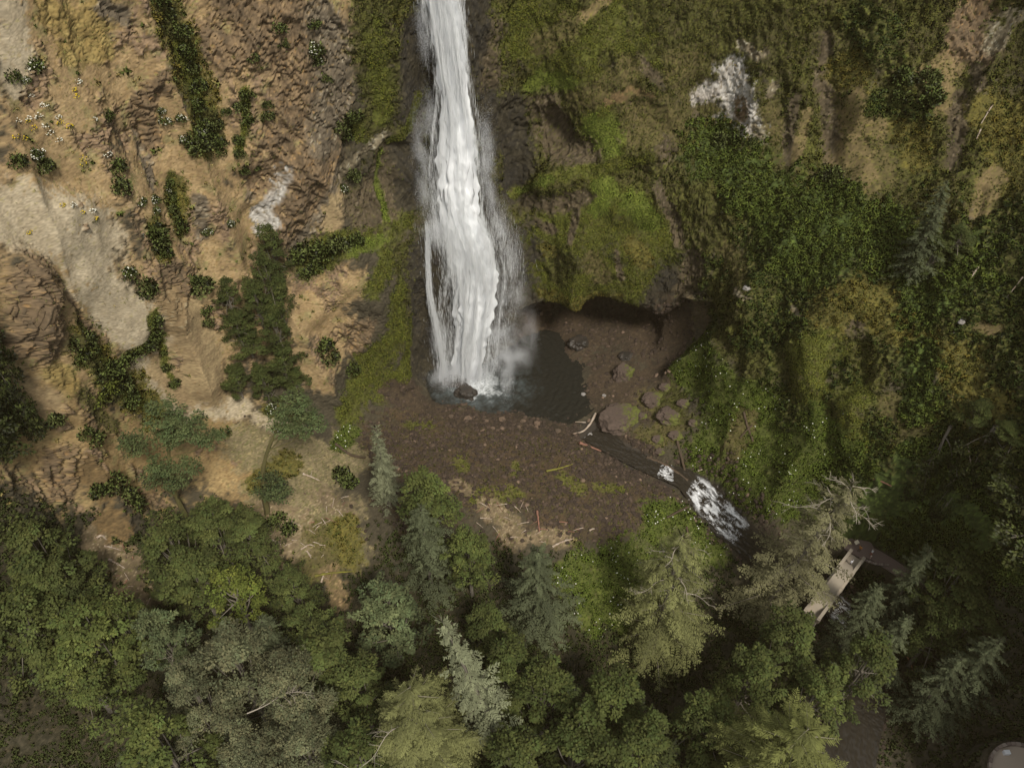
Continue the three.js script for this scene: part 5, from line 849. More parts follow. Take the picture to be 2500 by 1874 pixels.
function normals() {
  for (let a = 0; a < NU; a++) for (let b = 0; b < NV; b++) {
    const l = (clampI(a - 1, NU) * NV + b) * 3, r = (clampI(a + 1, NU) * NV + b) * 3, u = (a * NV + clampI(b - 1, NV)) * 3, d = (a * NV + clampI(b + 1, NV)) * 3, o = (a * NV + b) * 3;
    const ax = pos[r] - pos[l], ay = pos[r + 1] - pos[l + 1], az = pos[r + 2] - pos[l + 2], bx = pos[u] - pos[d], by = pos[u + 1] - pos[d + 1], bz = pos[u + 2] - pos[d + 2];
    let x = ay * bz - az * by, y = az * bx - ax * bz, z = ax * by - ay * bx; const k = 1 / (Math.hypot(x, y, z) || 1);
    nor[o] = x * k; nor[o + 1] = y * k; nor[o + 2] = z * k;
  }
}
normals();
const pos0 = pos.slice();
function toPath(x, y, z, p) {                     // distance to a polyline, flat list of xyz
  let best = 1e9;
  for (let i = 0; i + 5 < p.length || i === 0; i += 3) {
    const j = i + 5 < p.length ? i + 3 : i, ex = p[j] - p[i], ey = p[j + 1] - p[i + 1], ez = p[j + 2] - p[i + 2], l = ex * ex + ey * ey + ez * ez || 1;
    let t = ((x - p[i]) * ex + (y - p[i + 1]) * ey + (z - p[i + 2]) * ez) / l; t = t < 0 ? 0 : t > 1 ? 1 : t;
    const dx = x - p[i] - t * ex, dy = y - p[i + 1] - t * ey, dz = z - p[i + 2] - t * ez, d = dx * dx + dy * dy + dz * dz;
    if (d < best) best = d;
    if (j === i) break;
  }
  return Math.sqrt(best);
}
const boxed = (list) => list.map(([k, r, p]) => { const c = [0, 0, 0]; for (let i = 0; i < p.length; i++) c[i % 3] += p[i] / (p.length / 3); let R = 0; for (let i = 0; i < p.length; i += 3) R = Math.max(R, Math.hypot(p[i] - c[0], p[i + 1] - c[1], p[i + 2] - c[2])); return { k, r, p, c, R: R + r * 1.6 }; });
const strokes = boxed(STROKES), reliefs = boxed(RELIEF);
// creek and path lines shape the ground they run over
const creekXZ = CREEK.slice(2), deckA = V3(...SITE.deck_a), deckB = V3(...SITE.deck_b), plat = V3(...SITE.plat), pathEnd = V3(...SITE.path_end);
function along(x, z, line) {                      // nearest point of a line in plan: [distance, interpolated rest...]
  let best = [1e9];
  for (let i = 0; i + 1 < line.length; i++) {
    const A = line[i], B = line[i + 1], ex = B[0] - A[0], ez = B[2] - A[2], l = ex * ex + ez * ez || 1; let t = ((x - A[0]) * ex + (z - A[2]) * ez) / l; t = t < 0 ? 0 : t > 1 ? 1 : t;
    const d = Math.hypot(x - A[0] - t * ex, z - A[2] - t * ez);
    if (d < best[0]) best = [d, lerp(A[1], B[1], t), lerp(A[3], B[3], t), i + t];
  }
  return best;
}
const trail = [[plat.x - 1, plat.y, plat.z - .6, 1.9], [plat.x + 2, plat.y, plat.z + 1.2, 1.8], ...[SITE.path_b, SITE.path_c, SITE.path_end].map((q) => [...q, 1.5])];
const terrace = V3(...SITE.terrace);
const grit = rng(99);
for (let n = 0; n < N; n++) {
  const o = n * 3; let x = pos[o], y = pos[o + 1], z = pos[o + 2]; const nx = nor[o], ny = nor[o + 1], nz = nor[o + 2];
  // cover
  const w1 = noise(x * .13, y * .13, z * .13), w2 = noise(x * .6, y * .6, z * .6), w3 = noise(x * 2.1, y * 2.1, z * 2.1), w4 = noiseB(x * 1.1 + 7, y * 1.1, z * 1.1), w5 = noiseB(x * 4.6, y * 4.6 + 3, z * 4.6), edge = w1 * .3 + w2 * .26 + w4 * .2 + w3 * .16 + w5 * .12;
  let cr = .06, cg = .05, cb = .03, rough = .4, tone = 0, best = 0; const cv = [0, 0, 0, 0, 0];
  for (const s of strokes) {
    const dx = x - s.c[0], dy = y - s.c[1], dz = z - s.c[2]; if (dx * dx + dy * dy + dz * dz > s.R * s.R) continue;
    const d = toPath(x, y, z, s.p) / s.r; if (d > 1.5) continue;
    const g = G[s.k]; let w = smooth(1.22, .66, d + edge); if (g.p) w *= smooth(g.p - .55, g.p - .15, w1 * .45 + w2 * .5 + w4 * .4 + w3 * .2 + .5); if (w <= 0) continue;
    const m = smooth(-.35, .35, w1 * .5 + w2 * .5 + .25 * w3);
    cr = lerp(cr, lerp(g.a[0], g.b[0], m), w); cg = lerp(cg, lerp(g.a[1], g.b[1], m), w); cb = lerp(cb, lerp(g.a[2], g.b[2], m), w); rough = lerp(rough, g.rough, w);
    for (let k = 0; k < 5; k++) cv[k] = lerp(cv[k], g[KEYS[k]] || 0, w);
    if (w > .5) { tone = TONES.indexOf(g.tone); best = g; }
  }
  if (best === G.tan || best === G.orangesoil) {   // weathered outcrops break through the soil
    const oc = smooth(.12, .5, noise(x * .17 + 3, y * .09, z * .17) * .75 + noiseB(x * .6, y * .33, z * .6) * .4 + w3 * .15), dark = smooth(-.2, .4, w4 + w3 * .6);
    cr = lerp(cr, lerp(.27, .13, dark), oc * .85); cg = lerp(cg, lerp(.185, .092, dark), oc * .85); cb = lerp(cb, lerp(.115, .066, dark), oc * .85); rough = lerp(rough, .6, oc);
    const gr = smooth(.25, .6, noise(x * .33 + 80, y * .33, z * .33) * .8 + w5 * .3 + w4 * .2); cr = lerp(cr, .2, gr * .6); cg = lerp(cg, .19, gr * .6); cb = lerp(cb, .075, gr * .6); cv[1] += gr * .5;
  }
  if (best) {                                     // speckles: stones, lichen, tufts too small to model
    const sp = noiseB(x * 3.3, y * 3.3, z * 3.3) * .6 + w4 * .45 + w5 * .3, k = smooth(.62 - best.n, .8 - best.n * .6, sp) * .85;
    cr = lerp(cr, best.s[0], k); cg = lerp(cg, best.s[1], k); cb = lerp(cb, best.s[2], k);
    if (best.t) { const q = smooth(.5 - best.t[3], .75 - best.t[3], noise(x * .8 + 70, y * .8, z * .8) * .6 + noise(x * 2.7 + 70, y * 2.7, z * 2.7) * .5 + w5 * .2) * .8; for (let e = 0; e < 1; e++) { cr = lerp(cr, best.t[0], q); cg = lerp(cg, best.t[1], q); cb = lerp(cb, best.t[2], q); } }
  }
  const grain = (1 + .13 * w5 + .1 * w3 + .1 * w4) * (.74 + .52 * grit());
  col[o] = cr * grain; col[o + 1] = cg * grain; col[o + 2] = cb * grain; toneOf[n] = tone;
  for (let k = 0; k < 5; k++) cover[KEYS[k]][n] = cv[k];
  // relief: gullies, bulges, fractured rock
  let d = 0;
  for (const s of reliefs) {
    const dx = x - s.c[0], dy = y - s.c[1], dz = z - s.c[2]; if (dx * dx + dy * dy + dz * dz > s.R * s.R) continue;
    const q = toPath(x, y, z, s.p) / s.r + w1 * .25; if (q < 1.4) d += (s.k === 'g' ? -1 : 1) * s.r * .5 * smooth(1.35, .1, q);
  }
  const steep = smooth(.85, .45, ny), rib = 1 - Math.abs(noise(x * .16, y * .05, z * .16)) * 2, crag = 1 - Math.abs(noiseB(x * .45, y * .22, z * .45)) * 2;
  d += smooth(.9, .5, ny) * 1.5 * (1 - Math.abs(noise(x * .055 + 20, y * .012, z * .055)) * 2.2);
  const ledge = Math.abs(noiseB(x * .3, y * .9, z * .3)), crack = Math.abs(noise(x * .75 + 30, y * .3, z * .75));
  d += rough * (fbm(x * .12, y * .12, z * .12, 2) * 1.5 + steep * smooth(.15, .5, rough) * (rib * .9 + crag * .6 - smooth(.2, 0, crack) * .8 - smooth(.16, 0, ledge) * .6) + w2 * .16 + w4 * .1 + w3 * .08 + w5 * .07 + (grit() - .5) * .1);
  if (best && best.bush) d += best.bush * (Math.max(0, noise(x * .55, y * .55, z * .55 + 50)) * .9 + Math.max(0, w4) * .5);
  x += nx * d; y += ny * d; z += nz * d;
  // creek bed and trail
  if (y < 16 && z > -104 && x > 0) {
    const [dc, yc, wc] = along(x, z, creekXZ), k = smooth(wc + 2.8, wc * .8, dc + w2 * .7 + w1 * .5 + w3 * .3); y = lerp(y, yc - .55, k);
    const [dt, yt, wt] = along(x, z, trail), q = smooth(wt + 2.2, wt, dt); if (y > yt - 9) y = lerp(y, yt - .25, q * smooth(5, 2.5, y - yt));
    const de = Math.hypot(x - terrace.x, z - terrace.z); y = lerp(y, terrace.y - .4, smooth(8, 5.4, de));
    if (k > .08 && k < .75) cover.stone[n] += 9;
    if (k > .6) { for (let c = 0; c < 3; c++) col[o + c] = lerp(col[o + c], [.045, .037, .028][c], smooth(.6, .9, k)); for (const c of KEYS) cover[c][n] *= 1 - smooth(.5, .8, k); }
    if (q > .8 || de < 5.6) for (const c of KEYS) cover[c][n] = 0;
  }
  pos[o] = x; pos[o + 1] = y; pos[o + 2] = z;
}
normals();
// how far the relief has moved the smooth ground at a place, so that things stand on the real surface
const cells = new Map(), cellOf = (x, y, z) => Math.floor(x / 2) + ',' + Math.floor(y / 2) + ',' + Math.floor(z / 2);
for (let n = 0; n < N; n += 3) { const k = cellOf(pos0[n * 3], pos0[n * 3 + 1], pos0[n * 3 + 2]); let c = cells.get(k); if (!c) cells.set(k, c = []); c.push(n); }
function moved(x, y, z) {
  let best = 1e9, at = -1;
  for (let i = -1; i < 2; i++) for (let j = -1; j < 2; j++) for (let k = -1; k < 2; k++) for (const n of cells.get((Math.floor(x / 2) + i) + ',' + (Math.floor(y / 2) + j) + ',' + (Math.floor(z / 2) + k)) ?? []) { const d = (pos0[n * 3] - x) ** 2 + (pos0[n * 3 + 1] - y) ** 2 + (pos0[n * 3 + 2] - z) ** 2; if (d < best) { best = d; at = n * 3; } }
  return at < 0 ? [0, 0, 0] : [pos[at] - pos0[at], pos[at + 1] - pos0[at + 1], pos[at + 2] - pos0[at + 2]];
}
const earth = new THREE.MeshStandardMaterial({ vertexColors: true, roughness: .96, name: 'earth and rock' });
function terrainPart(name, b0, b1) {
  const rows = b1 - b0 + 1, P = new Float32Array(NU * rows * 3), Q = new Float32Array(P.length), C = new Float32Array(P.length), I = new Uint32Array((NU - 1) * (rows - 1) * 6);
  for (let a = 0; a < NU; a++) { const s = (a * NV + b0) * 3, e = s + rows * 3, t = a * rows * 3; P.set(pos.subarray(s, e), t); Q.set(nor.subarray(s, e), t); C.set(col.subarray(s, e), t); }
  let k = 0;
  for (let a = 0; a < NU - 1; a++) for (let b = 0; b < rows - 1; b++) { const i = a * rows + b, j = i + rows; I[k++] = i; I[k++] = i + 1; I[k++] = j; I[k++] = j; I[k++] = i + 1; I[k++] = j + 1; }
  const g = new THREE.BufferGeometry(); g.setAttribute('position', new THREE.BufferAttribute(P, 3)); g.setAttribute('normal', new THREE.BufferAttribute(Q, 3)); g.setAttribute('color', new THREE.BufferAttribute(C, 3)); g.setIndex(new THREE.BufferAttribute(I, 1));
  return put(mesh(name, g, earth), 'structure');
}
const foot = vs.findIndex((v) => v >= 12.5);
tag(terrainPart('cliff', 0, foot), 'horseshoe cliff, bare tan on one flank and mossy on the other, around the waterfall', 'cliff');
tag(terrainPart('valley_floor', foot, NV - 1), 'brown talus, clearings and forest floor at the foot of the cliff', 'ground');

// ---------------------------------------------------------------- water
const waterMat = new THREE.MeshPhysicalMaterial({ vertexColors: true, roughness: .08, ior: 1.33, name: 'dark water' });
{
  const fx = -8, fz = -107, g = new THREE.PlaneGeometry(46, 34, 230, 170); g.rotateX(-Math.PI / 2); g.translate(2, 0, -106);
  const p = g.attributes.position;
  for (let i = 0; i < p.count; i++) {
    const x = p.getX(i), z = p.getZ(i), r = Math.hypot(x - fx, z - fz), amp = .11 * Math.exp(-r / 22) + .05;
    p.setY(i, amp * (Math.sin(r * 4.2 + 2.2 * noise(x * .3, 0, z * .3)) * .55 + .8 * noise(x * 1.3, 3, z * 1.3) + .6 * noise(x * 2.9, 7, z * 2.9)));
  }
  const C = new Float32Array(p.count * 3); for (let i = 0; i < p.count; i++) { const x = p.getX(i), z = p.getZ(i), r = Math.hypot((x - fx - 2) * .8, z - fz - 1), n = noise(x * .35, 1, z * .35) * 2.2 + noise(x * 1.2, 1, z * 1.2) * 1.3, k = smooth(9.5, 1.5, r + n), f = smooth(4.2, 1.8, r + n * .7) * (.6 + .4 * noise(x * 2.5, 4, z * 2.5)); C.set([lerp(lerp(.026, .085, k), .8, f), lerp(lerp(.025, .1, k), .83, f), lerp(.02, .1, k) + .75 * f], i * 3); } g.setAttribute('color', new THREE.BufferAttribute(C, 3));
  { const ix = [], id = g.index.array; for (let i = 0; i < id.length; i += 3) { const k = id[i], ex = (p.getX(k) - 1) / 17.5, ez = (p.getZ(k) + 108) / 14.5; if (ex * ex + ez * ez < 1) ix.push(id[i], id[i + 1], id[i + 2]); } g.setIndex(ix); }
  g.computeVertexNormals(); tag(put(mesh('plunge_pool', g, waterMat), 'structure'), 'dark greenish plunge pool at the foot of the waterfall', 'water');
}
const creekCurve = new THREE.CatmullRomCurve3(CREEK.slice(2).map((c) => V3(c[0], c[1] + .02, c[2])));
const creekHalf = (t) => { const s = t * (CREEK.length - 3), i = Math.min(Math.floor(s), CREEK.length - 4); return lerp(CREEK[i + 2][3], CREEK[i + 3][3], s - i) + .6; };
const creekLen = creekCurve.getLength(), rapid = (t) => Math.max(smooth(.3, .34, t) * smooth(.5, .45, t), .8 * smooth(.205, .215, t) * smooth(.255, .24, t), .6 * smooth(.66, .68, t) * smooth(.73, .71, t));
function foamAt(t, s) {                           // broken white water, drawn out along the flow, in the three rapids
  const k = rapid(t); if (k <= .02) return 0;
  const w = creekHalf(t) * s, L = creekLen * t, q = noise(w * .75, L * .22, 8) * .75 + noise(w * 1.9, L * .42, 2) * .45 + noise(w * 3.6, L * .7, 1) * .2;
  return smooth(-.12, .5, q + .3 * k - .14) * k * smooth(.95, .6, Math.abs(s)) * (.85 + .15 * noise(w * 3, L * .8, 5));
}
function creekPoint(t, s) { const p = creekCurve.getPoint(t), d = creekCurve.getTangent(t); const l = Math.hypot(d.x, d.z) || 1, w = creekHalf(t) * s; return V3(p.x - d.z / l * w, p.y, p.z + d.x / l * w); }
{
  const nt = 1000, ns = 44, P = [], I = [], C = [];
  for (let i = 0; i <= nt; i++) for (let j = 0; j <= ns; j++) {
    const t = i / nt, s = j / ns * 2 - 1, p = creekPoint(t, s), w = creekHalf(t) * s, L = creekLen * t, f = foamAt(t, s);
    const rough = .08 + .13 * rapid(t);
    P.push(p.x, p.y + rough * (noise(w * 1.1, 5, L * .55) * .8 + .5 * noise(w * 2.6, 5, L * 1.4)) + f * .07, p.z);
    C.push(lerp(.034, .88, f), lerp(.029, .9, f), lerp(.022, .92, f));
    if (i < nt && j < ns) { const a = i * (ns + 1) + j, b = a + ns + 1; I.push(a, a + 1, b, b, a + 1, b + 1); }
  }
  const g = new THREE.BufferGeometry(); g.setAttribute('position', new THREE.Float32BufferAttribute(P, 3)); g.setAttribute('color', new THREE.Float32BufferAttribute(C, 3)); g.setIndex(I); g.computeVertexNormals();
  tag(put(mesh('creek', g, new THREE.MeshPhysicalMaterial({ vertexColors: true, roughness: .18, ior: 1.33, name: 'creek water' })), 'structure'), 'creek running from the pool over rapids and under the footbridge', 'water');
}
// instanced scatter of one shape; each copy has a place, a turn, a size and a tint
const M4 = new THREE.Matrix4(), QT = new THREE.Quaternion(), SC = new THREE.Vector3(), PT = new THREE.Vector3();
function scatter(name, g, m, list, label, category) {
  const o = new THREE.InstancedMesh(g, m, list.length), c = new THREE.Color();
  list.forEach((e, i) => { M4.compose(PT.set(e.p[0], e.p[1], e.p[2]), e.q, SC.set(e.s[0], e.s[1], e.s[2])); o.setMatrixAt(i, M4); o.setColorAt(i, c.setRGB(e.c[0], e.c[1], e.c[2])); });
  o.name = name; return tag(put(o, 'stuff'), label, category);
}
const UPV = V3(0, 1, 0);
function spindle() { const g = new THREE.CylinderGeometry(0, 1, .5, 5, 1, true), b = new THREE.CylinderGeometry(1, 0, .5, 5, 1, true); g.translate(0, .25, 0); b.translate(0, -.25, 0); return mergeGeometries([g, b]); }
const foamMat = new THREE.MeshStandardMaterial({ color: 0xffffff, roughness: .7, name: 'white water' });
{
  const R = rng(5), list = [], gauss = () => (R() + R() + R() + R() - 2) * 1.0;
  const row = (F, t) => { const s = t * (F.length - 1), i = Math.min(Math.floor(s), F.length - 2), f = s - i; return F[i].map((v, k) => lerp(v, F[i + 1][k], f)); };
  const ys = FALL.map((f) => f[1]);
  const strand = (F, n, len, rad, spread, depth) => {
    for (let k = 0; k < n; k++) {
      const [x, y, z, hw] = row(F, R()), g = gauss() * spread, e = gauss(), wob = noise(x * .1 + g * 3, y * .06, 2) * .5;
      const L = len * (.5 + R()), r = rad * (.5 + R());
      const holes = noiseB(g * 2.6 + 5, y * .045, k % 3 * .15);
      if (holes < -.25 && R() < .8) continue;
      QT.setFromEuler(new THREE.Euler((R() - .5) * .12, R() * 6.28, (R() - .5) * .12 - g * .05)); const w = .9 + .08 * R();
      list.push({ p: [x + (g + wob * .35) * hw, y + (R() - .5) * 2, z + e * depth * hw + .3], q: QT.clone(), s: [r, L, r], c: [w * .97, w * .99, w] });
    }
  };
  strand(FALL, 45000, 2.4, .012, .56, .5); strand(FALL, 45000, 1.3, .008, .72, .6);
  strand(FALL2, 160, 3, .05, .4, .5); strand(FALL2, 7000, 2.2, .013, .75, .8);
  const lower = FALL.slice(6); strand(lower, 30000, 1.6, .011, 1.05, .7);
  // the dense heart of the fall: a lumpy, streaked column
  const nt = 420, nsr = 96, P = [], I = [];
  for (let i = 0; i <= nt; i++) { const [x, y, z, hw] = row(FALL, i / nt); for (let j = 0; j <= nsr; j++) {
    const a = j / nsr * Math.PI * 2, ca = Math.cos(a), sa = Math.sin(a), st = noise(ca * 3.2, y * .035, sa * 3.2) * .16 + noise(ca * 8, y * .07 + 9, sa * 8) * .06 + noise(ca * 19, y * .14, sa * 19) * .02 + noise(ca * 2, y * .16, sa * 2 + 5) * .1 + noise(ca * 1.3, y * .33 + 4, sa * 1.3) * .08 + noise(ca * 5, y * .5, sa * 5) * .05;
    const r = Math.max(.05, .6 + st); P.push(x + ca * hw * r, y, z + sa * hw * .42 * r); if (i < nt && j < nsr) { const q = i * (nsr + 1) + j; I.push(q, q + nsr + 1, q + 1, q + 1, q + nsr + 1, q + nsr + 2); } } }
  const hg = new THREE.BufferGeometry(); hg.setAttribute('position', new THREE.Float32BufferAttribute(P, 3)); hg.setIndex(I); hg.computeVertexNormals();
  const fall = new THREE.Group(); fall.name = 'waterfall'; fall.add(mesh('water_column', hg, std(.92, .94, .96, .7)));
  const o = new THREE.InstancedMesh(spindle(), foamMat, list.length), cc = new THREE.Color();
  list.forEach((q, i) => { M4.compose(PT.set(...q.p), q.q, SC.set(...q.s)); o.setMatrixAt(i, M4); o.setColorAt(i, cc.setRGB(...q.c)); }); o.name = 'water_strands'; o.userData.kind = 'stuff'; fall.add(o);
  tag(put(fall, 'structure'), 'tall white waterfall plunging down the dark wet wall into the pool', 'waterfall');
  const drops = [], qd = new THREE.Quaternion();
  for (const [x, y, z, rx, ry, n] of MISTS) for (let k = 0; k < n * 32; k++) {
    const a = gauss() * .8, b = gauss() * .8, c = gauss() * .8, px = x + a * rx * 1.1, py = y + b * ry * 1.1, pz = z + c * 2.2;
    if (noise(px * .35, py * .22, pz * .35) < -.7 + R() * .8 || py < .02) continue;
    const s = .007 + .007 * R(); drops.push({ p: [px, py, pz], q: qd, s: [s, s * (1 + R() * 3), s], c: [.92, .94, .97] });
  }
  scatter('spray_mist', new THREE.TetrahedronGeometry(1), foamMat, drops, 'fine white spray drifting beside the fall and over the pool', 'mist');
  // foam on the rapids, and where the fall meets the pool
  const foam = [];
  const patch = (t0, t1, n, thresh, scl) => { for (let k = 0; k < n; k++) {
    const t = lerp(t0, t1, R()), s = (R() * 2 - 1) * .78, p = creekPoint(t, s), q = noise(t * 70, s * 2.3, 3) * .7 + noise(t * 160, s * 5, 9) * .5; if (q < thresh) continue;
    const d = creekCurve.getTangent(t); QT.setFromUnitVectors(UPV, d); const r = scl * (.4 + R()), w = .78 + .16 * R(); foam.push({ p: [p.x, p.y + .1 + .1 * q, p.z], q: QT.clone(), s: [r, r * (3 + 5 * R()), r * .8], c: [w, w * 1.01, w * 1.03] }); } };
  patch(.31, .49, 5000, .1, .03); patch(.205, .25, 900, 0, .03); patch(.66, .72, 900, .1, .03);
  for (let k = 0; k < 3500; k++) { const f = FALL[FALL.length - 1], a = R() * 6.28, r = Math.pow(R(), .8); QT.setFromEuler(new THREE.Euler(1.57, 0, a)); const s = .02 + .04 * R(); foam.push({ p: [f[0] + Math.cos(a) * f[3] * 1.25 * r, .06 + .3 * (1 - r) * R(), f[2] + .6 + Math.sin(a) * 2.6 * r], q: QT.clone(), s: [s, s * 5, s], c: [.88, .91, .94] }); }
  scatter('white_water_foam', spindle(), foamMat, foam, 'white foam on the rapids and where the fall meets the pool', 'foam');
}

// ---------------------------------------------------------------- plants that nobody could count
class Tris {                                      // collects small faces with a colour and a normal each
  constructor() { this.P = []; this.Nn = []; this.C = []; this.I = []; }
  leaf(p, dir, side, len, wid, n, c) {            // a lozenge blade
    const b = this.P.length / 3, w = wid * .5, m = len * .45;
    this.P.push(p.x, p.y, p.z, p.x + dir.x * m + side.x * w, p.y + dir.y * m + side.y * w, p.z + dir.z * m + side.z * w, p.x + dir.x * len, p.y + dir.y * len, p.z + dir.z * len, p.x + dir.x * m - side.x * w, p.y + dir.y * m - side.y * w, p.z + dir.z * m - side.z * w);
    for (let i = 0; i < 4; i++) { this.Nn.push(n.x, n.y, n.z); this.C.push(c[0], c[1], c[2]); }
    this.I.push(b, b + 1, b + 2, b, b + 2, b + 3);
  }
  geometry() { const g = new THREE.BufferGeometry(); g.setAttribute('position', new THREE.Float32BufferAttribute(this.P, 3)); g.setAttribute('normal', new THREE.Float32BufferAttribute(this.Nn, 3)); g.setAttribute('color', new THREE.Float32BufferAttribute(this.C, 3)); g.setIndex(this.I); return g; }
}
const randDir = (R) => { const z = R() * 2 - 1, a = R() * 6.283, r = Math.sqrt(1 - z * z); return V3(r * Math.cos(a), z, r * Math.sin(a)); };
function clump(seed, n, len, wid, flat) {          // a tuft of leaves, unit size, growing along +y
  const R = rng(seed), T = new Tris();
  for (let i = 0; i < n; i++) {
    const d = randDir(R); d.y = Math.abs(d.y) * (1 - flat) + .15; d.normalize();
    const s = V3().crossVectors(d, randDir(R)).normalize(), p = V3((R() - .5) * .9, R() * .35 * (1 - flat), (R() - .5) * .9), nn = V3().crossVectors(s, d); if (nn.y < 0) nn.negate(); nn.lerp(V3(p.x, 1, p.z).normalize(), .5).normalize();
    const k = .8 + .4 * R(); T.leaf(p, d, s, len * (.6 + .8 * R()), wid * (.6 + .8 * R()), nn, [k, k, k]);
  }
  return T.geometry();
}
const leafMat = new THREE.MeshPhysicalMaterial({ color: 0xffffff, vertexColors: true, roughness: .85, specularIntensity: .3, transmission: .25, thickness: 0, name: 'leaves' });
const dryMat = new THREE.MeshStandardMaterial({ color: 0xffffff, vertexColors: true, roughness: 1, name: 'dry blades' });
const TINT = {
  dark: [[.055, .072, .02], [.07, .088, .024], [.07, .072, .028]], olive: [[.085, .09, .016], [.06, .07, .014], [.1, .095, .02]], mid: [[.07, .095, .018], [.09, .105, .02], [.055, .08, .02]],
  leaf: [[.11, .148, .026], [.09, .125, .024], [.14, .172, .032]], dry: [[.2, .2, .06], [.12, .15, .035], [.3, .24, .09]], moss: [[.105, .12, .016], [.085, .1, .014], [.13, .13, .018]],
  bright: [[.13, .17, .022], [.11, .15, .02], [.16, .19, .03]], ochre: [[.13, .115, .022], [.16, .13, .025], [.09, .1, .02]], meadow: [[.1, .14, .02], [.085, .12, .018], [.13, .165, .026]], grassy: [[.18, .16, .06], [.13, .14, .035], [.26, .21, .09]],
};
{
  const R = rng(21), moss = [], leaves = [], blades = [], stones = [], flowers = [], Q = new THREE.Quaternion(), nv = V3(), spin = new THREE.Quaternion();
  const a0 = us.findIndex((u) => u >= 1.2), a1 = us.findIndex((u) => u >= NC - 2.2), b0 = vs.findIndex((v) => v >= 2);
  for (let a = a0; a < a1; a++) for (let b = b0; b < NV - 1; b++) {
    const n = a * NV + b, o = n * 3, r = (n + NV) * 3, d = (n + 1) * 3;
    const ux = pos[r] - pos[o], uy = pos[r + 1] - pos[o + 1], uz = pos[r + 2] - pos[o + 2], vx = pos[d] - pos[o], vy = pos[d + 1] - pos[o + 1], vz = pos[d + 2] - pos[o + 2];
    const area = Math.hypot(uy * vz - uz * vy, uz * vx - ux * vz, ux * vy - uy * vx); if (area > 4) continue;
    for (const k of KEYS) {
      let want = cover[k][n] * area; if (want <= 0) continue;
      const x0 = pos[o], y0 = pos[o + 1], z0 = pos[o + 2], patchy = noise(x0 * .5 + 40, y0 * .5, z0 * .5) * .6 + noise(x0 * .15 + 9, y0 * .15, z0 * .15) * .5;
      want *= k === 'flower' ? Math.max(0, patchy + .25) * 2 : Math.max(.12, 1 + patchy * 1.3);
      let c = Math.floor(want + R()); 
      while (c-- > 0) {
        const i = R(), j = R(), p = [pos[o] + ux * i + vx * j, pos[o + 1] + uy * i + vy * j, pos[o + 2] + uz * i + vz * j], tints = TINT[TONES[toneOf[n]]], tc = tints[Math.floor(R() * 3)], tv = (.75 + .5 * R()) * (1 + .35 * patchy);
        nv.set(nor[o], nor[o + 1], nor[o + 2]).lerp(UPV, .35).normalize(); Q.setFromUnitVectors(UPV, nv).multiply(spin.setFromAxisAngle(UPV, R() * 6.28));
        if (k === 'moss') { const s = .08 + .15 * R(); moss.push({ p, q: Q.clone(), s: [s, s, s], c: [tc[0] * tv, tc[1] * tv, tc[2] * tv] }); }
        else if (k === 'leaf') { const s = (.2 + .34 * R() * R()) * (1 + .3 * patchy); leaves.push({ p, q: Q.clone(), s: [s, s, s], c: [tc[0] * tv, tc[1] * tv, tc[2] * tv] }); }
        else if (k === 'grass') { const s = .08 + .2 * R() * R(); blades.push({ p, q: Q.clone(), s: [s, s, s], c: [tc[0] * tv, tc[1] * tv, tc[2] * tv] }); }
        else if (k === 'stone') { const dry = TONES[toneOf[n]] === 'grassy', s = (dry ? .03 : .035) + (dry ? .1 : .3) * Math.pow(R(), 6), g = (.45 + .8 * R() * R() + (R() < .02 ? 1.5 : 0)) * (dry ? 2.6 : 1); stones.push({ p, q: Q.clone(), s: [s * (1 + R()), s, s * (1 + .6 * R())], c: [.09 * g, .062 * g, .043 * g] }); }
        else { const s = .06 + .07 * R(); p[1] += .2; flowers.push({ p, q: Q.clone(), s: [s, s, s], c: [.85, .84, .74] }); }
      }
    }
  }
  console.log('scatter', moss.length, leaves.length, blades.length, stones.length, flowers.length);
  scatter('moss_tufts', clump(3, 9, .9, .5, .55), dryMat, moss, 'moss and small ferns covering the cliff, meadow and stones', 'moss');
  scatter('leafy_undergrowth', clump(4, 26, .75, .42, .1), leafMat, leaves, 'low leafy undergrowth on the slopes and forest floor', 'undergrowth');
  scatter('dry_grass', clump(5, 10, 1.1, .16, 0), dryMat, blades, 'dry grass and weeds on the tan slope and clearing', 'grass');
  scatter('loose_stones', new THREE.IcosahedronGeometry(1, 0), new THREE.MeshStandardMaterial({ color: 0xffffff, roughness: .95 }), stones, 'loose brown stones strewn over the talus', 'stones');
  scatter('white_wildflowers', new THREE.IcosahedronGeometry(1, 0), new THREE.MeshStandardMaterial({ color: 0xffffff, roughness: .8 }), flowers, 'white wildflowers dotted over the green meadow', 'wildflowers');
}

// ---------------------------------------------------------------- trees
const bark = { grey: std(.16, .14, .11), moss: std(.13, .115, .04), brown: std(.1, .075, .05), dead: std(.33, .29, .23) };
function limb(pts, r0, r1, seg = 6, n = 10) {     // tapered, slightly crooked limb through points
  const c = new THREE.CatmullRomCurve3(pts), g = new THREE.TubeGeometry(c, n, 1, seg, false), p = g.attributes.position, P = c.getSpacedPoints(n);
  for (let i = 0; i <= n; i++) for (let j = 0; j <= seg; j++) { const k = i * (seg + 1) + j, r = lerp(r0, r1, i / n), q = P[i]; const s = r * (1 + .18 * Math.sin(j * 2.4 + i * 1.7)); p.setXYZ(k, q.x + (p.getX(k) - q.x) * s, q.y + (p.getY(k) - q.y) * s, q.z + (p.getZ(k) - q.z) * s); }
  g.computeVertexNormals(); g.deleteAttribute('uv'); return g;
}
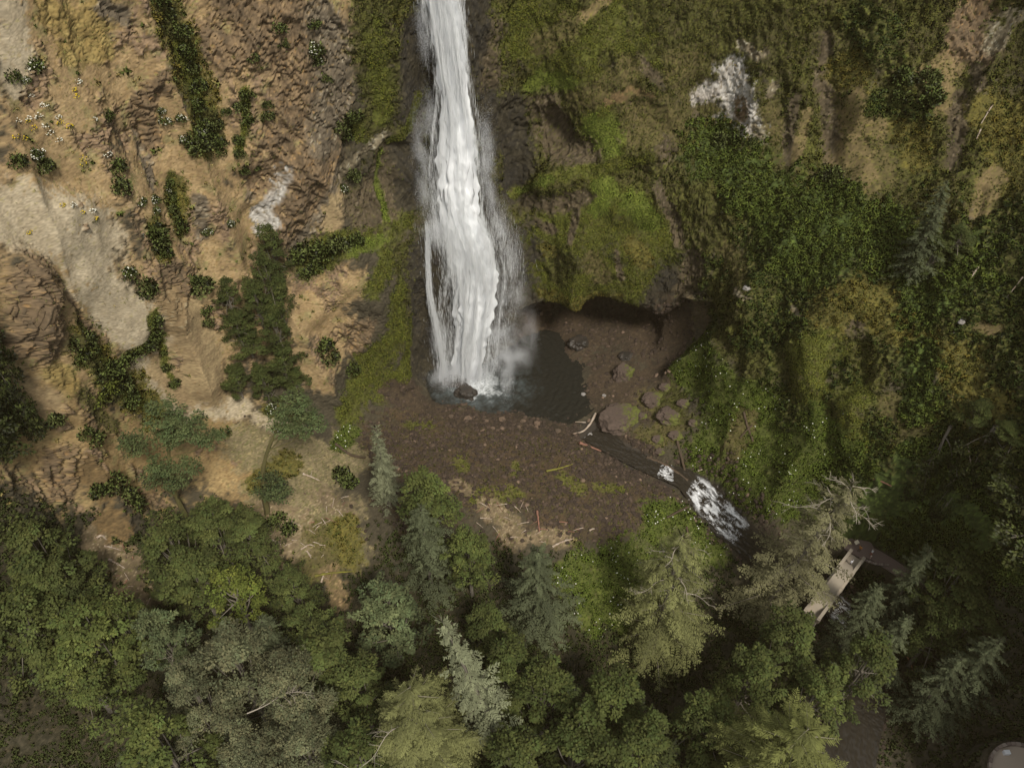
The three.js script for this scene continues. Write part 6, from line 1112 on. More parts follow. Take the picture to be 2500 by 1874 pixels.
// a broadleaved crown of unit height 1 (scaled later): h height, w width in metres, base: where the crown begins
function broadTree(seed, { h = 18, w = 11, base = .1, clumps = 150, leaves = 34, size = .42, open = 0, lean = [0, 0], clusters = null, radius = 1 }) {
  const R = rng(seed), T = new Tris(), wood = [], ax = lean[0], az = lean[1], mid = (t) => V3(ax * t * t, h * t, az * t * t);
  wood.push(limb([V3(0, -.6, 0), mid(.25).add(V3((R() - .5) * .5, 0, (R() - .5) * .5)), mid(.5), mid(.8)], h * .018 + .06, h * .006, 7, 12));
  const spots = [];
  if (clusters) for (const [cx, cy, cz, cr, n] of clusters) for (let i = 0; i < n * 1.5; i++) { const d = randDir(R), r = Math.cbrt(R()); spots.push(V3(cx + d.x * r * cr, cy + d.y * r * cr * .7, cz + d.z * r * cr)); }
  else {
    const lobes = []; for (let i = 0; i < 22; i++) { const a = i * 2.4 + R() * 1.2, t = base + .14 + (1 - base - .2) * ((i + R()) / 22), rr = w * (.2 + .24 * R()) * Math.sin(Math.min(1.3, (1.06 - t) * 2.1)); const m = mid(t); lobes.push([m.x + Math.cos(a) * rr, m.y + (R() - .5) * h * .06, m.z + Math.sin(a) * rr, w * (.07 + .12 * R()), .72 + .56 * R()]); }
    { const m = mid(.9); lobes.push([m.x, m.y - w * .05, m.z, w * .17, 1.05]); }
    for (let i = 0; i < clumps; i++) { const L = lobes[Math.floor(R() * lobes.length)], d = randDir(R); if (d.y < -.3) d.y *= -.6; const r = L[3] * (.55 + .75 * R() * R()); const q = V3(L[0] + d.x * r, Math.min(h * 1.0, L[1] + d.y * r * .85), L[2] + d.z * r); q.tone = L[4]; spots.push(q); }
    for (let i = 0; i < 14; i++) { const L = lobes[Math.floor(R() * lobes.length)], d = randDir(R); d.y = d.y * .5 + .15; for (let k = 0; k < 4; k++) { const r = L[3] * (.9 + k * .28), q = V3(L[0] + d.x * r, Math.min(h, L[1] + d.y * r), L[2] + d.z * r); q.tone = L[4] * 1.05; q.small = .8 - .14 * k; spots.push(q); } }
    for (const L of lobes) { const t = lerp(base * .8, .62, R()), m = mid(t); wood.push(limb([m, V3(lerp(m.x, L[0], .5), lerp(m.y, L[1], .35), lerp(m.z, L[2], .5)), V3(L[0], L[1], L[2])], h * .006 + .03, .03, 5, 6)); }
  }
  if (clusters) for (const [cx, cy, cz, cr] of clusters) { const m = mid(Math.max(.15, cy / h - .25)); wood.push(limb([m, V3(lerp(m.x, cx, .6), lerp(m.y, cy, .45), lerp(m.z, cz, .6)), V3(cx, cy, cz)], .12, .04, 5, 6)); for (let k = 0; k < 4; k++) { const d = randDir(R).multiplyScalar(cr * .9); wood.push(limb([V3(cx, cy - .4, cz), V3(cx + d.x * .5, cy + d.y * .3, cz + d.z * .5), V3(cx + d.x, cy + d.y * .6, cz + d.z)], .05, .015, 4, 4)); } }
  const centre = mid(.6), hue = [1, 1, 1];
  for (const s of spots) {
    const out = V3(s.x - centre.x, (s.y - centre.y) * .7 + 1.2, s.z - centre.z).normalize(), tone = (.6 + .7 * R()) * (s.tone ?? 1), yel = .9 + .2 * R(), cr = radius * (s.small ?? .4 + .5 * R());
    for (let i = 0; i < leaves; i++) {
      const d = randDir(R), rr = cr * Math.cbrt(R()), p = V3(s.x + d.x * rr, s.y + d.y * rr * .62, s.z + d.z * rr);
      const dir = V3(d.x + out.x * .6, d.y * .5 - .15, d.z + out.z * .6).normalize(), side = V3().crossVectors(dir, V3(R() - .5, 1.2, R() - .5)).normalize(), nn = V3().crossVectors(side, dir); if (nn.y < 0) nn.negate(); nn.multiplyScalar(.5).addScaledVector(d, .55).addScaledVector(out, .35).normalize();
      const k = tone * (.85 + .3 * R()); T.leaf(p, dir, side, size * (.6 + .6 * R()), size * (.4 + .4 * R()), nn, [k * hue[0] * yel, k, k * hue[2]]);
    }
  }
  return { crown: T.geometry(), trunk: mergeGeometries(wood) };
}
function conifer(seed, { h = 30, w = 12, bare = .12, droop = .35, fine = .55, wide = .2, bend = [0, 0], dens = 1, gap = .42, taper = .85, twig = 1 }) {
  const R = rng(seed), T = new Tris(), wood = [], twigs = [], at = (t) => V3(bend[0] * t * t, h * t, bend[1] * t * t);
  wood.push(limb([V3(0, -.8, 0), at(.3), at(.65), at(1)], h * .012 + .08, .02, 7, 14));
  let t = bare, turn = R() * 6;
  while (t < .985) {
    const rad = w * .5 * Math.pow(1 - t, taper) * (.62 + .5 * R()) + .3, nb = Math.max(3, Math.round((4.5 + 2 * R()) * Math.min(1, .5 + rad / 3) * dens));
    for (let k = 0; k < nb; k++) {
      turn += 2.4 + .9 * R(); if (R() < .16) continue; const L = rad * (.45 + .75 * R() * (.6 + .6 * R())), o = at(t + (R() - .5) * .012), ca = Math.cos(turn), sa = Math.sin(turn), rise = .18 - droop * (.5 + R()) * (1 - t * .6), tip = .22 * R();
      const P = (s) => V3(o.x + ca * L * s, o.y + L * (rise * s - droop * .5 * s * s + tip * s * s * s), o.z + sa * L * s), sd = V3(-sa, 0, ca), tone = .62 + .7 * R();
      if (twig && L > 1.2) twigs.push([P(0), P(.5), P(.97), .035 + L * .006]);
      const spray = (A, len, side0, hang, step, ln0) => {       // leafy twigs to both sides of an axis A(s)
        const m = Math.max(3, Math.round(len / step));
        for (let i = 1; i <= m; i++) {
          const s = i / m, p = A(s), q = A(Math.min(1, s + .05)).sub(A(s - .05)).normalize(), ln = ln0 * (1.15 - .75 * s) * (.6 + .7 * R()) * Math.min(1, .35 + len * .35);
          for (const sg of [-1, 1]) {
            const dir = V3().copy(q).multiplyScalar(.75).addScaledVector(side0, sg * (.75 + .3 * R())).add(V3(0, -hang - .3 * R(), 0)).normalize(), side = V3().crossVectors(dir, UPV).normalize(), nn = V3().crossVectors(side, dir).normalize(); if (nn.y < 0) nn.negate(); nn.add(V3(ca * .3, .2, sa * .3)).normalize();
            const c = tone * (.82 + .36 * R()); T.leaf(p, dir, side.applyAxisAngle(dir, (R() - .5) * 1.2), ln * 1.5, wide * (.7 + .6 * R()), nn, [c, c, c]);
          }
          if (i % 2) { const c = tone * (.9 + .3 * R()); T.leaf(p, q, side0, ln0 * .7, wide, V3(0, 1, 0), [c, c, c]); }
        }
      };
      if (L < 2.6) spray(P, L, sd, .25, .2 / dens, fine);
      else {                                       // long boughs fork into side branches
        spray((s) => P(.55 + .45 * s), L * .45, sd, .25, .26 / dens, fine);
        const nsub = Math.round(L / .62);
        for (let i = 1; i <= nsub; i++) { const s0 = .12 + .8 * (i - .5 * R()) / nsub, b0 = P(s0), sg = i % 2 ? 1 : -1, l2 = Math.min(2.6, L * .34) * (1.15 - .8 * s0) * (.6 + .7 * R()), dv = V3(ca * (.55 + .4 * R()) - sg * sa * .8, -.12 - .3 * R(), sa * (.55 + .4 * R()) + sg * ca * .8).normalize(), s2 = V3(-dv.z, 0, dv.x).normalize(); spray((s) => V3(b0.x + dv.x * l2 * s, b0.y + dv.y * l2 * s - .12 * l2 * s * s, b0.z + dv.z * l2 * s), l2, s2, .3, .3 / dens, fine * .75); }
      }
    }
    t += gap / h * (.7 + .6 * R());
  }
  { const p = at(.96); for (let i = 0; i < 14; i++) { const d = randDir(R); d.y = 1.4; d.normalize(); T.leaf(p, d, V3().crossVectors(d, randDir(R)).normalize(), h * .04 * (.5 + R()), .14, d, [1, 1, 1]); } }
  const tw = twigs.filter((_, i) => i % 3 === 0).map(([a, b, c, r]) => limb([a, b, c], r, .012, 3, 3));
  return { crown: T.geometry(), trunk: mergeGeometries(wood), twigs: tw.length ? mergeGeometries(tw) : null };
}
function deadBough(seed, L, forks) {               // a bleached leafless bough along +x, twigs forking off
  const R = rng(seed), parts = [], main = [V3(0, 0, 0), V3(L * .35, L * .06, L * .05), V3(L * .7, -L * .02, -L * .04), V3(L, -L * .12, L * .03)], c = new THREE.CatmullRomCurve3(main);
  parts.push(limb(main, .07, .02, 5, 10));
  for (let i = 0; i < forks; i++) { const p = c.getPoint(.15 + .85 * R()), d = randDir(R); d.x = Math.abs(d.x) + .2; d.y *= .5; d.normalize(); const l = L * (.12 + .22 * R()), e = p.clone().addScaledVector(d, l); parts.push(limb([p, p.clone().addScaledVector(d, l * .5).add(V3(0, l * .08, 0)), e], .03, .01, 4, 4)); for (let k = 0; k < 2; k++) { const d2 = randDir(R).add(d).normalize(), q = p.clone().addScaledVector(d, l * (.4 + .4 * R())); parts.push(limb([q, q.clone().addScaledVector(d2, l * .25), q.clone().addScaledVector(d2, l * .5)], .025, .01, 3, 3)); } }
  return mergeGeometries(parts);
}
const foliage = (r, g, b, through = .22) => new THREE.MeshPhysicalMaterial({ color: new THREE.Color().setRGB(r, g, b), vertexColors: true, roughness: .8, specularIntensity: .35, transmission: through, thickness: 0, name: 'foliage' });
const F = {
  spruceGrey: foliage(.16, .17, .1, .12), spruceOlive: foliage(.155, .16, .06, .12), spruceBleak: foliage(.145, .138, .07, .12), silver: foliage(.2, .215, .125, .12), fir: foliage(.085, .098, .05, .12), yellow: foliage(.14, .15, .045, .12),
  maple: foliage(.09, .108, .03), mapleLight: foliage(.135, .163, .072), mapleBright: foliage(.108, .132, .034), mapleDark: foliage(.078, .096, .025), lime: foliage(.155, .185, .035), olive: foliage(.14, .145, .075), blue: foliage(.06, .083, .048),
};
// shapes of each kind, grown once and shared by its trees
const SHAPE = {
  maple: [0, 1, 2, 3, 4].map((k) => broadTree(100 + k, { h: 18, w: 11, clumps: 210, leaves: 30, size: .42 })),
  olive: [0, 1].map((k) => broadTree(130 + k, { h: 25, w: 15, clumps: 620, leaves: 26, size: .34, radius: .95, base: .15 })),
  lime: [broadTree(140, { h: 18, w: 10, clumps: 110, leaves: 26, size: .36, base: .35, radius: .9 })],
  small: [0, 1, 2].map((k) => broadTree(150 + k, { h: 10, w: 6.5, clumps: 150, leaves: 26, size: .3, base: .05, radius: .75 })),
  spruce: [0, 1].map((k) => conifer(160 + k, { h: 34, w: 17, droop: .34, dens: .85, fine: .62, wide: .17, taper: .52, gap: .62 })),
  broad: [conifer(165, { h: 34, w: 24, droop: .34, dens: 1.05, fine: .75, wide: .15, taper: .45, gap: .62 })],
  slim: [conifer(170, { h: 19, w: 6.5, droop: .25, fine: .5, wide: .17, gap: .36, taper: .75 })],
  fir: [0, 1].map((k) => conifer(180 + k, { h: 22, w: 11, droop: .5, dens: .95, fine: .55, wide: .18, taper: .52, twig: 0, gap: .46 })),
  narrow: [conifer(190, { h: 43, w: 12, droop: .22, dens: .75, fine: .62, wide: .19, gap: .7, taper: .85, bare: .3 })],
};
const GROUPS = { g: 'conifers of the lower forest', g1: 'maples along the clearing', g2: 'maples under the brown cliff', g3: 'maples over the dark hollow', g4: 'olive-grey trees', g5: 'light maples beside the silvery spruce', g6: 'dark maples of the lower forest', g7: 'olive trees under the big crown', g8: 'dark maples between the spruces', g9: 'bushy trees past the footbridge', g10: 'bushy trees on the hillside', g11: 'conifers in the cleft', g12: 'bluish trees under the cleft', g13: 'conifers at the hilltop', g14: 'trees below the brown overhang', g15: 'thicket in the cliff gully' };
const TREEMAT = { g1: 'maple', g2: 'maple', g3: 'mapleBright', g4: 'olive', g5: 'maple', g6: 'mapleDark', g7: 'olive', g8: 'mapleDark', g9: 'mapleDark', g10: 'mapleDark', g12: 'mapleDark', g14: 'mapleDark', g15: 'mapleDark', g: 'fir', g11: 'fir', g13: 'fir' };
function makeTree(name, shape, leafM, barkM, extra) {
  const o = new THREE.Group(); o.name = name;
  o.add(mesh('trunk', shape.trunk, barkM), mesh('crown', shape.crown, leafM));
  if (shape.twigs) { const t = mesh('boughs', shape.twigs, extra ?? bark.grey); t.userData.kind = 'stuff'; o.add(t); }
  return o;
}
{
  const R = rng(77);
  TREES.forEach(([kind, x, y, z, h, w, label, group, lx, lz], i) => {
    const off = moved(x, y + .3, z); y += Math.max(-1.5, Math.min(1.5, off[1]));
    let name = 'maple_tree', shape, m = F[TREEMAT[group]] ?? F.maple, b = bark.grey, kindH = 18, kindW = 11, extra, cat = 'tree';
    if (kind === 'spruce') {
      name = 'spruce_tree'; const slim = h < 25; shape = slim ? SHAPE.slim[0] : SHAPE.spruce[i % 2]; kindH = slim ? 19 : 34; kindW = slim ? 6.5 : 17; if (w > 20) { shape = SHAPE.broad[0]; kindW = 24; }
      m = slim ? F.spruceGrey : /olive spruce with bare/.test(label) ? F.spruceOlive : /bleached/.test(label) ? F.spruceBleak : /yellow/.test(label) ? F.yellow : F.spruceOlive; extra = slim ? bark.grey : bark.dead; 
    } else if (kind === 'fir') { name = 'fir_tree'; shape = SHAPE.fir[i % 2]; kindH = 22; kindW = 11; m = F.fir; }
    else if (kind === 'narrow') { name = 'spruce_tree'; shape = SHAPE.narrow[0]; kindH = 43; kindW = 12; m = F.silver; extra = bark.grey; }
    else if (kind === 'olive') { name = 'broadleaf_tree'; shape = SHAPE.olive[i % 2]; kindH = 25; kindW = 15; if (group === 'x') m = F.olive; }
    else if (kind === 'maple_lime') { shape = SHAPE.lime[0]; kindW = 10; m = F.lime; b = bark.dead; }
    else if (kind === 'maple_open') {
      b = bark.moss; m = F.blue; kindH = h; kindW = w; m = foliage(.105, .135, .05);
      shape = /two/.test(label) ? broadTree(210, { h, w, lean: [9, -2], clusters: [[8.4, 21.5, -1, 3.0, 40], [10.2, 20, 0, 2.2, 20], [6.6, 19.5, -1, 2.2, 18], [8.6, 23.5, -1.5, 1.8, 12], [2.6, 8.0, .5, 2.5, 36], [3.6, 6.6, 1, 1.6, 14]], leaves: 30, size: .36 })
        : broadTree(211, { h, w, lean: [4, -1], clusters: [[3.2, 21.5, -1, 2.4, 30], [4.8, 20, 0, 2.0, 22], [-2.2, 16.5, 0, 2.0, 24], [7.6, 20.5, .5, 2.1, 22], [9.2, 18.6, .5, 1.5, 12], [.6, 13.0, 1, 2.0, 22], [2.6, 17.5, -.5, 2.2, 26], [-1.5, 10.0, .5, 1.7, 14], [4.6, 13, 1, 1.6, 14], [1.5, 9.5, 1, 1.7, 14]], leaves: 30, size: .36 });
    } else { const little = h < 14; shape = little ? SHAPE.small[i % 3] : SHAPE.maple[i % 5]; kindH = little ? 10 : 18; kindW = little ? 6.5 : 11;
      if (/bright green maple at/.test(label) || /light green maple lean/.test(label)) m = F.mapleBright; else if (/pale green|pale leafed/.test(label)) m = F.mapleLight; else if (/^fresh/.test(label)) m = F.mapleBright; else if (/dark tree over/.test(label)) m = F.mapleDark; if (little) name = 'bushy_tree'; }
    const o = makeTree(name, shape, m, b, extra); o.position.set(x, y, z); o.rotation.y = kind === 'maple_open' || kind === 'narrow' ? 0 : R() * 6.28; o.scale.set(w / kindW, h / kindH, w / kindW);
    if (lx) { o.rotation.y = 0; o.quaternion.setFromUnitVectors(UPV, V3(lx, h, lz).normalize()); }
    if (/huge olive/.test(label)) { const d = mesh('dead_bough', deadBough(5, 6, 14), bark.dead); d.position.set(3, 20, 6.5); d.rotation.y = .5; o.rotation.y = 0; o.add(d); }
    if (/long dead white/.test(label)) { const d = mesh('dead_bough', deadBough(6, 9, 12), bark.dead); d.position.set(-.5, 27, 1.2); d.rotation.y = -2.4; o.rotation.y = 0; o.add(d); }
    if (/bleached bare top/.test(label)) { for (let k = 0; k < 10; k++) { const d = mesh('dead_bough', deadBough(20 + k, 3.2 + k * .3, 9), bark.dead); d.position.set(0, 33 - k * .75, 0); d.rotation.y = k * 2.4; d.rotation.z = -.1; o.add(d); } }
    if (/bare grey twigs/.test(label)) { for (let k = 0; k < 8; k++) { const d = mesh('dead_bough', deadBough(40 + k, 3.5 + k * .35, 9), bark.dead); d.position.set(0, 31 - k * 1.8, 0); d.rotation.y = k * 2.4 + 1; d.rotation.z = -.1; o.add(d); } }
    tag(o, label, cat, group === 'x' ? undefined : GROUPS[group]); put(o);
  });
}

// ---------------------------------------------------------------- shrubs, one by one
{
  const shrubShape = (seed, n, leaves, size, flat = .8) => { const R = rng(seed), T = new Tris(); for (let i = 0; i < n; i++) { const d = randDir(R); d.y = Math.abs(d.y); const s = V3(d.x * (.35 + .5 * R()), d.y * flat * (.5 + .4 * R()), d.z * (.35 + .5 * R())), tone = .75 + .5 * R(); for (let k = 0; k < leaves; k++) { const e = randDir(R), p = V3(s.x + e.x * .25, Math.max(-.1, s.y + e.y * .22), s.z + e.z * .25), dir = V3(e.x + d.x, e.y * .6 + .2, e.z + d.z).normalize(), side = V3().crossVectors(dir, randDir(R)).normalize(), nn = V3().crossVectors(side, dir); if (nn.dot(d) < 0) nn.negate(); nn.lerp(d, .5).normalize(); const c = tone * (.8 + .4 * R()); T.leaf(p, dir, side, size * (.6 + .8 * R()), size * .75, nn, [c, c, c]); } } return T.geometry(); };
  const blossom = (seed, n, s) => { const R = rng(seed), parts = []; for (let i = 0; i < n; i++) { const d = randDir(R); d.y = Math.abs(d.y) * .9 + .1; const g = new THREE.IcosahedronGeometry(s * (.6 + .8 * R()), 0); g.scale(1, .55, 1); g.translate(d.x * .78, d.y * .72, d.z * .78); parts.push(g); } return mergeGeometries(parts); };
  const bodies = [0, 1, 2, 3].map((k) => shrubShape(300 + k, 46, 16, .2)), sparse = [0, 1].map((k) => shrubShape(310 + k, 12, 8, .24, .35)), blooms = [0, 1, 2].map((k) => blossom(320 + k, 40, .075)), low = [0, 1].map((k) => blossom(330 + k, 24, .13));
  const mg = [foliage(.12, .155, .04), foliage(.135, .17, .045), foliage(.15, .18, .055)], lime = foliage(.14, .165, .03), wm = std(.78, .77, .66, .9), ym = std(.68, .5, .02, .9), sm = foliage(.13, .14, .05), R = rng(8);
  SHRUBS.forEach(([kind, x, y, z, r, label], i) => {
    const off = moved(x, y, z); x += off[0]; y += off[1]; z += off[2];
    const flower = kind === 'yellow' || kind === 'whitelow', o = new THREE.Group(); o.name = flower ? 'flower_clump' : kind === 'white' ? 'flowering_shrub' : 'shrub';
    o.add(mesh('foliage', flower ? sparse[i % 2] : bodies[i % 4], kind === 'lime' ? lime : flower ? sm : mg[i % 3]));
    if (kind !== 'green' && kind !== 'lime') o.add(mesh('blossoms', flower ? low[i % 2] : blooms[i % 3], kind === 'yellow' ? ym : wm));
    const s = r * (1.35 + .35 * R()) * (flower ? .9 : 1); o.position.set(x, y - .05, z); o.rotation.y = R() * 6.28; o.scale.set(s * (.85 + .3 * R()), s * (.95 + .3 * R()), s * (.85 + .3 * R()));
    tag(o, label, flower ? 'flowers' : 'shrub', flower ? 'flower clumps on the dry cliff' : kind === 'white' ? 'white flowering shrubs of the cliff' : 'green shrubs of the cliff'); put(o);
  });
}

// ---------------------------------------------------------------- logs and boulders
{
  const wood = { bleached: [[.5, .42, .34], [.34, .25, .18]], red: [[.3, .15, .1], [.2, .1, .07]], brown: [[.1, .068, .042], [.07, .05, .032]], mossy: [[.22, .21, .03], [.14, .12, .03]], orange: [[.5, .27, .13], [.4, .22, .1]] };
  const wm = new THREE.MeshStandardMaterial({ vertexColors: true, roughness: .9, name: 'weathered wood' });
  LOGS.forEach(([kind, r, p, label], i) => {
    const R = rng(400 + i), pts = []; for (let k = 0; k < p.length; k += 3) { const off = moved(p[k], p[k + 1], p[k + 2]); pts.push(V3(p[k] + off[0], p[k + 1] + off[1] + r * .8 + .08, p[k + 2] + off[2])); }
    if (pts.length < 3) pts.splice(1, 0, pts[0].clone().lerp(pts[1], .5).add(V3(0, r * .5 + .05, 0)));
    const c = pts[0].clone(), g0 = limb(pts.map((q) => q.clone().sub(c)), r, r * (kind === 'brown' ? .8 : .45), 8, 14), parts = [g0];
    if (i < 34 && (kind === 'bleached' || kind === 'mossy')) { const a = pts[0].clone().sub(c).lerp(pts[pts.length - 1].clone().sub(c), .45), d = randDir(R); d.y = Math.abs(d.y) * .5; parts.push(limb([a, a.clone().addScaledVector(d, r * 4), a.clone().addScaledVector(d, r * 8)], r * .4, r * .15, 5, 4)); }
    const g = mergeGeometries(parts), n = g.attributes.position.count, C = new Float32Array(n * 3), [A, B] = wood[kind];
    for (let k = 0; k < n; k++) { const q = g.attributes.position, t = smooth(-.5, .5, noise(q.getX(k) * 2 + i, q.getY(k) * 6, q.getZ(k) * 2)); for (let e = 0; e < 3; e++) C[k * 3 + e] = lerp(A[e], B[e], t); }
    g.setAttribute('color', new THREE.BufferAttribute(C, 3));
    const stick = /stick/.test(label), o = mesh(stick ? 'fallen_stick' : 'fallen_log', g, wm); o.position.copy(c); tag(o, label, stick ? 'stick' : 'log', stick ? 'sticks in the litter' : undefined); put(o);
  });
  const tones = { wet: [[.05, .04, .032], [.035, .03, .024], .55], mossy: [[.1, .072, .056], [.11, .12, .025], .95], grey: [[.36, .34, .32], [.26, .24, .22], .9], cream: [[.55, .47, .36], [.45, .38, .28], .9], brown: [[.16, .11, .075], [.11, .08, .055], .95] };
  BOULDERS.forEach(([x, y, z, rw, rh, label, kind, group], i) => {
    const off = moved(x, y, z); x += off[0]; y += off[1]; z += off[2];
    const R = rng(500 + i), g = new THREE.IcosahedronGeometry(1, 14), p = g.attributes.position, C = new Float32Array(p.count * 3), [A, B, rough] = tones[kind], tall = Math.max(rw * .6, rh * .9), ro = R() * 9;
    for (let k = 0; k < p.count; k++) {
      const v = V3(p.getX(k), p.getY(k), p.getZ(k)), f = 1 + .22 * noise(v.x * .9 + ro, v.y * .9, v.z * .9) + .1 * noise(v.x * 2.4, v.y * 2.4 + ro, v.z * 2.4) + .03 * noise(v.x * 8, v.y * 8, v.z * 8 + ro);
      const cut = Math.max(-.75, Math.min(.78, v.y * f)); v.set(v.x * f * rw, cut * tall, v.z * f * rw * .82); p.setXYZ(k, v.x, v.y, v.z);
      const t = kind === 'mossy' ? smooth(.1, .45, (v.x + v.z * .6) / rw * .55 + .3 * noise(v.x * 1.2 + ro, v.y * 1.2, v.z * 1.2) + .2 * noise(v.x * 4, v.y * 4, v.z * 4)) : smooth(-.12, .2, noise(v.x * .5 + ro, v.y * .5, v.z * .5) * .7 + .3 * noise(v.x * 2.5, v.y * 2.5, v.z * 2.5)), gr = 1 + .25 * noise(v.x * 6, v.y * 6, v.z * 6); for (let e = 0; e < 3; e++) C[k * 3 + e] = lerp(A[e], B[e], t) * gr;
    }
    g.setAttribute('color', new THREE.BufferAttribute(C, 3)); g.computeVertexNormals();
    const o = mesh(rw < .8 ? 'stone' : 'boulder', g, new THREE.MeshStandardMaterial({ vertexColors: true, roughness: rough, name: 'boulder' })); o.position.set(x, y + tall * .12, z); o.rotation.y = R() * 1.2 - .6; tag(o, label, 'rock', group === 1 ? 'mossy rocks above the oval boulder' : group === 2 ? 'flat stones on the pool shore' : undefined); put(o);
  });
}

// ---------------------------------------------------------------- footbridge, landing, trail, terrace
{
  const dir = deckA.clone().sub(deckB), span = Math.hypot(dir.x, dir.z) + 3, yaw = Math.atan2(-dir.z, dir.x), start = deckA;     // from the landing towards the far bank
  const b = new THREE.Group(); b.name = 'footbridge'; b.position.copy(start); b.rotation.y = yaw;
  const concrete = std(.37, .32, .25, .9), rail = std(.3, .23, .18, .9), W = 1.9;
  const box = (w, h, d, x, y, z) => { const g = new THREE.BoxGeometry(w, h, d); g.translate(x, y, z); return g; };
  b.add(mesh('deck', box(span, .35, W, -span / 2, -.175, 0), concrete));
  for (const s of [-1, 1]) {
    const wall = mesh('parapet', box(span, .95, .3, -span / 2, .478, s * (W / 2 + .152)), rail); b.add(wall);
    wall.add(mesh('coping', box(span + .2, .14, .46, -span / 2, 1.026, s * (W / 2 + .152)), concrete));
    for (let k = 0; k < 5; k++) wall.add(mesh('post', box(.5, 1.2, .5, -.4 - k * (span - .8) / 4, .602, s * (W / 2 + .152)), concrete));
  }
  const arch = new THREE.Shape(); arch.moveTo(-span, -.36); arch.lineTo(0, -.36); arch.lineTo(0, -4); arch.absarc(-span / 2, -4, span / 2 - .4, 0, Math.PI, false); arch.lineTo(-span, -4); arch.closePath();
  const ag = new THREE.ExtrudeGeometry(arch, { depth: W, bevelEnabled: false, curveSegments: 20 }); ag.scale(1, .62, 1); ag.translate(0, -.14, -W / 2); b.add(mesh('arch', ag, concrete));
  tag(b, 'narrow concrete footbridge with low parapets half hidden under the spruce', 'bridge'); put(b);

  // paved landing and trail
  const paving = std(.19, .14, .12, .9), ribbon = (line, up, m, name) => { const P = [], I = []; line.forEach(([x, y, z, w], i) => { const a = line[Math.max(0, i - 1)], c = line[Math.min(line.length - 1, i + 1)], l = Math.hypot(c[0] - a[0], c[2] - a[2]), nx = -(c[2] - a[2]) / l, nz = (c[0] - a[0]) / l; for (const [s, d] of [[-1, -.3], [-1, 0], [1, 0], [1, -.3]]) P.push(x + nx * w * s, y + up + d, z + nz * w * s); if (i) for (let k = 0; k < 3; k++) { const p = (i - 1) * 4 + k, q = p + 4; I.push(p, p + 1, q, q, p + 1, q + 1); } }); const g = new THREE.BufferGeometry(); g.setAttribute('position', new THREE.Float32BufferAttribute(P, 3)); g.setIndex(I); g.computeVertexNormals(); return mesh(name, g.toNonIndexed(), m); };
  const fine = []; const curve = new THREE.CatmullRomCurve3(trail.map((t) => V3(t[0], t[1], t[2]))); for (let i = 0; i <= 30; i++) { const p = curve.getPoint(i / 30); fine.push([p.x, p.y, p.z, 1.25]); }
  const tr = ribbon(fine, .0, paving, 'paved_trail'); tr.geometry.computeVertexNormals(); put(tr, 'structure');
  const landing = new THREE.Shape([[-.6, 1.35], [-2.6, -.2], [-2.2, -2.4], [.2, -3.0], [2.2, -1.6], [2.6, 1.2]].map(([x, z]) => new THREE.Vector2(x, -z)));
  const lg = new THREE.ExtrudeGeometry(landing, { depth: 1, bevelEnabled: false }); lg.rotateX(-Math.PI / 2); lg.translate(0, -1, 0); const la = mesh('paved_landing', lg, paving); la.position.set(plat.x, plat.y + .012, plat.z + .4); put(la, 'structure');
  // low stone wall along the outer edge of the landing and trail
  const wallLine = [V3(plat.x - .5, plat.y, plat.z + 2.0), V3(plat.x + 1.4, plat.y, plat.z + 3.0), V3(plat.x + 3.4, plat.y, plat.z + 3.3)], stoneM = [std(.24, .19, .16), std(.3, .25, .21), std(.18, .14, .12)], wl = new THREE.Group(); wl.name = 'stone_wall'; wl.position.copy(wallLine[0]); const wc = new THREE.CatmullRomCurve3(wallLine);
  for (let i = 0; i < 14; i++) { const p = wc.getPoint(i / 13).sub(wallLine[0]), t = wc.getTangent(i / 13), g = new THREE.IcosahedronGeometry(.24, 1); g.scale(1.1, 1.2, .85); const s = mesh('stone', g, stoneM[i % 3]); s.position.set(p.x, p.y + .2, p.z); s.rotation.y = Math.atan2(-t.z, t.x) + i; wl.add(s); }
  tag(wl, 'low stone edging where the trail leaves the footbridge', 'wall'); put(wl);
  // cream sign board at the corner of the landing
  const sg = new THREE.Group(); sg.name = 'trail_sign'; sg.position.set(...SITE.sign); const pw = std(.25, .18, .12), board = std(.72, .64, .48, .7);
  for (const s of [-1, 1]) sg.add(mesh('post', box(.1, 1.1, .1, s * .28, .55, 0), pw)); const bd = mesh('board', box(.8, .06, .6, 0, 1.16, .05), board); bd.rotation.x = .45; sg.add(bd); sg.rotation.y = .5; tag(sg, 'cream sign board at the corner of the paved landing', 'sign'); put(sg);
  // round viewing terrace with stone rim
  const tt = new THREE.Group(); tt.name = 'viewing_terrace'; tt.position.copy(terrace); const disc = new THREE.CylinderGeometry(4.6, 4.8, 1.4, 48); disc.translate(0, -.7, 0); tt.add(mesh('floor', disc, std(.42, .35, .28, .92)));
  for (let i = 0; i < 44; i++) { const a = i / 44 * 6.283, g = new THREE.BoxGeometry(.6, .6, .42); const s = mesh('rim_stone', g, stoneM[i % 3]); s.position.set(Math.cos(a) * 4.75, .2, Math.sin(a) * 4.75); s.rotation.y = -a + Math.PI / 2; tt.add(s); }
  tag(tt, 'round paved viewing terrace with a stone rim', 'terrace'); put(tt);
  const bin = new THREE.Group(); bin.name = 'white_box'; bin.position.set(terrace.x - 1.4, terrace.y, terrace.z - 3.6); bin.add(mesh('body', box(.75, .5, .5, 0, .25, 0), std(.75, .77, .8, .6)), mesh('lid', box(.8, .08, .56, 0, .542, 0), std(.8, .82, .84, .5))); tag(bin, 'white box on the round terrace', 'box'); put(bin);
}

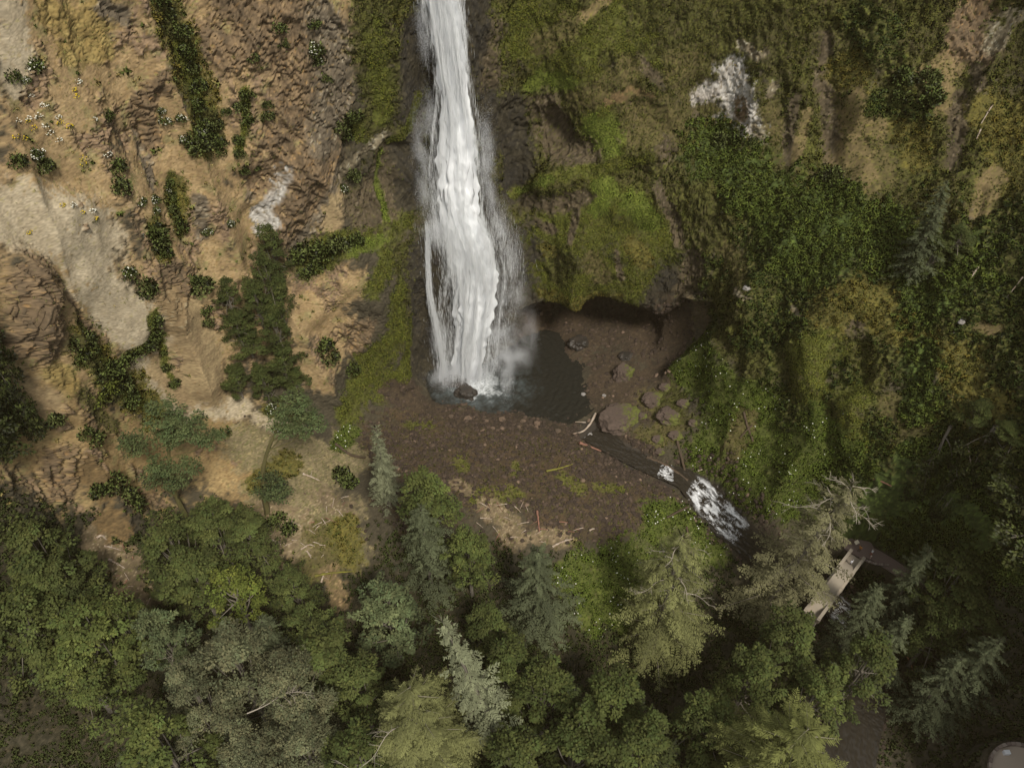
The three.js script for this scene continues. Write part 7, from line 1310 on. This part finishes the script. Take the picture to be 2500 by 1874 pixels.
// ---------------------------------------------------------------- people on the bridge
{
  const body = (joints, bones, res = 44) => {      // one continuous skin: tapered capsules joined smoothly
    const mc = new MarchingCubes(res, new THREE.MeshBasicMaterial(), false, false, 30000), f = mc.field, S = 1.0;   // covers -1..1 m, centred at hip height
    for (let k = 0; k < res; k++) for (let j = 0; j < res; j++) for (let i = 0; i < res; i++) {
      const x = (i / res * 2 - 1) * S, y = (j / res * 2 - 1) * S, z = (k / res * 2 - 1) * S; let d = 9;
      for (const [a, b] of bones) { const A = joints[a], B = joints[b], ex = B[0] - A[0], ey = B[1] - A[1], ez = B[2] - A[2], l = ex * ex + ey * ey + ez * ez || 1e-6; let t = ((x - A[0]) * ex + (y - A[1]) * ey + (z - A[2]) * ez) / l; t = t < 0 ? 0 : t > 1 ? 1 : t; const q = Math.hypot(x - A[0] - ex * t, y - A[1] - ey * t, z - A[2] - ez * t) - lerp(A[3], B[3], t), h = Math.max(.05 - Math.abs(d - q), 0) / .05; d = Math.min(d, q) - h * h * .0125; }
      f[i + j * res + k * res * res] = -d;
    }
    mc.isolation = 0; mc.update(); const n = mc.count, g = new THREE.BufferGeometry(); g.setAttribute('position', new THREE.BufferAttribute(mc.positionArray.slice(0, n * 3), 3)); g.setAttribute('normal', new THREE.BufferAttribute(mc.normalArray.slice(0, n * 3), 3)); return g;
  };
  const J = { head: [0, .73, .02, .1], neck: [0, .58, 0, .055], chest: [0, .4, 0, .15], waist: [0, .12, 0, .13], hipL: [-.09, .02, 0, .1], hipR: [.09, .02, 0, .1], kneeL: [-.1, -.4, .06, .065], kneeR: [.1, -.4, -.03, .065], ankL: [-.1, -.8, .02, .045], ankR: [.1, -.8, -.12, .045], toeL: [-.11, -.84, .16, .035], toeR: [.11, -.84, .02, .035], shL: [-.2, .48, 0, .065], shR: [.2, .48, 0, .065], elL: [-.27, .22, .02, .045], elR: [.27, .22, .05, .045], haL: [-.25, -.02, .1, .035], haR: [.24, .02, .2, .035] };
  const B = [['head', 'neck'], ['neck', 'chest'], ['chest', 'waist'], ['waist', 'hipL'], ['waist', 'hipR'], ['hipL', 'kneeL'], ['hipR', 'kneeR'], ['kneeL', 'ankL'], ['kneeR', 'ankR'], ['ankL', 'toeL'], ['ankR', 'toeR'], ['chest', 'shL'], ['chest', 'shR'], ['shL', 'elL'], ['shR', 'elR'], ['elL', 'haL'], ['elR', 'haR']];
  const shape = body(J, B), vm = new THREE.MeshStandardMaterial({ vertexColors: true, roughness: .85, name: 'clothing and skin' });
  const person = (site, label, top, legs, hair, turn, size = 1) => {
    const g = shape.clone(), n = g.attributes.position.count, C = new Float32Array(n * 3), skin = [.45, .28, .19];
    for (let i = 0; i < n; i++) { const x = g.attributes.position.getX(i), y = g.attributes.position.getY(i), z = g.attributes.position.getZ(i), arm = Math.abs(x) > .2 && y < .3, c = y > .76 || (y > .66 && z < 0) ? hair : y > .56 ? skin : arm && y < .28 ? skin : y > .05 ? top : y > -.8 ? legs : [.05, .05, .05]; C.set(c, i * 3); }
    g.setAttribute('color', new THREE.BufferAttribute(C, 3)); const o = mesh('person', g, vm); o.position.set(site[0], site[1] + .875 * size, site[2]); o.rotation.y = turn; o.scale.setScalar(size); tag(o, label, 'person'); put(o);
  };
  person(SITE.p1, 'person in orange with dark hair standing on the paved landing', [.5, .22, .06], [.12, .08, .07], [.02, .018, .016], 2.2);
  person(SITE.p2, 'person in white shirt and reddish trousers walking past the landing', [.75, .77, .8], [.35, .12, .08], [.3, .25, .2], 1.2);
  person(SITE.p2b, 'small child in pale clothes beside the walker in white', [.7, .62, .58], [.5, .3, .26], [.12, .08, .05], .6, .62);
  person(SITE.p3, 'person in white and dark trousers crossing the footbridge', [.7, .73, .78], [.03, .035, .045], [.05, .04, .035], 3.6);
  person([...SITE.p4], 'person in light blue top half under the spruce boughs on the footbridge', [.25, .5, .6], [.5, .55, .6], [.06, .05, .04], .4);
}
renderer.render(scene, camera);
